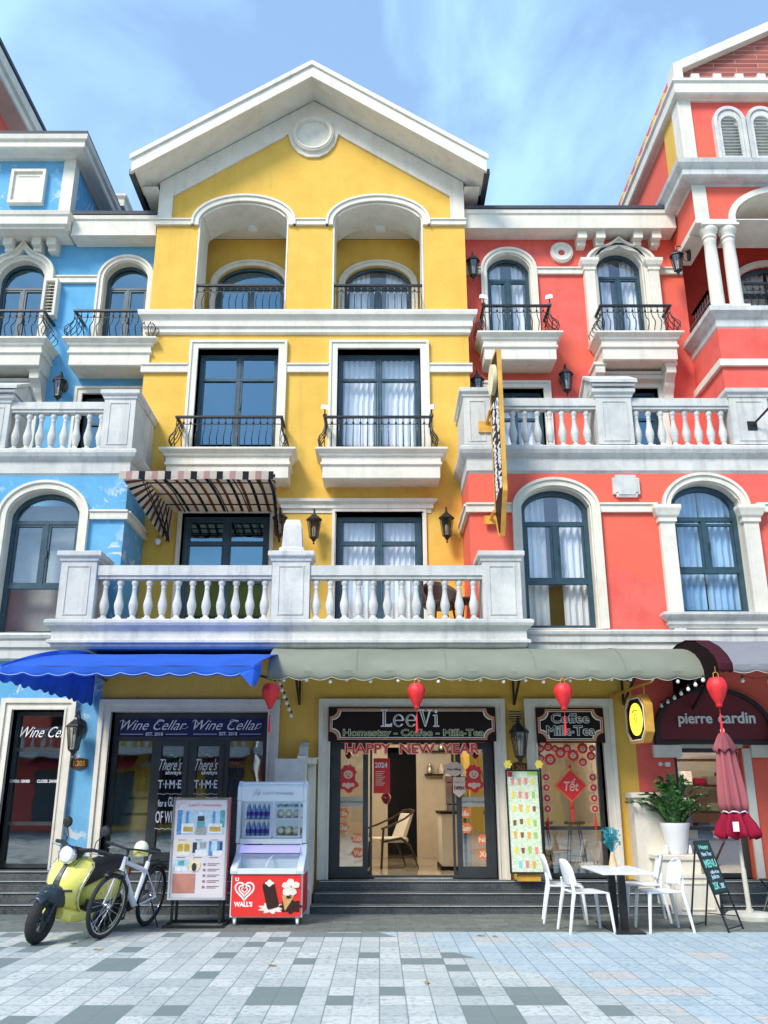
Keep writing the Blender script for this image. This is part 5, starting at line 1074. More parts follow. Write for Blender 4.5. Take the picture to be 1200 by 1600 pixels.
for k, w in enumerate((.18,.20,.19,.20,.13)): m.box(2.065-w/2,2.065+w/2,F-.0135,F-.0121,2.725-k*.035,2.74-k*.035)
m.build('print', BROWN, t)
# floodlights on balconette corners
def flood(label, x, y, z, rz, dz=0, group='small white floodlights'):
    t = thing('floodlight', label, 'floodlight', (x,y,z), group=group, local=True, rot=(0,0,R(rz)))
    m = MB(); m.add([(-.07,-.05,.05),(.07,-.05,.05),(.07,.05,.10),(-.07,.05,.10),(-.06,-.02,.15),(.06,-.02,.15),(.06,.05,.17),(-.06,.05,.17)], [(0,3,2,1),(4,5,6,7),(0,1,5,4),(1,2,6,5),(2,3,7,6),(3,0,4,7)]); m.build('housing', WPL, t)
    m = MB(); m.tube([(0,.02,-.02),(0,.02,.09)], .012, 6); m.box(-.03,.03,-.01,.05,-.06,-.02); m.build('bracket', BLKP, t)
flood('small white floodlight at the left corner of the yellow balconette', -.97, 14.40, 8.02, 20); flood('small white floodlight at the right corner of the yellow balconette', .92, 14.40, 8.02, -20)
flood('small white floodlight at the left corner of the coral balconette', 2.0, 14.82, 10.53, 20); flood('small white floodlight at the right corner of the coral balconette', 3.26, 14.82, 10.53, -20)
t = thing('wall_lamp', 'small white lamp below the left end of the striped awning', 'lamp', (-3.88,14.88,5.72)); m = MB(); m.lathe((-3.88,14.80,5.74),[(.05,.05),(.055,0),(.03,-.05)],10); m.build('lamp_glass', WPL, t, smooth=True); m = MB(); m.tube([(-3.88,14.89,5.86),(-3.88,14.80,5.86),(-3.88,14.80,5.79)], .01, 5); m.build('bracket', GOLD, t)
# ================= CAFE AND SHOP CONTENTS =================
WALN = plain('dark_chair_wood', (.035,.014,.008), .3, var=.2); CUSH = plain('cream_cushion', (.72,.66,.54), .8, var=.05)
t = thing('armchair', 'dark wood armchair with cream cushions just inside the open cafe door', 'armchair', (.14,15.9,FL), local=True, rot=(0,0,R(24)))
m = MB(); m.tiers(-.25,.27,-.24,.24,[(-.02,.40),(0,.41),(0,.46),(-.02,.48)],backoff=True); m.build('seat', CUSH, t)
m = MB(); m.hull8([(.18,-.22,.48),(.18,.22,.48),(.34,.20,.86),(.34,-.20,.86)],[(.24,-.22,.48),(.24,.22,.48),(.39,.20,.86),(.39,-.20,.86)]); m.build('backrest', CUSH, t)
for sy in (-1, 1):
    m = MB(); m.tube([(-.24,sy*.27,0),(-.22,sy*.27,.40),(-.20,sy*.27,.62)], .02, 6); m.build('leg', WALN, t)
    m = MB(); m.tube([(.45,sy*.25,0),(.30,sy*.25,.35),(.12,sy*.27,.47),(-.20,sy*.27,.42)], .02, 6, rads=[.012,.02,.024,.018]); m.build('leg', WALN, t)
    m = MB(); m.tube([(-.24,sy*.28,.62),(-.05,sy*.28,.68),(.2,sy*.26,.78),(.40,sy*.22,.90)], .024, 6, flat=.7); m.build('armrest', WALN, t)
m = MB(); m.tube([(.40,-.22,.90),(.42,0,.92),(.40,.22,.90)], .02, 6); m.build('top_rail', WALN, t)
t = thing('counter_cabinet', 'cream cabinet with a dark base inside the cafe, right of the corridor', 'cabinet', (1.35,15.6,FL)); m = MB(); m.box(1.02,1.75,15.3,16.4,FL+.06,FL+.86); m.build('body', CUSH, t)
m = MB(); m.box(.99,1.78,15.27,16.43,FL+.862,FL+.90); m.box(1.0,1.77,15.28,16.42,FL+.001,FL+.058); m.box(1.38,1.42,15.285,15.299,FL+.06,FL+.86); m.build('dark_trim', BROWN, t)
t = thing('coffee_machine', 'chrome and black coffee machine on the cream cabinet', 'coffee machine', (1.4,15.7,FL+.9)); m = MB(); m.box(1.12,1.68,15.45,15.95,FL+.901,FL+1.0); m.box(1.12,1.68,15.6,15.95,FL+1.0,FL+1.35); m.tiers(1.12,1.68,15.45,15.95,[(0,FL+1.35),(.02,FL+1.37),(.02,FL+1.46),(0,FL+1.5)],backoff=True); m.build('body', CHR, t)
m = MB(); [m.lathe((x,15.52,FL+1.33),[(.035,0),(.035,-.05),(.02,-.07)],10) for x in (1.28,1.52)]; m.box(1.14,1.66,15.46,15.58,FL+1.001,FL+1.02); m.build('brew_group', BLKP, t)
t = thing('wall_shelf', 'dark shelf of cups and jars above the coffee machine', 'shelf', (1.3,18.2,1.9)); m = MB(); m.box(.9,2.2,18.15,18.38,1.9,1.93); m.box(.9,2.2,18.15,18.38,2.35,2.38); m.build('board', BROWN, t)
for i in range(9): m = MB(); z = 1.931 if i < 5 else 2.381; x = 1.0+.24*(i%5); m.lathe((x,18.25,z),[(.05,0),(.06,.02),(.055,.14),(.03,.17),(.03,.2)],10); m.build('jar', CUSH if i%2 else CHR, t, smooth=True)
for i in range(3):
    t = thing('pendant_lamp', 'warm pendant lamp hanging over the cafe counter' if i == 0 else ('warm pendant lamp hanging in the middle of the cafe' if i == 1 else 'warm pendant lamp near the cafe window bar'), 'lamp', ([1.5,.2,2.8][i],[16.2,15.6,15.2][i],2.6)); x, y = [1.5,.2,2.8][i], [16.2,15.6,15.2][i]
    m = MB(); m.lathe((x,y,2.75),[(.02,.12),(.05,.10),(.12,0),(.115,0)],14,caps=False); m.tube([(x,y,2.86),(x,y,3.3)],.005,4); m.build('lamp_shade', GOLD, t); m = MB(); m.lathe((x,y,2.72),[(.01,.06),(.045,.02),(.04,-.02),(.01,-.045)],10); m.build('bulb', emit('warm_bulb', (1,.8,.5), 12), t, smooth=True)
    ld = bpy.data.lights.new('pendant_light','POINT'); ld.energy = 36; ld.color = (1,.94,.84); ld.shadow_soft_size = .06; lo = bpy.data.objects.new('pendant_light', ld); COL.objects.link(lo); lo.parent = t; lo.location = (0,0,-.02)
t = thing('ceiling_lamp', 'bright lamp inside the shop behind the folded parasol', 'lamp', (5.0,15.3,3.0)); m = MB(); m.lathe((5.0,15.3,3.1),[(.12,.19),(.14,.12),(.10,.06)],14); m.build('lamp_shade', WPL, t); m = MB(); m.lathe((5.0,15.3,3.1),[(.09,.058),(.06,.02),(.01,0)],12); m.build('bulb', bpy.data.materials['warm_bulb'], t)
ld = bpy.data.lights.new('shop_light','POINT'); ld.energy = 60; ld.color = (1,.93,.75); ld.shadow_soft_size = .08; lo = bpy.data.objects.new('shop_light', ld); COL.objects.link(lo); lo.parent = t; lo.location = (0,0,-.02)
t = thing('display_shelf', 'lit display shelf of folded clothes inside the shop behind the parasol', 'shelf', (5.0,16.6,FL))
for z in (FL+.4,FL+.85,FL+1.3,FL+1.75): m = MB(); m.box(4.1,6.4,16.4,16.9,z,z+.03); m.build('board', WOOD, t)
random.seed(9)
for z in (.431,.881,1.331):
    for k in range(9): m = MB(); h_ = random.uniform(.10,.28); m.tiers(4.2+.24*k,4.38+.24*k,16.45,16.75,[(0,FL+z),(.01,FL+z+.01),(.01,FL+z+h_-.02),(0,FL+z+h_)],backoff=True); m.build('folded_clothes', [CUSH,CRIM,DARK,CUR,SAGE][(k*3+int(z*10))%5], t)
for i, x in enumerate((2.55,3.05)):
    t = thing('bar_stool', ['dark bar stool behind the cafe window, left one','dark bar stool behind the cafe window, right one'][i], 'bar stool', (x,14.6,FL), group='bar stools behind the cafe window')
    m = MB(); m.lathe((x,14.6,0),[(.15,FL+.72),(.165,FL+.735),(.165,FL+.755),(.15,FL+.77)],18); m.build('seat', WOOD, t, smooth=True)
    for k in range(4): a = R(45+90*k); m = MB(); m.tube([(x+.09*math.cos(a),14.6+.09*math.sin(a),FL+.72),(x+.21*math.cos(a),14.6+.21*math.sin(a),FL)],.012,6); m.build('leg', IRON, t)
    m = MB(); m.tube([(x+.17*math.cos(R(45+90*k)),14.6+.17*math.sin(R(45+90*k)),FL+.26) for k in range(4)],.009,5,closed=True); m.build('footrest', IRON, t)
for i, x in enumerate((2.62,3.08)):
    t = thing('wire_terrarium', ['gold wire pyramid ornament at the left of the cafe window','gold wire pyramid ornament at the right of the cafe window'][i], 'ornament', (x,14.06,.52), group='gold wire pyramids in the window')
    m = MB(); b_ = [(x-.15,13.98,.50),(x+.15,13.98,.50),(x+.15,14.2,.50),(x-.15,14.2,.50)]; m.tube(b_,.006,4,closed=True)
    for p in b_: m.tube([p,(x,14.09,.96)],.006,4)
    m.build('wire_frame', plain('pale_gold_wire',(.7,.6,.42),.4,metal=.3), t); m = MB(); [m.lathe((x-.06+.05*k,14.08,.51),[(.02,0),(.035,.02),(.03,.05),(.01,.07)],8) for k in range(4)]; m.build('pebbles', CUSH, t, smooth=True)
m = MB(); m.box(2.36,3.37,13.93,14.25,FL+.001,.495); o = m.build('window_ledge', STEP, yb)
# wine shop contents
t = thing('wine_barrel', 'pale barrel with bottles on top behind the wine shop glass', 'barrel', (-3.72,14.5,.5)); m = MB(); m.lathe((-3.72,14.5,0),[(.22,.50),(.26,.62),(.32,.90),(.33,1.05),(.32,1.2),(.26,1.48),(.22,1.58)],24); m.build('body', plain('pale_oak',(.50,.43,.25),.6,var=.2), t, smooth=True)
for z, r in ((.62,.262),(.85,.312),(1.25,.315),(1.48,.263)): m = MB(); m.lathe((-3.72,14.5,z),[(r+.004,-.02),(r+.012,0),(r+.004,.02)],24); m.build('hoop', FRB, t, smooth=True)
def bottle(x, y, z, mat, lab, s_=1, group='wine bottles in the shop'):
    m = MB(); m.lathe((x,y,z),[(.034*s_,0),(.038*s_,.01*s_),(.038*s_,.18*s_),(.03*s_,.21*s_),(.014*s_,.24*s_),(.013*s_,.30*s_),(.016*s_,.31*s_)],12); o = m.build('wine_bottle', mat, None, smooth=True, loc=(x,y,z)); tag(o, lab, 'bottle', group); return o
GRB = plain('olive_bottle_glass', (.05,.09,.02), .12); YLB = plain('amber_bottle_glass',(.30,.26,.03),.15)
for i in range(5): bottle(-3.84+.06*i,14.45+.05*(i%2),1.581,GRB if i%2 else YLB,'wine bottle standing on the pale barrel')
t = thing('wine_shelf', 'dark wall shelf filled with bottles at the back of the wine shop', 'shelf', (-2.6,16.5,.5))
for z in (.9,1.35,1.8,2.25): m = MB(); m.box(-4.2,-1.3,16.35,16.75,z,z+.03); m.build('board', WOOD, t)
for r_, z in enumerate((.931,1.381,1.831)):
    for i in range(22): bottle(-4.1+.13*i+random.uniform(-.015,.015),16.5,z,[GRB,YLB,REDP,GRB][(i*7+r_)%4],'wine bottle in a row on the back shelf of the wine shop',1.0,'wine bottles on the back shelf')
# ---- stickers and new year decorations ----
ORNG = plain('orange_sticker', (.82,.20,.06), .5); PCH = plain('peach_print', (.80,.50,.36), .5, var=.05)
def blob(cx, cz, rx, rz, n=24, k=.14, f=7, ph=0): return [(cx+rx*(1+k*math.cos(f*2*math.pi*i/n+ph))*math.cos(2*math.pi*i/n), cz+rz*(1+k*math.cos(f*2*math.pi*i/n+ph))*math.sin(2*math.pi*i/n)) for i in range(n)]
def word_sticker(x, z, w, h, body, yy=13.835):
    t = thing('word_sticker', '', 'sticker', (x,yy,z), group='orange word stickers on the door glass'); m = MB(); m.sheet(blob(x,z,w/2*1.12,h/2*1.35,28,.08,6), [], yy-.003, yy-.001); m.build('backing', ORNG, t)
    text_mb(body, x-w*.42, x+w*.42, z-h*.36, z+h*.36, yy-.004, depth=.002, bold=.03).build('lettering', plain('cream_ink',(.85,.72,.5),.5) if 'cream_ink' not in bpy.data.materials else bpy.data.materials['cream_ink'], t); return t
for x, z, b_, lab in ((-.55,1.27,'T\u1ebft','upper orange word sticker on the left door glass'),(-.54,1.07,'Khai','second orange word sticker down on the left door glass'),(-.33,.92,'T\u01b0\u01a1i','third orange word sticker down on the left door glass'),(-.32,.72,'Vui','lowest orange word sticker on the left door glass'),(1.27,1.27,'S\u1eafc','upper orange word sticker on the right door glass'),(1.28,1.06,'Sum','second orange word sticker down on the right door glass'),(1.53,.90,'N\u1edf','third orange word sticker down on the right door glass'),(1.53,.70,'Xu','lowest orange word sticker on the right door glass')):
    word_sticker(x, z, .16, .11, b_)['label'] = lab
for x, lab in ((-.47,'red figure sticker with a smiling face on the left door glass'),(1.42,'red figure sticker with a smiling face on the right door glass')):
    t = thing('figure_sticker', lab, 'sticker', (x,13.83,1.8), group='red figure stickers on the door glass'); z = 1.82
    m = MB(); m.sheet(blob(x,z-.13,.14,.12,30,.16,5,1), [], 13.829, 13.832); m.build('outline', REDP, t)
    m = MB(); m.sheet(blob(x,z+.03,.12,.11,30,.10,9), [], 13.825, 13.828); m.build('red_hood', REDP, t)
    m = MB(); m.sheet(blob(x,z+.0,.07,.06,20,0,1), [], 13.821, 13.824); m.sheet(blob(x-.06,z-.15,.035,.03,12,0,1), [], 13.821, 13.824); m.sheet(blob(x+.06,z-.15,.035,.03,12,0,1), [], 13.821, 13.824); m.sheet(blob(x,z-.16,.05,.045,12,.1,4), [], 13.822, 13.825); m.build('face', PCH, t)
    m = MB(); m.sheet(blob(x-.025,z+.01,.008,.012,8,0,1), [], 13.818, 13.820); m.sheet(blob(x+.025,z+.01,.008,.012,8,0,1), [], 13.818, 13.820); m.sheet(blob(x,z-.025,.022,.008,8,0,1), [], 13.818, 13.820); m.build('features', BROWN, t)
t = thing('wall_calendar', 'red poster reading 2024 hanging beside the left sliding door', 'poster', (.0,13.95,1.8)); m = MB(); m.box(-.09,.16,13.94,13.946,1.55,2.06); m.build('sheet', REDP, t)
m = text_mb('2024', -.07, .12, 1.92, 2.0, 13.938, depth=.003, bold=.03); m.build('lettering', WPNT, t); m = MB()
for k in range(8): m.box(-.06,.08-.02*(k%3),13.936,13.939,1.86-.028*k,1.872-.028*k)
m.build('print', PCH, t)
for x, z, r, lab in ((.10,1.48,.08,'dark red balloon under the 2024 poster'),(-.47,2.10,.05,'small dark red balloon at the top of the left door glass'),(1.45,2.10,.05,'small dark red balloon at the top of the right door glass')):
    t = thing('balloon', lab, 'balloon', (x,13.98,z)); m = MB(); m.lathe((x,13.98 if r > .06 else 13.80,z),[(.005,-r*1.15),(r*.6,-r*.8),(r,0),(r*.8,r*.6),(r*.3,r*.95),(.004,r)],14); m.build('skin', plain('dark_red_balloon',(.22,.01,.02),.2), t, smooth=True); m = MB(); m.tube([(x,13.98 if r > .06 else 13.80,z-r*1.15),(x+.01,13.98 if r > .06 else 13.80,z-r*1.15-.12)],.002,4); m.build('string', WPNT, t)
t = thing('door_plaque', 'pale frilled plaque hanging above the open plaque', 'plaque', (1.12,13.79,1.9)); m = MB(); m.sheet(blob(1.12,1.90,.15,.10,40,.06,10), [], 13.785, 13.80); m.build('board', plain('pink_beige_board',(.68,.50,.40),.6), t); m = text_mb('Hoa H\u1ed3ng', 1.02, 1.22, 1.87, 1.92, 13.784, depth=.003, bold=.03); m.build('lettering', BROWN, t)
t = thing('door_plaque', 'pennant shaped plaque reading open on the right sliding door edge', 'plaque', (1.19,13.79,1.6)); m = MB(); m.sheet([(1.10,1.78),(1.10,1.56),(1.19,1.49),(1.28,1.56),(1.28,1.78)], [], 13.785, 13.80); m.build('board', bpy.data.materials['pink_beige_board'], t); m = text_mb('OPEN', 1.115, 1.265, 1.60, 1.65, 13.784, depth=.003, bold=.03); m.build('lettering', BROWN, t); m = text_mb('Welcome', 1.12, 1.26, 1.69, 1.73, 13.784, depth=.003); m.build('small_lettering', COPP, t)
for x in (-.42, 1.40):
    t = thing('glass_lettering', 'grey band with small lettering on the left door glass' if x < 0 else 'grey band with small lettering on the right door glass', 'lettering', (x,13.83,1.45)); m = MB(); m.box(x-.22,x+.22,13.832,13.835,1.36,1.50); m.build('film', plain('frosted_film',(.42,.41,.34),.7), t); m = text_mb('LeeVi Homestay', x-.20, x+.20, 1.40, 1.45, 13.831, depth=.002); m.build('lettering', FRB, t)
# cafe window ornaments
t = thing('face_garland', 'garland of red discs with golden smiling faces across the top of the cafe window', 'garland', (2.85,13.82,2.15))
random.seed(5)
for i, (x, z, r) in enumerate(((2.44,2.20,.06),(2.56,2.22,.065),(2.58,2.04,.085),(2.74,2.14,.08),(2.93,2.10,.085),(3.08,2.20,.08),(3.20,2.09,.065),(3.07,2.00,.06),(2.44,2.06,.05),(2.66,2.2,.05),(3.22,2.2,.05),(2.84,2.2,.06))):
    m = MB(); m.sheet(blob(x,z,r,r,28,.05,9), [], 13.815-.002*i, 13.818-.002*i); d = m.build('disc', REDP, t)
    m = MB(); m.sheet(blob(x,z-.005,r*.52,r*.50,16,0,1), [], 13.812-.002*i, 13.814-.002*i); m.build('face', PCH, d)
    m = MB(); m.box(x-r*.3,x+r*.3,13.8095-.002*i,13.811-.002*i,z+r*.08,z+r*.16); m.box(x-r*.2,x+r*.2,13.8095-.002*i,13.811-.002*i,z-r*.22,z-r*.14); m.build('features', BROWN, d)
t = thing('diamond_ornament', 'large red diamond ornament with gold lettering in the cafe window', 'ornament', (2.87,13.8,1.6)); c, z = 2.87, 1.66
m = MB(); m.sheet([(c,z-.25),(c+.25,z),(c,z+.25),(c-.25,z)], [], 13.80, 13.82)
m.build('panel', REDL, t); m = MB(); m.band([(c,z-.24),(c+.24,z),(c,z+.24),(c-.24,z)], [(c,z-.225),(c+.225,z),(c,z+.225),(c-.225,z)], 13.796, 13.7995, closed=True); m.build('gold_border', GOLD, t)
text_mb('T\u1ebft', c-.11, c+.11, z-.08, z+.10, 13.797, depth=.006, bold=.02, shear=.2).build('lettering', PCH, t)
m = MB(); m.lathe((c,13.81,z+.25),[(.01,.05),(.03,.03),(.01,0)],8); m.lathe((c,13.81,z-.25),[(.01,0),(.035,-.03),(.03,-.06),(.012,-.09),(.02,-.12),(.014,-.26)],8); m.build('tassel', REDL, t)
for x, lab in ((2.50,'string of four red medallions at the left of the cafe window'),(3.20,'string of four red medallions at the right of the cafe window')):
    t = thing('medallion_string', lab, 'ornament', (x,13.81,1.5), group='strings of red medallions'); m = MB(); m.tube([(x,13.815,2.0),(x,13.815,1.1)], .004, 4); m.build('cord', REDL, t)
    for k in range(4):
        z = 1.78-.15*k; m = MB(); m.lathe((x,13.80,z),[(.062,-.006),(.062,.006)],20,axis='y'); d = m.build('medallion', PCH, t); m = MB(); m.lathe((x,13.792,z),[(.047,-.002),(.047,.001)],20,axis='y'); m.build('red_face', REDP, d); m = MB(); m.lathe((x,13.789,z),[(.022,-.001),(.022,.001)],8,axis='y'); m.build('emblem', PCH, d)
    m = MB(); m.lathe((x,13.81,1.12),[(.006,.1),(.012,.06),(.018,0),(.016,-.08)],8); m.build('tassel', REDL, t)
# menu board
t = thing('menu_board', 'tall pale green menu board with rows of coloured drinks', 'menu board', (2.07,13.42,FL)); LEAN = Matrix.Translation((0,13.36,.47))@Matrix.Rotation(R(-3.5),4,'X')@Matrix.Translation((0,-13.36,-.47))
x0, x1, z0, z1 = 1.84, 2.33, .47, 1.88
m = MB(); m.band(rect(x0,x1,z0,z1), rect(x0+.022,x1-.022,z0+.022,z1-.022), 13.33, 13.37, closed=True); m.xf(LEAN).build('frame', BLKP, t)
mm, n, l, b = base_mat('menu_paper', (.7,.78,.62), .6); g = n.new('ShaderNodeNewGeometry'); ns = n.new('ShaderNodeTexNoise'); ns.inputs['Scale'].default_value = 26; ns.inputs['Detail'].default_value = 5; ns.inputs['Distortion'].default_value = 2; cr2 = n.new('ShaderNodeValToRGB'); e = cr2.color_ramp.elements; e[0].position = .42; e[0].color = (.78,.82,.74,1); e[1].position = .6; e[1].color = (.50,.68,.36,1); l.new(g.outputs['Position'], ns.inputs[0]); l.new(ns.outputs[0], cr2.inputs[0]); l.new(cr2.outputs[0], b.inputs[0])
m = MB(); m.box(x0+.022,x1-.022,13.34,13.365,z0+.022,z1-.022); m.xf(LEAN).build('sheet', mm, t)
drk = [plain('drink_'+nm, c, .4, var=.1) for nm, c in (('pink',(.85,.28,.25)),('yellow',(.85,.68,.10)),('orange',(.85,.42,.08)),('brown',(.25,.10,.04)),('green',(.35,.60,.12)),('blue',(.25,.65,.80)))]
m = MB(); random.seed(11); rows = [[0,0,0,1],[1,0,0,4],[1,2,1,3],[3,3,1,4],[2,3,2,4],[1,3,4,0],[5,0,2]]
for r_, row in enumerate(rows):
    for c_, k in enumerate(row):
        x = x0+.10+(x1-x0-.2)*c_/3+(.05 if r_ == 6 else 0); z = z1-.17-.185*r_+random.uniform(-.012,.012); w = .025; h = .046 if k != 3 else .036
        m = MB(); m.add([(x-w*.75,13.337,z-h),(x+w*.75,13.337,z-h),(x+w,13.337,z+h),(x-w,13.337,z+h),(x-w*.75,13.339,z-h),(x+w*.75,13.339,z-h),(x+w,13.339,z+h),(x-w,13.339,z+h)], [(0,1,2,3),(7,6,5,4),(0,4,5,1),(1,5,6,2),(2,6,7,3),(3,7,4,0)]); m.xf(LEAN).build('printed_drink', drk[k], t)
m = MB(); m.box(x0+.03,x0+.10,13.336,13.339,z1-.10,z1-.03); m.xf(LEAN).build('red_corner', REDP, t); m = MB(); m.box(x1-.17,x1-.03,13.336,13.339,z1-.08,z1-.03); m.xf(LEAN).build('green_corner', drk[4], t)
m = MB(); m.box(x0+.1,x1-.06,13.37,13.40,FL+.001,.475); m.build('stand', GOLD, t)
for x, lab in ((1.86,'yellow paper flower on the top left corner of the menu board'),(2.31,'yellow paper flower on the top right corner of the menu board')):
    m = MB(); m.sheet(blob(x,1.95,.055,.055,30,.18,6), [], 13.27, 13.285); m.lathe((x,13.265,1.95),[(.018,-.008),(.018,.006)],10,axis='y'); tag(m.build('paper_flower', drk[1], None, loc=(x,13.27,1.95)), lab, 'flower', 'yellow paper flowers on the menu board')
# ================= WHITE STAIR WALLS =================
t = thing('stair_wall', 'white stone stair wall with a curved top between wine shop and cafe', 'wall', (-1.2,13.3,0))
m = MB(); m.box(-1.50,-1.06,13.1,13.69,0.002,2.02); m.build('pillar', STO, t)
m = MB(); m.sheet([(13.1,2.021),(13.69,2.021),(13.69,2.30),(13.55,2.27),(13.42,2.2),(13.32,2.1),(13.24,2.07),(13.1,2.06)], [], -1.18, -1.06, axis='x'); m.build('scrolled_top', WHT, t)
m = MB(); m.sheet([(12.88,0.003),(13.69,0.003),(13.69,1.95),(13.55,1.95),(13.5,.75),(13.1,.45),(12.88,.30)], [], -1.055, -.94, axis='x'); m.build('side_slab', WHT, t)
m = MB(); m.tiers(-1.055,-.945,13.45,13.68,[(.0,1.951),(.02,1.97),(.02,2.02),(.04,2.05)]); m.build('slab_cap', WHT, t)
t = thing('stair_wall', 'white stepped stair wall carrying the potted plant, right of the cafe window', 'wall', (4.1,13.3,0))
m = MB(); m.box(3.66,4.20,13.36,13.69,0.002,1.47); m.tiers(3.66,4.20,13.36,13.69,[(0,1.471),(.03,1.49),(.03,1.55),(0,1.56)]); m.build('pillar', WHT, t)
m = MB(); m.box(3.84,4.40,12.96,13.359,.002,.66); m.tiers(3.84,4.40,12.96,13.359,[(0,.661),(.03,.68),(.03,.73),(.01,.74)]); m.build('upper_block', WHT, t)
m = MB(); m.box(3.97,4.55,12.80,12.958,.002,.45); m.box(4.401,4.55,12.959,13.68,.002,.45); m.tiers(3.97,4.55,12.80,12.957,[(0,.451),(.02,.46),(.02,.50)]); m.band(rect(4.03,4.49,.06,.40), rect(4.05,4.47,.08,.38), 12.787, 12.80, closed=True); m.build('lower_block', WHT, t)
# ================= POTTED PLANT =================
t = thing('potted_plant', 'bushy dark green plant in a white pot on the stair wall', 'plant', (4.16,13.15,.74)); px_, py_ = 4.16, 13.15
m = MB(); m.lathe((px_,py_,.742),[(.11,0),(.125,.02),(.155,.14),(.185,.32),(.20,.38),(.20,.41),(.185,.41),(.18,.36),(.15,.34)],24); m.build('pot', WPL, t, smooth=True)
for s_ in (-1,1): m = MB(); m.lathe((px_+s_*.165,py_-.05,.745),[(.02,0),(.03,.02),(.015,.10),(.005,.12)],8); m.build('foot_ornament', WPL, t, smooth=True)
LEAF = plain('leaf_green', (.035,.12,.03), .35, var=.5, scale=9); LEAF2 = plain('young_leaf_green', (.10,.24,.05), .4, var=.4, scale=9); STEM = plain('leaf_stem', (.06,.14,.04), .5)
random.seed(21); lf = MB(); st = MB()
for k in range(50):
    a = random.uniform(0, 6.283); sp_ = random.uniform(.12,.62)*(1 if abs(math.cos(a)) > .4 else .7); hh = random.uniform(.25,.66)*(1.15-.5*sp_)
    pts = [Vector((px_+.08*math.cos(a)*(1-q)+sp_*math.cos(a)*q**1.3, py_+.08*math.sin(a)*(1-q)+sp_*math.sin(a)*.75*q**1.3, 1.08+hh*math.sin(q*1.75)-.02)) for q in [i/9 for i in range(10)]]
    st.tube(pts, .007, 5, rads=[.010-.0007*i for i in range(10)])
    for i in range(2, 10):
        d = (pts[i]-pts[i-1]).normalized(); side = d.cross(Vector((0,0,1))).normalized()
        for s_ in (-1, 1):
            dirv = (side*s_*.8+d*.75+Vector((0,0,random.uniform(.0,.45)))).normalized(); L_ = random.uniform(.065,.105); wv = d.cross(dirv).cross(dirv).normalized()*L_*.32; nrm = dirv.cross(wv).normalized()*.008
            p = pts[i]; lf.add([p, p+dirv*L_*.35+wv, p+dirv*L_*.75+wv*.8, p+dirv*L_, p+dirv*L_*.75-wv*.8, p+dirv*L_*.35-wv, p+dirv*L_*.5+nrm*1.6], [(0,1,6),(1,2,6),(2,3,6),(3,4,6),(4,5,6),(5,0,6)], 1 if random.random() < .25 else 0)
st.build('stems', STEM, t); lf.build('leaves', [LEAF, LEAF2], t, fixn=False)
# ================= FREEZER =================
t = thing('ice_cream_freezer', 'white glass topped ice cream freezer with a red printed front', 'freezer', (-1.40,12.0,0)); x0, x1 = -1.84, -.95; yf, yb2 = 11.76, 12.5
FRZ = plain('freezer_white', (.74,.80,.84), .3, var=.03); FRG = plain('freezer_grey_blue', (.42,.50,.56), .4, var=.05); PRT = plain('freezer_red_print', (.80,.035,.03), .35, var=.04)
m = MB(); m.box(x0,x1,yf+.02,yb2,.09,.585); m.build('chest', FRZ, t, bevel=.012)
m = MB(); m.sheet([(x0+.035,.105),(x1-.035,.105),(x1-.015,.125),(x1-.015,.56),(x1-.035,.58),(x0+.035,.58),(x0+.015,.56),(x0+.015,.125)], [], yf+.008, yf+.0195); m.build('front_panel', PRT, t)
m = MB(); m.box(x1+.001,x1+.006,yf+.06,yb2-.02,.12,.57); m.build('side_panel', PRT, t)
# sloping collar with the glass lids
def side_loft(sec, a, b): m = MB(); m.sheet(sec, [], a, b, axis='x'); return m
m = side_loft([(yf-.01,.586),(yb2,.586),(yb2,.92),(yf+.40,.92),(yf+.36,.80),(yf-.005,.66),(yf-.02,.63)], x0-.01, x0+.075); m.v += []; 
m2 = side_loft([(yf-.01,.586),(yb2,.586),(yb2,.92),(yf+.40,.92),(yf+.36,.80),(yf-.005,.66),(yf-.02,.63)], x1-.075, x1+.01); m.add(m2.v, m2.f)
m.box(x0+.075,x1-.075,yf-.012,yf+.05,.586,.652); m.box(x0+.075,x1-.075,yf+.34,yb2,.586,.80); m.build('collar', FRZ, t, bevel=.008)
m = MB(); m.add([(x0+.08,yf+.05,.655),(x1-.08,yf+.05,.655),(x1-.08,yf+.34,.78),(x0+.08,yf+.34,.78)], [(0,1,2,3)]); m.build('lid_glass', GLX, t)
m = MB(); m.tube([(-1.42,yf+.05,.665),(-1.40,yf+.18,.735),(-1.36,yf+.34,.79)], .012, 6); m.build('lid_handle', FRZ, t)
m = MB(); m.box(x0+.08,x1-.08,yf+.06,yf+.33,.50,.587); m.build('frosty_stock', plain('frosty_packs', (.55,.66,.62), .8, var=.5, scale=18), t)
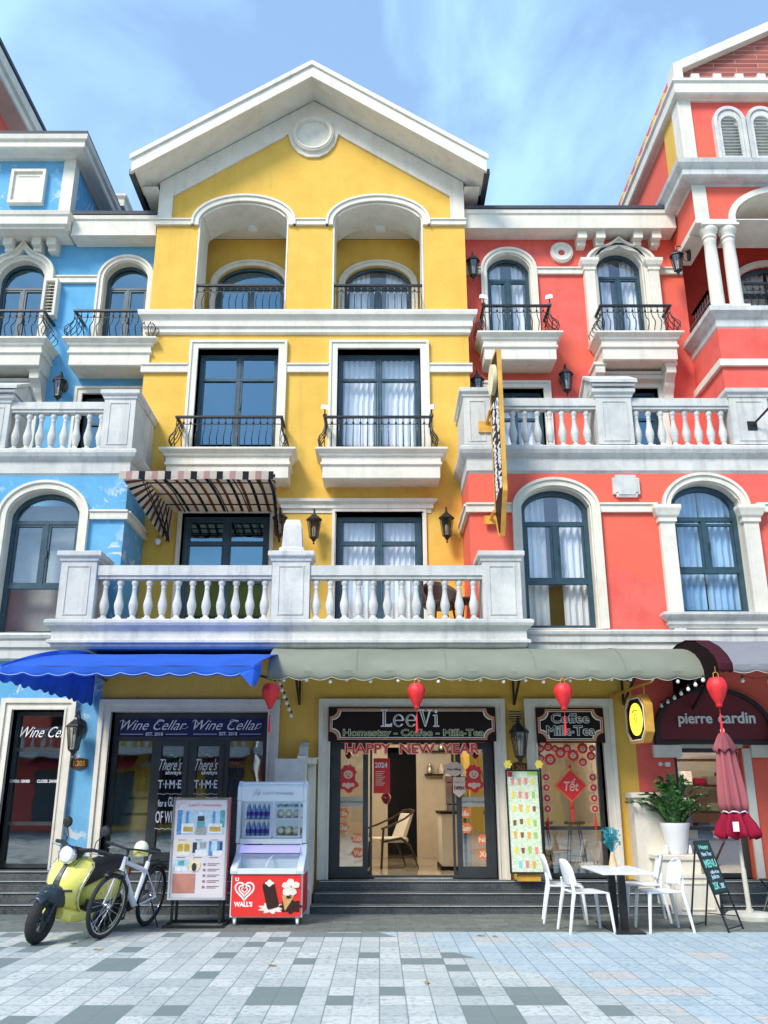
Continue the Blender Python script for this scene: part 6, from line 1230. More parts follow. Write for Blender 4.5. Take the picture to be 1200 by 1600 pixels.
# upper display case
yu = 12.14
m = side_loft([(yu,.93),(yb2,.921),(yb2,1.66),(yu+.10,1.70),(yu-.02,1.62),(yu-.03,1.46),(yu-.01,1.44)], x0-.02, x0+.03); m2 = side_loft([(yu,.93),(yb2,.921),(yb2,1.66),(yu+.10,1.70),(yu-.02,1.62),(yu-.03,1.46),(yu-.01,1.44)], x1-.05, x1); m.add(m2.v, m2.f)
m.box(x0+.031,x1-.051,yb2-.03,yb2-.001,.93,1.66); m.box(x0+.031,x1-.051,yu+.0,yb2-.031,1.655,1.675); m.box(x0+.031,x1-.051,yu-.005,yb2-.031,.922,.99); m.build('case', FRZ, t, bevel=.006)
m = side_loft([(yu-.03,1.45),(yu+.05,1.45),(yu+.05,1.654),(yu+.06,1.69),(yu-.02,1.625)], x0+.032, x1-.052); m.build('header', FRZ, t)
m = MB(); m.add([(x0+.05,yu+.02,.905),(x1-.07,yu+.02,.905),(x1-.07,yu-.12,.82),(x0+.05,yu-.12,.82)], [(0,1,2,3)]); m.build('violet_strip', emit('violet_light', (.42,.38,.75), .35), t)
for a, b in ((x0+.06,-1.40),(-1.37,x1-.08)):
    m = MB(); m.band(rect(a,b,.995,1.44), rect(a+.028,b-.028,1.02,1.415), yu-.02, yu-.002, closed=True); d = m.build('sliding_door', FRG, t); m = MB(); m.box(a+.025,b-.025,yu-.012,yu-.009,1.018,1.418); m.build('pane', GLX, d)
m = MB(); m.box(x0+.032,x1-.052,yb2-.04,yb2-.031,.99,1.655); m.build('lit_back', emit('cold_case_light', (.45,.62,.80), .22), t)
text_mb('LeeVi Homestay', -1.52, -1.12, 1.52, 1.565, yu-.033, depth=.004, bold=.02).build('lettering', FRG, t)
m = MB(); m.tube([(-1.66,yu-.034,1.50),(-1.61,yu-.034,1.59),(-1.56,yu-.034,1.58)], .004, 4); m.sheet([(-1.62,1.55),(-1.59,1.51),(-1.55,1.55),(-1.57,1.565),(-1.59,1.55),(-1.605,1.565)], [], yu-.037, yu-.033); m.build('emblem', FRG, t)
for z in (1.0, 1.215):
    m = MB(); m.box(x0+.05,-1.40,yu+.03,yb2-.05,z,z+.008); m.build('shelf', CHR, t); m = MB(); m.box(-1.37,x1-.07,yu+.03,yb2-.05,z+.02,z+.028); m.build('shelf', CHR, t)
WB = plain('water_bottle_plastic', (.20,.42,.78), .15); WBL = plain('bottle_label_blue', (.02,.05,.42), .4)
wb = None
for z in (1.009, 1.224):
    for i in range(5):
        for j in range(2):
            p = (x0+.12+.066*i, yu+.08+.10*j, z)
            if wb is None:
                wb = thing('water_bottle', 'small clear blue water bottle on the left shelves of the freezer case', 'bottle', p, local=True, group='water bottles in the freezer case')
                m = MB(); m.lathe((0,0,0),[(.024,0),(.027,.01),(.027,.10),(.022,.13),(.012,.155),(.012,.165)],10); m.build('body', WB, wb, smooth=True); m = MB(); m.lathe((0,0,0),[(.0275,.04),(.0285,.045),(.0285,.085),(.0275,.09)],10,caps=False); m.build('paper_label', WBL, wb); m = MB(); m.lathe((0,0,0),[(.014,.166),(.014,.185)],8); m.build('bottle_cap', WPL, wb)
            else: copy_tree(wb, loc=p)
CO = plain('young_coconut', (.80,.74,.58), .7, var=.12, scale=20)
for z in (1.03, 1.245):
    for i in range(3):
        for j in range(1 if z > 1.2 else 2):
            p = (-1.30+.105*i+.02*j, yu+.10+.12*j, z); m = MB(); m.lathe((0,0,0),[(.03,0),(.048,.02),(.052,.045),(.042,.075),(.02,.095),(.005,.10)],14); 
            if z == 1.03 and i == 0 and j == 0: co = m.build('young_coconut', CO, None, smooth=True, loc=p); co.location = p; co.data.transform(Matrix.Translation(Vector(p))) ; tag(co, 'round peeled young coconut on the right shelves of the freezer case', 'coconut', 'peeled coconuts in the freezer case')
            else: c = co.copy(); COL.objects.link(c); c.location = p
m = MB(); random.seed(4)
for k in range(16): m.obox((-1.33+.022*k, yu+.06+.02*(k%3), 1.385+.01*(k%2)), (.03,.02,.035), (0,0,random.uniform(-20,20)))
m.build('small_cartons', plain('blue_white_cartons', (.45,.62,.75), .5, var=.5, scale=30), t)
# front print: heart emblem, lettering, ice creams
yp = yf+.006
def ptube(par, pts, w, mat, name, closed=False, yy=yp):
    m = MB(); n = len(pts); o = []; i = []
    for k in range(n):
        a = pts[(k-1)%n] if closed or k > 0 else pts[k]; b = pts[(k+1)%n] if closed or k < n-1 else pts[k]; d = Vector((b[0]-a[0], b[1]-a[1])).normalized(); nn = Vector((-d.y, d.x))*w/2
        o.append((pts[k][0]+nn.x, pts[k][1]+nn.y)); i.append((pts[k][0]-nn.x, pts[k][1]-nn.y))
    m.band(o, i, yy-.002, yy, closed=closed); return m.build(name, mat, par)
def heart(cx, cz, s_, n=26):
    P = []
    for k in range(n): a = 2*math.pi*k/n; P.append((cx+s_*16*math.sin(a)**3/16, cz+s_*(13*math.cos(a)-5*math.cos(2*a)-2*math.cos(3*a)-math.cos(4*a))/16))
    return P
ptube(t, heart(-1.665,.405,.115), .02, WPNT, 'heart_outline', True); ptube(t, heart(-1.665,.405,.07), .018, WPNT, 'heart_inner', True); ptube(t, heart(-1.665,.408,.035)[3:-3], .013, WPNT, 'heart_core')
text_mb("WALL'S", -1.79, -1.56, .215, .275, yp, depth=.002, bold=.05).build('lettering', WPNT, t)
text_mb("U", -1.785, -1.74, .505, .55, yp, depth=.002, bold=.05).build('small_emblem', WPNT, t)
CHOC = plain('chocolate_print', (.035,.012,.008), .3); CRM = plain('cream_print', (.82,.76,.68), .4); CON = plain('wafer_print', (.62,.36,.13), .5)
m = MB(); m.sheet(blob(-1.33,.20,.14,.055,36,.22,9), [], yp-.001, yp); m.sheet(blob(-1.14,.24,.12,.09,36,.10,6), [], yp-.001, yp-.0001) if 0 else None; m.build('milk_splash', CRM, t)
m = MB(); m.sheet(blob(-1.09,.22,.13,.075,40,.16,8), [], yp-.0022, yp-.0012); m.build('chocolate_splash', CHOC, t)
c, s_ = math.cos(R(15)), math.sin(R(15)); bar = [(x*c-z*s_-1.345, x*s_+z*c+.36) for x, z in [(-.075,-.14),(-.06,-.165),(.06,-.165),(.075,-.14),(.075,.09)]+[(.075*math.cos(R(a)),.09+.075*math.sin(R(a))) for a in range(0,181,20)]+[(-.075,.09)]]
m = MB(); m.sheet(bar, [], yp-.006, yp-.003); m.build('ice_cream_bar', CHOC, t); m = MB(); m.sheet(blob(-1.36,.485,.05,.035,18,.2,4), [], yp-.008, yp-.0062); m.build('bitten_top', CRM, t)
m = MB(); m.sheet([(-1.16,.17),(-1.05,.335),(-1.19,.35),(-1.20,.335)], [], yp-.006, yp-.003); m.build('cone', CON, t)
m = MB()
for k, (a, b, r) in enumerate(((-1.14,.385,.055),(-1.07,.385,.05),(-1.16,.46,.045),(-1.10,.50,.045),(-1.03,.465,.045),(-1.09,.44,.04))): m.sheet(blob(a,b,r,r*.8,16,.08,5,k), [], yp-.008-.001*k, yp-.0065-.001*k)
m.build('scoops', CRM, t)
m = MB(); m.sheet(blob(-1.12,.33,.03,.015,12,.2,3), [], yp-.017, yp-.015); m.build('chocolate_sauce', CHOC, t)
m = MB(); m.sheet(blob(-1.09,.445,.013,.013,8,0,1), [], yp-.017, yp-.015); m.build('gold_centre', GOLD, t)
for x in (x0+.06, x1-.06):
    for y in (yf+.07, yb2-.07):
        m = MB(); m.lathe((x,y,.043),[(.042,-.014),(.042,.014)],16,axis='x'); w = m.build('castor', WPL, t, smooth=True); m = MB(); m.box(x-.022,x+.022,y-.02,y+.02,.05,.089); m.build('fork', CHR, w)
# ================= POSTER STAND =================
t = thing('poster_stand', 'poster on a black metal stand showing hotel room pictures', 'sign', (-2.25,11.8,0)); X0, X1, Z0, Z1, yy = -2.61, -1.90, .295, 1.49, 11.75
m = MB(); m.box(X0,X1,yy,yy+.10,Z0,Z1); m.build('panel', plain('lilac_white_poster', (.70,.66,.70), .4, var=.04), t); m = MB(); m.box(X1+.001,X1+.006,yy+.02,yy+.10,Z0+.01,Z1-.01); m.build('red_edge', REDP, t)
m = MB(); m.band(rect(X0,X1,Z0,Z1), rect(X0+.025,X1-.025,Z0+.025,Z1-.025), yy-.012, yy-.001, closed=True); m.build('frame', CHR, t)
def pic(a, b, c, d, name, cols, lay):
    """printed picture: lay = list of (u0,u1,v0,v1,material index) flat patches, later ones on top"""
    m = MB()
    for k, (u0,u1,v0,v1,mi) in enumerate(lay): m.box(lerp(a,b,u0),lerp(a,b,u1),yy-.0015-.0005*(k+1),yy-.0010-.0005*k-.0001,lerp(c,d,v0),lerp(c,d,v1),mi)
    return m.build(name, cols, t)
P_ = [plain('print_'+nm, c, .4, var=v, scale=30) for nm, c, v in (('sky_wall',(.45,.62,.74),.15),('white',(.72,.76,.78),.1),('ochre',(.55,.36,.07),.2),('dark',(.03,.04,.05),.2),('mid_blue',(.10,.28,.55),.3),('carpet',(.34,.33,.30),.3),('teal',(.10,.36,.42),.3),('cream',(.78,.68,.42),.15))]
pic(X0+.06,X1-.05,1.05,1.34,'large_picture',P_,[(0,1,0,1,0),(0,.10,0,1,4),(.9,1,.3,1,6),(.18,.24,.3,.95,4),(.74,.80,.3,.95,4),(.1,.36,.05,.45,1),(.66,.95,.05,.45,1),(.14,.34,.12,.32,2),(.69,.92,.12,.32,2),(.40,.62,0,.3,5),(.43,.57,.55,.75,3),(.42,.58,.3,.52,6),(.46,.54,.78,.92,1)])
for k, (a, b) in enumerate(((X0+.07,X0+.255),(X0+.275,X0+.455),(X0+.475,X1-.06))): pic(a,b,.80,.975,'small_picture',P_,[[(0,1,0,1,7),(.1,.45,.3,.8,2),(.55,.9,.3,.8,2),(.05,.95,0,.25,1)],[(0,1,0,1,0),(0,.3,.2,.9,3),(.2,1,0,.4,1),(.5,.9,.5,.9,5)],[(0,1,0,1,4),(.2,.6,.3,1,0),(.3,1,0,.35,1),(.8,.95,.4,.9,3)]][k])
pic(X0+.05,X0+.24,.62,.76,'lower_picture',P_,[(0,1,0,1,0),(.1,.9,0,.4,1),(.3,.7,.5,.9,6)]); m = MB(); m.sheet(blob(X0+.31,.69,.075,.075,24,0,1), [], yy-.008, yy-.004); m.build('round_picture', P_[7], t); m = MB(); m.sheet(blob(X0+.31,.67,.03,.05,12,0,1), [], yy-.011, yy-.0085); m.build('round_picture_detail', P_[3], t)
m = MB(); m.box(X0+.05,X0+.33,yy-.005,yy-.001,.375,.595); m.build('terracotta_block', plain('terracotta_print', (.50,.22,.17), .5, var=.15), t)
m = MB()
for k in range(5): m.box(X0+.42,X0+.45,yy-.005,yy-.001,.69-.065*k,.715-.065*k); [m.box(X0+.475,X0+.475+w,yy-.005,yy-.001,.708-.065*k-.018*j,.714-.065*k-.018*j) for j, w in enumerate((.15,.11))]
for a in (X0+.12,X0+.33,X0+.53): m.box(a-.03,a+.06,yy-.005,yy-.001,.985,.99); m.box(a-.04,a+.07,yy-.005,yy-.001,.78,.786)
m.build('small_print', plain('brown_ink', (.30,.16,.16), .5), t)
text_mb('LeeVi Homestay', X0+.20, X1-.10, 1.375, 1.42, yy-.001, depth=.002, bold=.02).build('lettering', plain('rose_ink',(.60,.25,.25),.5), t); ptube(t, [(X0+.06,1.37),(X0+.10,1.43),(X0+.16,1.425)], .006, bpy.data.materials['rose_ink'], 'emblem', yy=yy-.002); 
m = MB()
for x in (X0+.06, X1-.06): m.box(x-.015,x+.015,yy+.03,yy+.06,.02,Z0-.001); m.box(x-.015,x+.015,yy+.30,yy+.33,.02,Z0+.2); m.hull8([(x-.012,yy+.10,Z0+.17),(x+.012,yy+.10,Z0+.17),(x+.012,yy+.10,Z0+.2),(x-.012,yy+.10,Z0+.2)],[(x-.012,yy+.3,Z0+.17),(x+.012,yy+.3,Z0+.17),(x+.012,yy+.3,Z0+.2),(x-.012,yy+.3,Z0+.2)])
m.box(X0,X1+.02,yy-.20,yy-.17,.002,.032); m.box(X0,X1+.02,yy+.31,yy+.34,.002,.032); m.box(X0,X0+.03,yy-.169,yy+.309,.003,.031); m.box(X1-.01,X1+.02,yy-.169,yy+.309,.003,.031); m.build('stand', BLKP, t)

# ================= SCOOTER (local: +x forward, z up) =================
SY = plain('lemon_paint', (.85,.78,.18), .22, var=.03, scale=2); SDK = plain('scooter_dark_trim', (.025,.04,.055), .3, var=.1)
t = thing('scooter', 'lemon yellow scooter with a black seat leaning by the steps', 'scooter', (-3.50,10.98,0), local=True, rot=(R(-11),0,R(253)))
def wheel(par, cx, cy, r, w, tread=True, name='wheel', spokes=0, turn=0, hubr=.06, rim=None, fork=False):
    M = Matrix.Translation((cx,cy,r))@Matrix.Rotation(R(turn),4,'Z')
    m = MB(); pr = []; n = 40
    for k in range(12): a = 2*math.pi*k/12; pr.append((r-w*.5+w*.5*math.cos(a), w*.5*math.sin(a)))
    vs = []; fs = []
    for i in range(n):
        an = 2*math.pi*i/n
        for k, (rr, yy_) in enumerate(pr): q = rr*(1-(.010 if tread and i % 2 and k in (0,1,11) else 0)); vs.append((q*math.cos(an), yy_, q*math.sin(an)))
    for i in range(n):
        for k in range(12): fs.append((i*12+k,i*12+(k+1)%12,((i+1)%n)*12+(k+1)%12,((i+1)%n)*12+k))
    m.add(vs, fs); wo = m.xf(M).build(name, RUB, par, smooth=not tread)
    m = MB(); ri = r-w; m.lathe((0,0,0),[(ri+.008,-w*.30),(ri+.012,-w*.2),(ri-.008,-w*.12),(ri-.008,w*.12),(ri+.012,w*.2),(ri+.008,w*.30)],n,axis='y',caps=False)
    if spokes <= 8:
        for k in range(spokes): a = 2*math.pi*k/spokes; m.tube([(hubr*.8*math.cos(a),0,hubr*.8*math.sin(a)),(ri*math.cos(a+.12),0,ri*math.sin(a+.12))], .014, 5)
    else:
        for k in range(spokes): a = 2*math.pi*k/spokes; s2 = .03*(1 if k%2 else -1); b_ = a+(.35 if k%4 < 2 else -.35); m.tube([(hubr*math.cos(b_),s2,hubr*math.sin(b_)),(ri*math.cos(a),0,ri*math.sin(a))], .0022, 3)
    m.lathe((0,0,0),[(hubr*.5,-.05),(hubr,-.035),(hubr*.6,0),(hubr,.035),(hubr*.5,.05)],14,axis='y'); m.xf(M).build('rim', rim or FRB, wo, smooth=True); return wo
wheel(t, .64, 0, .25, .12, spokes=6, turn=8); wheel(t, -.60, 0, .245, .11, spokes=6)
def loft(sections, n=20, p=2.6):
    """sections: (x, y half width, z low, z high)"""
    m = MB(); vs = []; fs = []
    for x, w, a, b in sections:
        for k in range(n):
            an = 2*math.pi*k/n; c_, s_ = math.cos(an), math.sin(an)
            vs.append((x, w*abs(c_)**(2/p)*(1 if c_ > 0 else -1), (a+b)/2+(b-a)/2*abs(s_)**(2/p)*(1 if s_ > 0 else -1)))
    for i in range(len(sections)-1):
        for k in range(n): j = (k+1)%n; fs.append((i*n+k,i*n+j,i*n+n+j,i*n+n+k))
    fs += [tuple(range(n-1,-1,-1)), tuple((len(sections)-1)*n+k for k in range(n))]
    return m.add(vs, fs)
m = loft([(.10,.05,.33,.55),(.06,.11,.30,.62),(-.05,.165,.23,.67),(-.25,.195,.24,.69),(-.45,.19,.29,.71),(-.62,.15,.40,.73),(-.74,.10,.50,.73),(-.80,.04,.58,.71)]); m.build('rear_body', SY, t, smooth=True)
m = loft([(.16,.03,.62,.66),(.13,.13,.54,.75),(0,.16,.58,.80),(-.15,.165,.62,.81),(-.3,.165,.66,.83),(-.5,.155,.69,.85),(-.68,.12,.72,.84),(-.76,.05,.74,.80)], p=3); m.build('seat', BLKP, t, smooth=True)
m = loft([(.44,.12,.24,.37),(.38,.19,.21,.36),(.15,.19,.19,.335),(-.05,.18,.21,.34),(-.20,.13,.25,.36)], p=4); m.build('footboard', SY, t, smooth=True)
m = loft([(.34,.15,.336,.345),(.2,.16,.334,.348),(.0,.15,.336,.35)], p=4); m.build('foot_mat', BLKP, t)
for s_ in (-1,1): m = loft([(.14,.012,.32,.45),(.0,.016,.28,.42),(-.2,.016,.29,.42),(-.38,.01,.36,.44)]); m.v = [(a,b+s_*(.175 if 1 else 0),c) for a,b,c in m.v]; m.build('side_trim', SDK, t)
# leg shield
m = MB(); nu, nv = 16, 14
def shp(u, v, off=0):
    uu = 2*u-1; w = lerp(.17,.245,min(1,v*1.6))*(1 if v < .82 else math.sqrt(max(.0,1-((v-.82)/.19)**2))*.92+.08); z = .32+.57*v; xf_ = .365+.175*math.sin(math.pi*v**.8)
    return (xf_-.15*abs(uu)**2.2-off, w*uu, z)
m.grid(lambda u, v: shp(u,v), nu, nv); g2 = MB().grid(lambda u, v: shp(1-u,v,.035), nu, nv); m.add(g2.v, g2.f)
E_ = [(j*(nu+1)) for j in range(nv+1)]; N0 = (nu+1)*(nv+1)
for j in range(nv): a = j*(nu+1); b_ = (j+1)*(nu+1); m.f.append((a,b_,N0+b_+nu,N0+a+nu)); m.m.append(0); m.f.append((a+nu,N0+a,N0+b_,b_+nu)); m.m.append(0)
m.f.append(tuple([nv*(nu+1)+i for i in range(nu+1)]+[N0+nv*(nu+1)+i for i in range(nu+1)])); m.m.append(0); m.build('leg_shield', SY, t, smooth=True)
m = MB(); m.grid(lambda u, v: (shp(.5,.16+.68*v)[0]+.012, (u-.5)*lerp(.095,.04,v), shp(.5,.16+.68*v)[2]), 2, 10); solid(m.build('centre_strip', SDK, t), .012)
for s_ in (-1,1): m = MB(); P0 = [shp(.5+s_*q,.30+.035*abs(q)/.28) for q in (.20,.27,.34,.40)]; m.tube([(p[0]+.012,p[1],p[2]+.04) for p in P0], .013, 6); m.build('indicator', SDK, t)
# front fender, fork
m = MB(); m.grid(lambda u, v: (.64-(.29)*math.sin(R(lerp(-38,48,u))), (.075)*(2*v-1), .245+.29*math.cos(R(lerp(-38,48,u)))-.05*(2*v-1)**2), 14, 8); solid(m.build('front_fender', SDK, t, smooth=True), .012)
m = loft([(.72,.02,.50,.54),(.69,.07,.44,.57),(.60,.105,.40,.60),(.48,.12,.36,.60),(.38,.11,.34,.56)]); m.build('fender_shroud', SDK, t, smooth=True)
for s_ in (-1,1): m = MB(); m.tube([(.645,s_*.075,.245),(.55,s_*.07,.48)], .022, 8); m.build('fork_leg', SDK, t, smooth=True)
m = MB(); m.tube([(.44,0,.60),(.35,0,.93)], .04, 10); m.build('steering_column', BLKP, t, smooth=True)
m = loft([(.48,.02,.87,.95),(.45,.08,.84,.97),(.36,.10,.85,.985),(.28,.09,.88,.98),(.24,.03,.91,.96)]); m.build('handlebar_cowl', BLKP, t, smooth=True)
m = MB(); m.lathe((.45,0,.905),[(.098,-.02),(.102,.02),(.092,.035)],24,axis='x'); hl = m.build('headlight', CHR, t, smooth=True); m = MB(); m.lathe((.45,0,.905),[(.09,.03),(.075,.05),(.03,.06),(.004,.062)],20,axis='x'); m.build('lens', plain('lens_glass',(.72,.76,.78),.08,var=.15,scale=40), hl, smooth=True)
for s_ in (-1,1):
    m = MB(); m.tube([(.36,s_*.05,.95),(.30,s_*.20,.985),(.22,s_*.34,.97)], .017, 8, rads=[.03,.02,.016]); m.build('handlebar', BLKP, t, smooth=True); m = MB(); m.tube([(.25,s_*.26,.98),(.195,s_*.37,.965)], .022, 8); m.build('grip', RUB, t, smooth=True)
    m = MB(); m.tube([(.36,s_*.20,.955),(.30,s_*.35,.955)], .007, 5); m.build('brake_lever', CHR, t)
    m = MB(); m.tube([(.28,s_*.20,.99),(.26,s_*.19,1.07),(.24,s_*.25,1.15)], .006, 5); mi_ = m.build('mirror', BLKP, t); m = MB(); m.lathe((.24,s_*.26,1.20),[(.012,.03),(.05,.022),(.062,0),(.058,-.012)],20,axis='x'); m.build('mirror_housing', BLKP, mi_, smooth=True)
m = MB(); m.lathe((-.32,-.19,.50),[(.03,-.01),(.03,.005)],12,axis='y'); m.build('lock_cover', BLKP, t); m = MB(); m.tube([(-.25,.06,.26),(-.32,.20,.01)], .012, 6); m.tube([(-.05,.12,.26),(-.12,.30,.01)], .010, 6); m.build('kickstand', IRON, t)
m = MB(); m.box(-.875,-.865,-.09,.09,.36,.50); m.build('number_plate', WPL, t)
for s_ in (-1,1): m = MB(); m.tube([(.34,s_*.04,.93),(.42,s_*.16,.90),(.44,s_*.10,.80)], .005, 5); m.build('cable', BLKP, t)
for s_ in (-1,1): m = MB(); m.tube([shp(.5+s_*.497,q/12,-.004) for q in range(0,12)], .008, 5); m.build('shield_edging', CHR, t)
m = loft([(-.80,.03,.60,.68),(-.83,.07,.58,.69),(-.85,.06,.60,.68)]); m.build('tail_light', REDP, t, smooth=True)
m = loft([(-.50,.05,.28,.36),(-.65,.06,.22,.34),(-.82,.055,.24,.34)]); m.build('swing_arm', BLKP, t, smooth=True)
# ================= BICYCLE =================
t = thing('bicycle', 'white bicycle with black tyres parked behind the yellow scooter', 'bicycle', (-2.98,11.26,0), local=True, rot=(R(-9),0,R(257)))
BW = plain('white_bike_paint', (.72,.76,.84), .3, var=.03); 
wheel(t, .53, 0, .345, .05, spokes=28, turn=-7, hubr=.025, rim=CHR); wheel(t, -.53, 0, .345, .05, spokes=28, hubr=.03, rim=CHR)
m = MB(); bbx, bbz = -.10, .29; m.tube([(.37,0,.72),(bbx,0,bbz)], .038, 8); m.tube([(.35,0,.80),(-.22,0,.66)], .027, 8); m.tube([(bbx,0,bbz),(-.25,0,.76)], .026, 8); m.tube([(.335,0,.85),(.385,0,.67)], .026, 8)
for s_ in (-1,1): m.tube([(bbx,s_*.04,bbz),(-.53,s_*.06,.345)], .011, 6); m.tube([(-.22,s_*.02,.66),(-.53,s_*.06,.345)], .010, 6)
m.build('frame', BW, t, smooth=True)
for s_ in (-1,1): m = MB(); m.tube([(.39,s_*.045,.66),(.45,s_*.055,.50),(.53,s_*.055,.345)], .014, 6); m.build('fork_leg', BLKP if s_ > 0 else BW, t, smooth=True)
m = MB(); m.tube([(.335,0,.85),(.32,0,.92),(.37,0,.94)], .018, 8); m.build('stem', BLKP, t); m = MB(); m.tube([(.26,-.31,.95),(.34,-.15,.95),(.37,0,.94),(.34,.15,.95),(.26,.31,.95)], .012, 8); m.build('handlebar', BLKP, t)
for s_ in (-1,1): m = MB(); m.tube([(.30,s_*.22,.952),(.25,s_*.33,.95)], .018, 8); m.build('grip', RUB, t); m = MB(); m.tube([(.35,s_*.14,.93),(.36,s_*.24,.91)], .006, 5); m.build('brake_lever', CHR, t)
m = loft([(-.08,.02,.86,.88),(-.15,.03,.85,.89),(-.30,.07,.85,.90),(-.38,.075,.86,.91),(-.41,.04,.87,.90)]); m.build('saddle', BLKP, t, smooth=True); m = MB(); m.tube([(-.25,0,.76),(-.27,0,.86)], .014, 8); m.build('seat_post', CHR, t)
for cx, a0, a1 in ((.53,-30,75),(-.53,-95,40)): m = MB(); m.grid(lambda u, v: (cx-.385*math.sin(R(lerp(a0,a1,u))), .035*(2*v-1), .345+.385*math.cos(R(lerp(a0,a1,u)))-.012*(2*v-1)**2), 16, 4); solid(m.build('mudguard', BLKP, t, smooth=True), .004)
m = MB(); m.lathe((bbx,-.05,bbz),[(.085,-.003),(.085,.003)],20,axis='y'); m.tube([(bbx,-.06,bbz),(bbx+.05,-.07,bbz-.16)], .010, 6); m.box(bbx+.01,bbx+.09,-.13,-.07,bbz-.175,bbz-.155); m.tube([(bbx,.06,bbz),(bbx-.05,.07,bbz+.16)], .010, 6); m.box(bbx-.09,bbx-.01,.07,.13,bbz+.155,bbz+.175); m.build('crankset', BLKP, t)
m = MB(); m.tube([(bbx,-.05,bbz+.085),(-.53,-.05,.38),(-.57,-.05,.345),(-.53,-.05,.31),(bbx,-.05,bbz-.085)], .006, 4); m.build('chain', IRON, t); m = MB(); m.tube([(-.40,.06,.33),(-.44,.22,.01)], .009, 6); m.build('kickstand', BLKP, t)
m = MB(); m.tube([(-.25,0,.70),(-.62,0,.74)], .010, 5); [m.tube([(-.30,s_*.05,.745),(-.68,s_*.06,.745)], .007, 5) for s_ in (-1,1)]; m.tube([(-.53,.06,.345),(-.60,.05,.74)], .006, 4); m.tube([(-.53,-.06,.345),(-.60,-.05,.74)], .006, 4); m.build('rear_rack', BLKP, t)
m = MB(); m.tube([(.37,.02,.92),(.42,.06,.72),(.36,.05,.60),(.30,.03,.70)], .004, 4); m.build('cable', BLKP, t)
t2 = thing('helmet', 'small yellow and white helmet hanging on the bicycle handlebar', 'helmet', (-2.78,10.98,.93), local=True)
m = MB(); m.lathe((0,0,0),[(.078,-.06),(.085,-.03),(.082,.02),(.06,.06),(.03,.078),(.003,.084)],18); m.build('shell', plain('helmet_white',(.78,.80,.62),.3), t2, smooth=True); m = MB(); m.lathe((0,0,0),[(.080,-.085),(.087,-.062),(.0865,-.02)],18,caps=False); m.build('yellow_band', SY, t2, smooth=True)
# ================= TABLE, CHAIRS =================
t = thing('cafe_table', 'white topped cafe table on black columns among the white chairs', 'table', (2.88,11.55,0)); m = MB(); m.box(2.57,3.19,10.95,12.10,.64,.665); m.build('tabletop', WPL, t, bevel=.006)
for y in (11.33, 11.80): m = MB(); m.box(2.84,2.92,y-.04,y+.04,.021,.639); m.build('column', BLKP, t)
m = MB(); m.box(2.71,3.05,11.05,12.1,.002,.02); m.build('base_plate', BLKP, t)
def make_chair():
    t = thing('plastic_chair', 'white moulded plastic cafe chair', 'chair', (0,0,0), local=True, group='white plastic chairs around the cafe table')
    m = MB()   # front = +x ; seat with a shallow dip
    def top(u, v): x = -.20+.42*u; y = (.205+.012*u)*(2*v-1)*(1-.06*(1 if u < .05 or u > .95 else 0)); return (x, y, .435-.018*math.sin(math.pi*v)*math.sin(math.pi*min(1,u*1.1))-.012*max(0,u-.85)*6)
    m.grid(top, 10, 10); o = m.build('seat', WPL, t, smooth=True, fixn=False); solid(o, .022)
    m = MB()
    def back(u, v):
        uu = 2*u-1; w = .20*(math.sqrt(max(0,1-max(0,(v-.45)/.56)**2.4)))*.999+.0; w = max(w,.012); z = .50+.29*v
        return (-.215-.075*v+.055*uu*uu, w*uu, z)
    m.grid(back, 12, 12); o = m.build('backrest', WPL, t, smooth=True, fixn=False); solid(o, .014)
    for s_ in (-1,1):
        m = MB(); m.tube([(-.29,s_*.215,0),(-.235,s_*.20,.30),(-.205,s_*.192,.44),(-.215,s_*.18,.52),(-.235,s_*.15,.58)], .018, 7, rads=[.015,.022,.025,.019,.012]); m.build('leg', WPL, t, smooth=True)
        m = MB(); m.tube([(.245,s_*.225,0),(.215,s_*.205,.30),(.20,s_*.195,.425)], .018, 7, rads=[.015,.021,.025]); m.build('leg', WPL, t, smooth=True)
    return t
ch = make_chair(); first = True
for loc, rz, lab in (((2.44,11.32,0),8,'white plastic chair nearest the camera at the left of the table'),((2.36,12.15,0),-8,'white plastic chair farther back at the left of the table'),((3.34,11.38,0),186,'white plastic chair nearest the camera at the right of the table'),((3.38,12.25,0),172,'white plastic chair farther back at the right of the table')):
    o = ch if first else copy_tree(ch); first = False; o.location = loc; o.rotation_euler[2] = R(rz); o['label'] = lab
t = thing('flower_vase', 'teal dried flowers in a conical wooden vase on the cafe table', 'vase', (2.95,11.95,.666)); m = MB(); m.lathe((2.95,11.95,.666),[(.055,0),(.05,.03),(.025,.14),(.016,.17)],14); m.build('vase', plain('pale_wood',(.62,.45,.26),.5), t, smooth=True)
m = MB(); random.seed(8)
for k in range(90):
    a = random.uniform(0,6.28); r = random.uniform(.01,.11); hh = random.uniform(.12,.30); p = Vector((2.95+r*math.cos(a),11.95+r*math.sin(a),.83+hh-.3*r)); m.tube([(2.95,11.95,.82),tuple(p)], .0015, 3)
    for q in range(3): c = p+Vector((random.uniform(-.02,.02),random.uniform(-.02,.02),random.uniform(-.02,.02))); m.lathe(c,[(.002,-.008),(.009,0),(.002,.008)],4)
m.build('dried_flowers', plain('teal_flowers',(.02,.30,.36),.8,var=.3), t)
# ================= CHALKBOARD =================
t = thing('chalkboard_sign', 'black folding chalkboard with green chalk writing beside the parasol base', 'sign', (4.03,11.50,0), local=True, rot=(0,0,R(-42)))
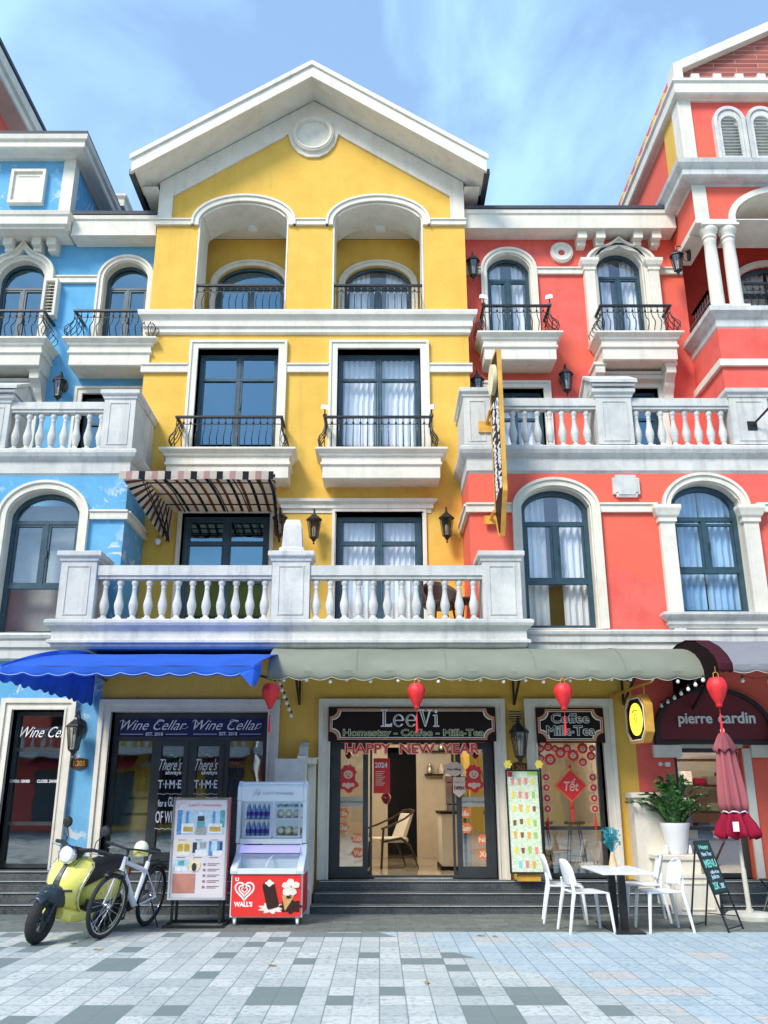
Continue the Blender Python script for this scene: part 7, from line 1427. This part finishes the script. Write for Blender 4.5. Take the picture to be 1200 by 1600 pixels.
# local: y along the width, x outwards (face side)
def fp(s_, q, off=0): return (.22*(1-q)-.10*q+off, s_, .98*q)
m = MB(); wv = .20
m.hull8([fp(-wv,.42,.012),fp(wv,.42,.012),fp(wv,1,.012),fp(-wv,1,.012)],[fp(-wv,.42,-.01),fp(wv,.42,-.01),fp(wv,1,-.01),fp(-wv,1,-.01)]); m.build('board', plain('chalkboard_black',(.012,.035,.032),.6,var=.3), t)
m = MB()
for s_ in (-1,1): m.tube([fp(s_*(wv+.015),0),fp(s_*(wv+.015),1.0)], .012, 5); m.tube([fp(s_*(wv+.015),.95),(-.24,s_*(wv+.015),0)], .012, 5)
m.tube([fp(-wv,.04),fp(wv,.04)], .010, 5); m.tube([(-.235,-wv,.04),(-.235,wv,.04)], .010, 5); m.tube([fp(-wv,.41),fp(wv,.41)], .010, 5); m.tube([fp(-wv,1.0),fp(wv,1.0)], .010, 5); m.tube([(.17,wv+.015,.14),(-.20,wv+.015,.14)], .006, 5); m.build('folding_frame', IRON, t)
chg = plain('green_chalk',(.25,.75,.60),.9); chw = plain('blue_white_chalk',(.55,.72,.80),.9)
for body, a, b, q0, q1, mt in (('Happy',-.15,.12,.90,.96,chg),('New Year',-.15,.14,.83,.88,chw),('MENU',-.17,.17,.70,.79,chg),('coffee & tea',-.10,.15,.63,.67,chw),('juice',-.12,.10,.56,.62,chw),('25K',-.16,.0,.46,.54,chg),('30K',.04,.16,.46,.52,chw)):
    q = text_mb(body, a, b, q0, q1, 0, depth=.01, bold=.02); q.v = [fp(v[0], v[2], .0125-v[1]*.2) for v in q.v]; q.build('lettering', mt, t)
# ================= PARASOL =================
t = thing('folded_parasol', 'folded faded pink parasol on a round concrete base', 'parasol', (4.79,12.42,0)); bx, by = 4.79, 12.42
m = MB(); m.lathe((bx,by,0),[(.30,.002),(.30,.05),(.27,.075),(.05,.08),(.045,.12)],32); m.build('base', plain('concrete_base',(.55,.55,.48),.8,var=.15), t, smooth=True)
lean = lambda z: (bx-.035*z, by)
m = MB(); m.tube([(*lean(.08),.08),(*lean(.6),.6)], .032, 10); m.tube([(*lean(.6),.6),(*lean(2.32),2.32)], .024, 10); m.build('pole', plain('pale_pole',(.62,.60,.50),.4), t, smooth=True); m = MB(); m.lathe((*lean(2.36),2.32),[(.02,0),(.032,.03),(.03,.06),(.01,.08)],10); m.build('finial', WPL, t, smooth=True)
def folds(zr, n=8, amp=.24, seed=0, mat=PINK, name='canopy', ruff=0):
    m = MB(); ns = 96; vs = []; fs = []
    for k, (z, r) in enumerate(zr):
        cx, cy = lean(z)
        for i in range(ns):
            a = 2*math.pi*i/ns; f = 1+amp*math.cos(n*a+.25*math.sin(k*.7))*(min(1,k/2+.3)); vs.append((cx+r*f*math.cos(a), cy+r*f*math.sin(a), z+ruff*math.cos(n*a+.5)*(k/len(zr))))
    for k in range(len(zr)-1):
        for i in range(ns): j = (i+1)%ns; fs.append((k*ns+i,k*ns+j,k*ns+ns+j,k*ns+ns+i))
    m.add(vs, fs); o = m.build(name, mat, t, smooth=True); solid(o, .006); return o
folds([(2.30,.06),(2.22,.09),(2.0,.115),(1.8,.135),(1.6,.155),(1.42,.165),(1.31,.15)], amp=.22)
folds([(2.33,.05),(2.26,.085),(2.17,.12),(2.10,.155)], amp=.14, name='top_flap', ruff=.03)
folds([(1.30,.15),(1.24,.17),(1.15,.215),(1.05,.25),(.99,.26)], amp=.22, mat=CRIM, name='lower_frill', ruff=.035)
m = MB(); m.tube([(lean(1.31)[0]+.17*math.cos(k*math.pi/12), by+.17*math.sin(k*math.pi/12), 1.31+.012*math.sin(k*2)) for k in range(24)], .009, 5, closed=True); m.build('tie_cord', WPL, t)
m = MB(); m.box(bx-.19,bx-.11,by-.265,by-.262,1.07,1.19) ; m.build('white_tag', WPL, t)
# folding chair cut by the right edge
t = thing('folding_chair', 'dark wooden folding chair with slats at the right edge', 'chair', (5.32,12.55,0), local=True, rot=(0,0,R(200)))
for s_ in (-1,1): m = MB(); m.tube([(.22,s_*.20,0),(-.24,s_*.20,.82)], .014, 6); m.build('leg', IRON, t); m = MB(); m.tube([(-.22,s_*.18,0),(.20,s_*.18,.45)], .014, 6); m.build('leg', IRON, t)
for k in range(5): m = MB(); m.box(-.16+.078*k,-.10+.078*k,-.20,.20,.45,.465); m.build('seat_slat', WOOD, t)
for k in range(3): m = MB(); m.obox((-.155-.03*k,0,.66+.065*k), (.012,.42,.045), (0,-29,0)); m.build('back_slat', WOOD, t)
# rattan seat and round table on the terrace, seen between the balusters
t = thing('rattan_chair', 'dark round backed rattan chair on the terrace behind the balusters', 'chair', (1.0,13.95,4.03), local=True, rot=(0,0,R(15)))
RAT = plain('dark_rattan',(.045,.02,.012),.6,var=.3,scale=40,bump=.5,bscale=80)
m = MB(); m.grid(lambda u, v: (.30*math.cos(R(lerp(-20,200,u))), .28*math.sin(R(lerp(-20,200,u))), .40+(.10+.36*math.sin(math.pi*u))*v), 20, 6); solid(m.build('backrest', RAT, t, smooth=True), .03)
m = MB(); m.lathe((0,0,0),[(.28,.36),(.29,.38),(.29,.42),(.27,.44)],24); m.build('seat', RAT, t, smooth=True)
for k in range(4): a = R(45+90*k); m = MB(); m.tube([(.20*math.cos(a),.20*math.sin(a),.36),(.26*math.cos(a),.26*math.sin(a),0)], .018, 6); m.build('leg', RAT, t)
t = thing('terrace_table', 'small dark round table on the terrace beside the rattan chair', 'table', (1.42,14.25,4.03), local=True); m = MB(); m.lathe((0,0,0),[(.26,.52),(.27,.53),(.27,.55),(.25,.56)],24); m.build('tabletop', RAT, t, smooth=True)
for k in range(3): a = R(120*k); m = MB(); m.tube([(.05*math.cos(a),.05*math.sin(a),.52),(.20*math.cos(a),.20*math.sin(a),0)], .015, 6); m.build('leg', RAT, t)
# fallen leaves
LFB = plain('dry_leaf',(.42,.27,.10),.7,var=.3)
for k, (x, y) in enumerate(((-2.9,10.0),(-3.55,8.75),(-1.0,9.1),(-3.3,10.4),(1.3,10.9),(1.15,10.95),(.4,8.3))):
    m = MB(); a = k*1.3; L_ = .06; c_, s_ = math.cos(a), math.sin(a); pts = [(-1,0,.004),(-.4,.35,.012),(.3,.4,.006),(1,0,.016),(.3,-.35,.004),(-.4,-.3,.010)]; m.add([(x+L_*(u*c_-v*s_), y+L_*(u*s_+v*c_), z+.002) for u, v, z in pts], [(0,1,2,3),(0,3,4,5)])
    o = m.build('fallen_leaf', LFB, None, loc=(x,y,0)); solid(o,.001); tag(o, ['dry curled leaf beside the scooter front wheel','dry leaf on a dark slab at the far left','dry leaf on pale slabs at the left centre','small dry leaf behind the scooter tyre','dry leaf scrap on the dark paving edge','second dry leaf scrap on the dark paving edge','dry leaf on the pale slabs near the middle'][k], 'leaf', 'fallen leaves on the paving')
# wall conduit and drain stains: small real things
t = thing('wall_socket', 'small white switch box with cable on the coral wall beside the octagonal sign', 'switch box', (4.3,F,1.95)); m = MB(); m.box(4.27,4.34,F-.04,F-.001,1.93,1.99); m.build('box', WPL, t); m = MB(); m.lathe((4.20,F-.02,1.965),[(.03,-.012),(.03,.012)],12,axis='y'); m.tube([(4.27,F-.02,1.96),(4.22,F-.02,1.965)],.006,5); m.build('dial', WPL, t)
# ================= OPPOSITE SIDE OF THE STREET (seen in the glass) =================
def opposite(x0, x1, mat, label, h):
    t = thing('street_building', label, 'building', ((x0+x1)/2,-16,0)); y = -16
    wins = []; n = max(2, int((x1-x0)/2.6))
    for k in range(n):
        c = x0+(x1-x0)*(k+.5)/n
        for z in (4.3, 7.5): wins.append(arch(c-.6,c+.6,z,z+1.5,.45,10))
    m = MB(); m.sheet(rect(x0,x1,0,h), wins, y, y-.3); m.build('wall', mat, t)
    m = MB(); m.box(x0,x1,y-.9,y-.8,0,h); m.build('inner_wall', DARK, t); m = MB(); m.box(x0-.05,x1+.05,y-6,y+.3,h,h+.35); m.build('cornice', WHT, t)
    m = MB(); m.box(x0,x1,y+.01,y+1.2,3.3,3.7); m.box(x0,x1,y+1.0,y+1.15,4.45,4.6); m.build('terrace', STO, t)
    for k in range(int((x1-x0)/.45)): m = MB(); x = x0+.2+.45*k; m.lathe((x,y+1.08,3.7),[(.07,0),(.1,.2),(.05,.5),(.07,.75)],6); m.build('baluster', STO, t)
    for k in range(n): c = x0+(x1-x0)*(k+.5)/n; m = MB(); m.box(c-.85,c+.85,y+.001,y+.06,.3,2.7); m.build('shop_front', DARK if k%2 else FRM, t); m = MB(); m.hull8([(c-1,y+.02,3.2),(c+1,y+.02,3.2),(c+1,y+.02,3.27),(c-1,y+.02,3.27)],[(c-1,y+1.5,2.8),(c+1,y+1.5,2.8),(c+1,y+1.5,2.86),(c-1,y+1.5,2.86)]); m.build('shop_awning', [CRIM,SAGE,PINK][k%3], t)
opposite(-34,-14, REDM, 'coral building across the street, seen only as a reflection', 11.5); opposite(-13.8,-6, YEL, 'tall yellow building across the street, seen only as a reflection', 12.5); opposite(-5.8,1.2, REDM, 'second coral building across the street, seen only as a reflection', 11.0); opposite(1.4,11, YEL, 'second yellow building across the street, seen only as a reflection', 11.6); opposite(11.2,34, BLU, 'blue building across the street, seen only as a reflection', 11.8)
t = thing('street_tree', 'leafy tree across the street, seen only as a reflection', 'tree', (-1.5,-9,0)); m = MB(); m.tube([(-1.5,-9,0),(-1.45,-9,1.5),(-1.6,-9.1,3.2),(-1.5,-9,4)], .12, 8, rads=[.16,.13,.09,.05]); m.build('trunk', WOOD, t); m = MB(); random.seed(2)
for k in range(1500):
    while True:
        p = Vector((random.uniform(-1,1),random.uniform(-1,1),random.uniform(-1,1)))
        if .25 < p.length < 1 and math.sin(p.x*6)*math.sin(p.y*5+1)*math.sin(p.z*6) > -.25: break
    c = Vector((-1.5+p.x*1.5,-9+p.y*1.4,3.9+p.z*1.3)); a = Vector((random.gauss(0,1),random.gauss(0,1),random.gauss(0,1))).normalized()*.14; b = a.cross(Vector((random.gauss(0,1),random.gauss(0,1),random.gauss(0,1)))).normalized()*.06
    m.add([c-a,c+b,c+a,c-b], [(0,1,2,3)])
m.build('crown', LEAF, t, fixn=False)
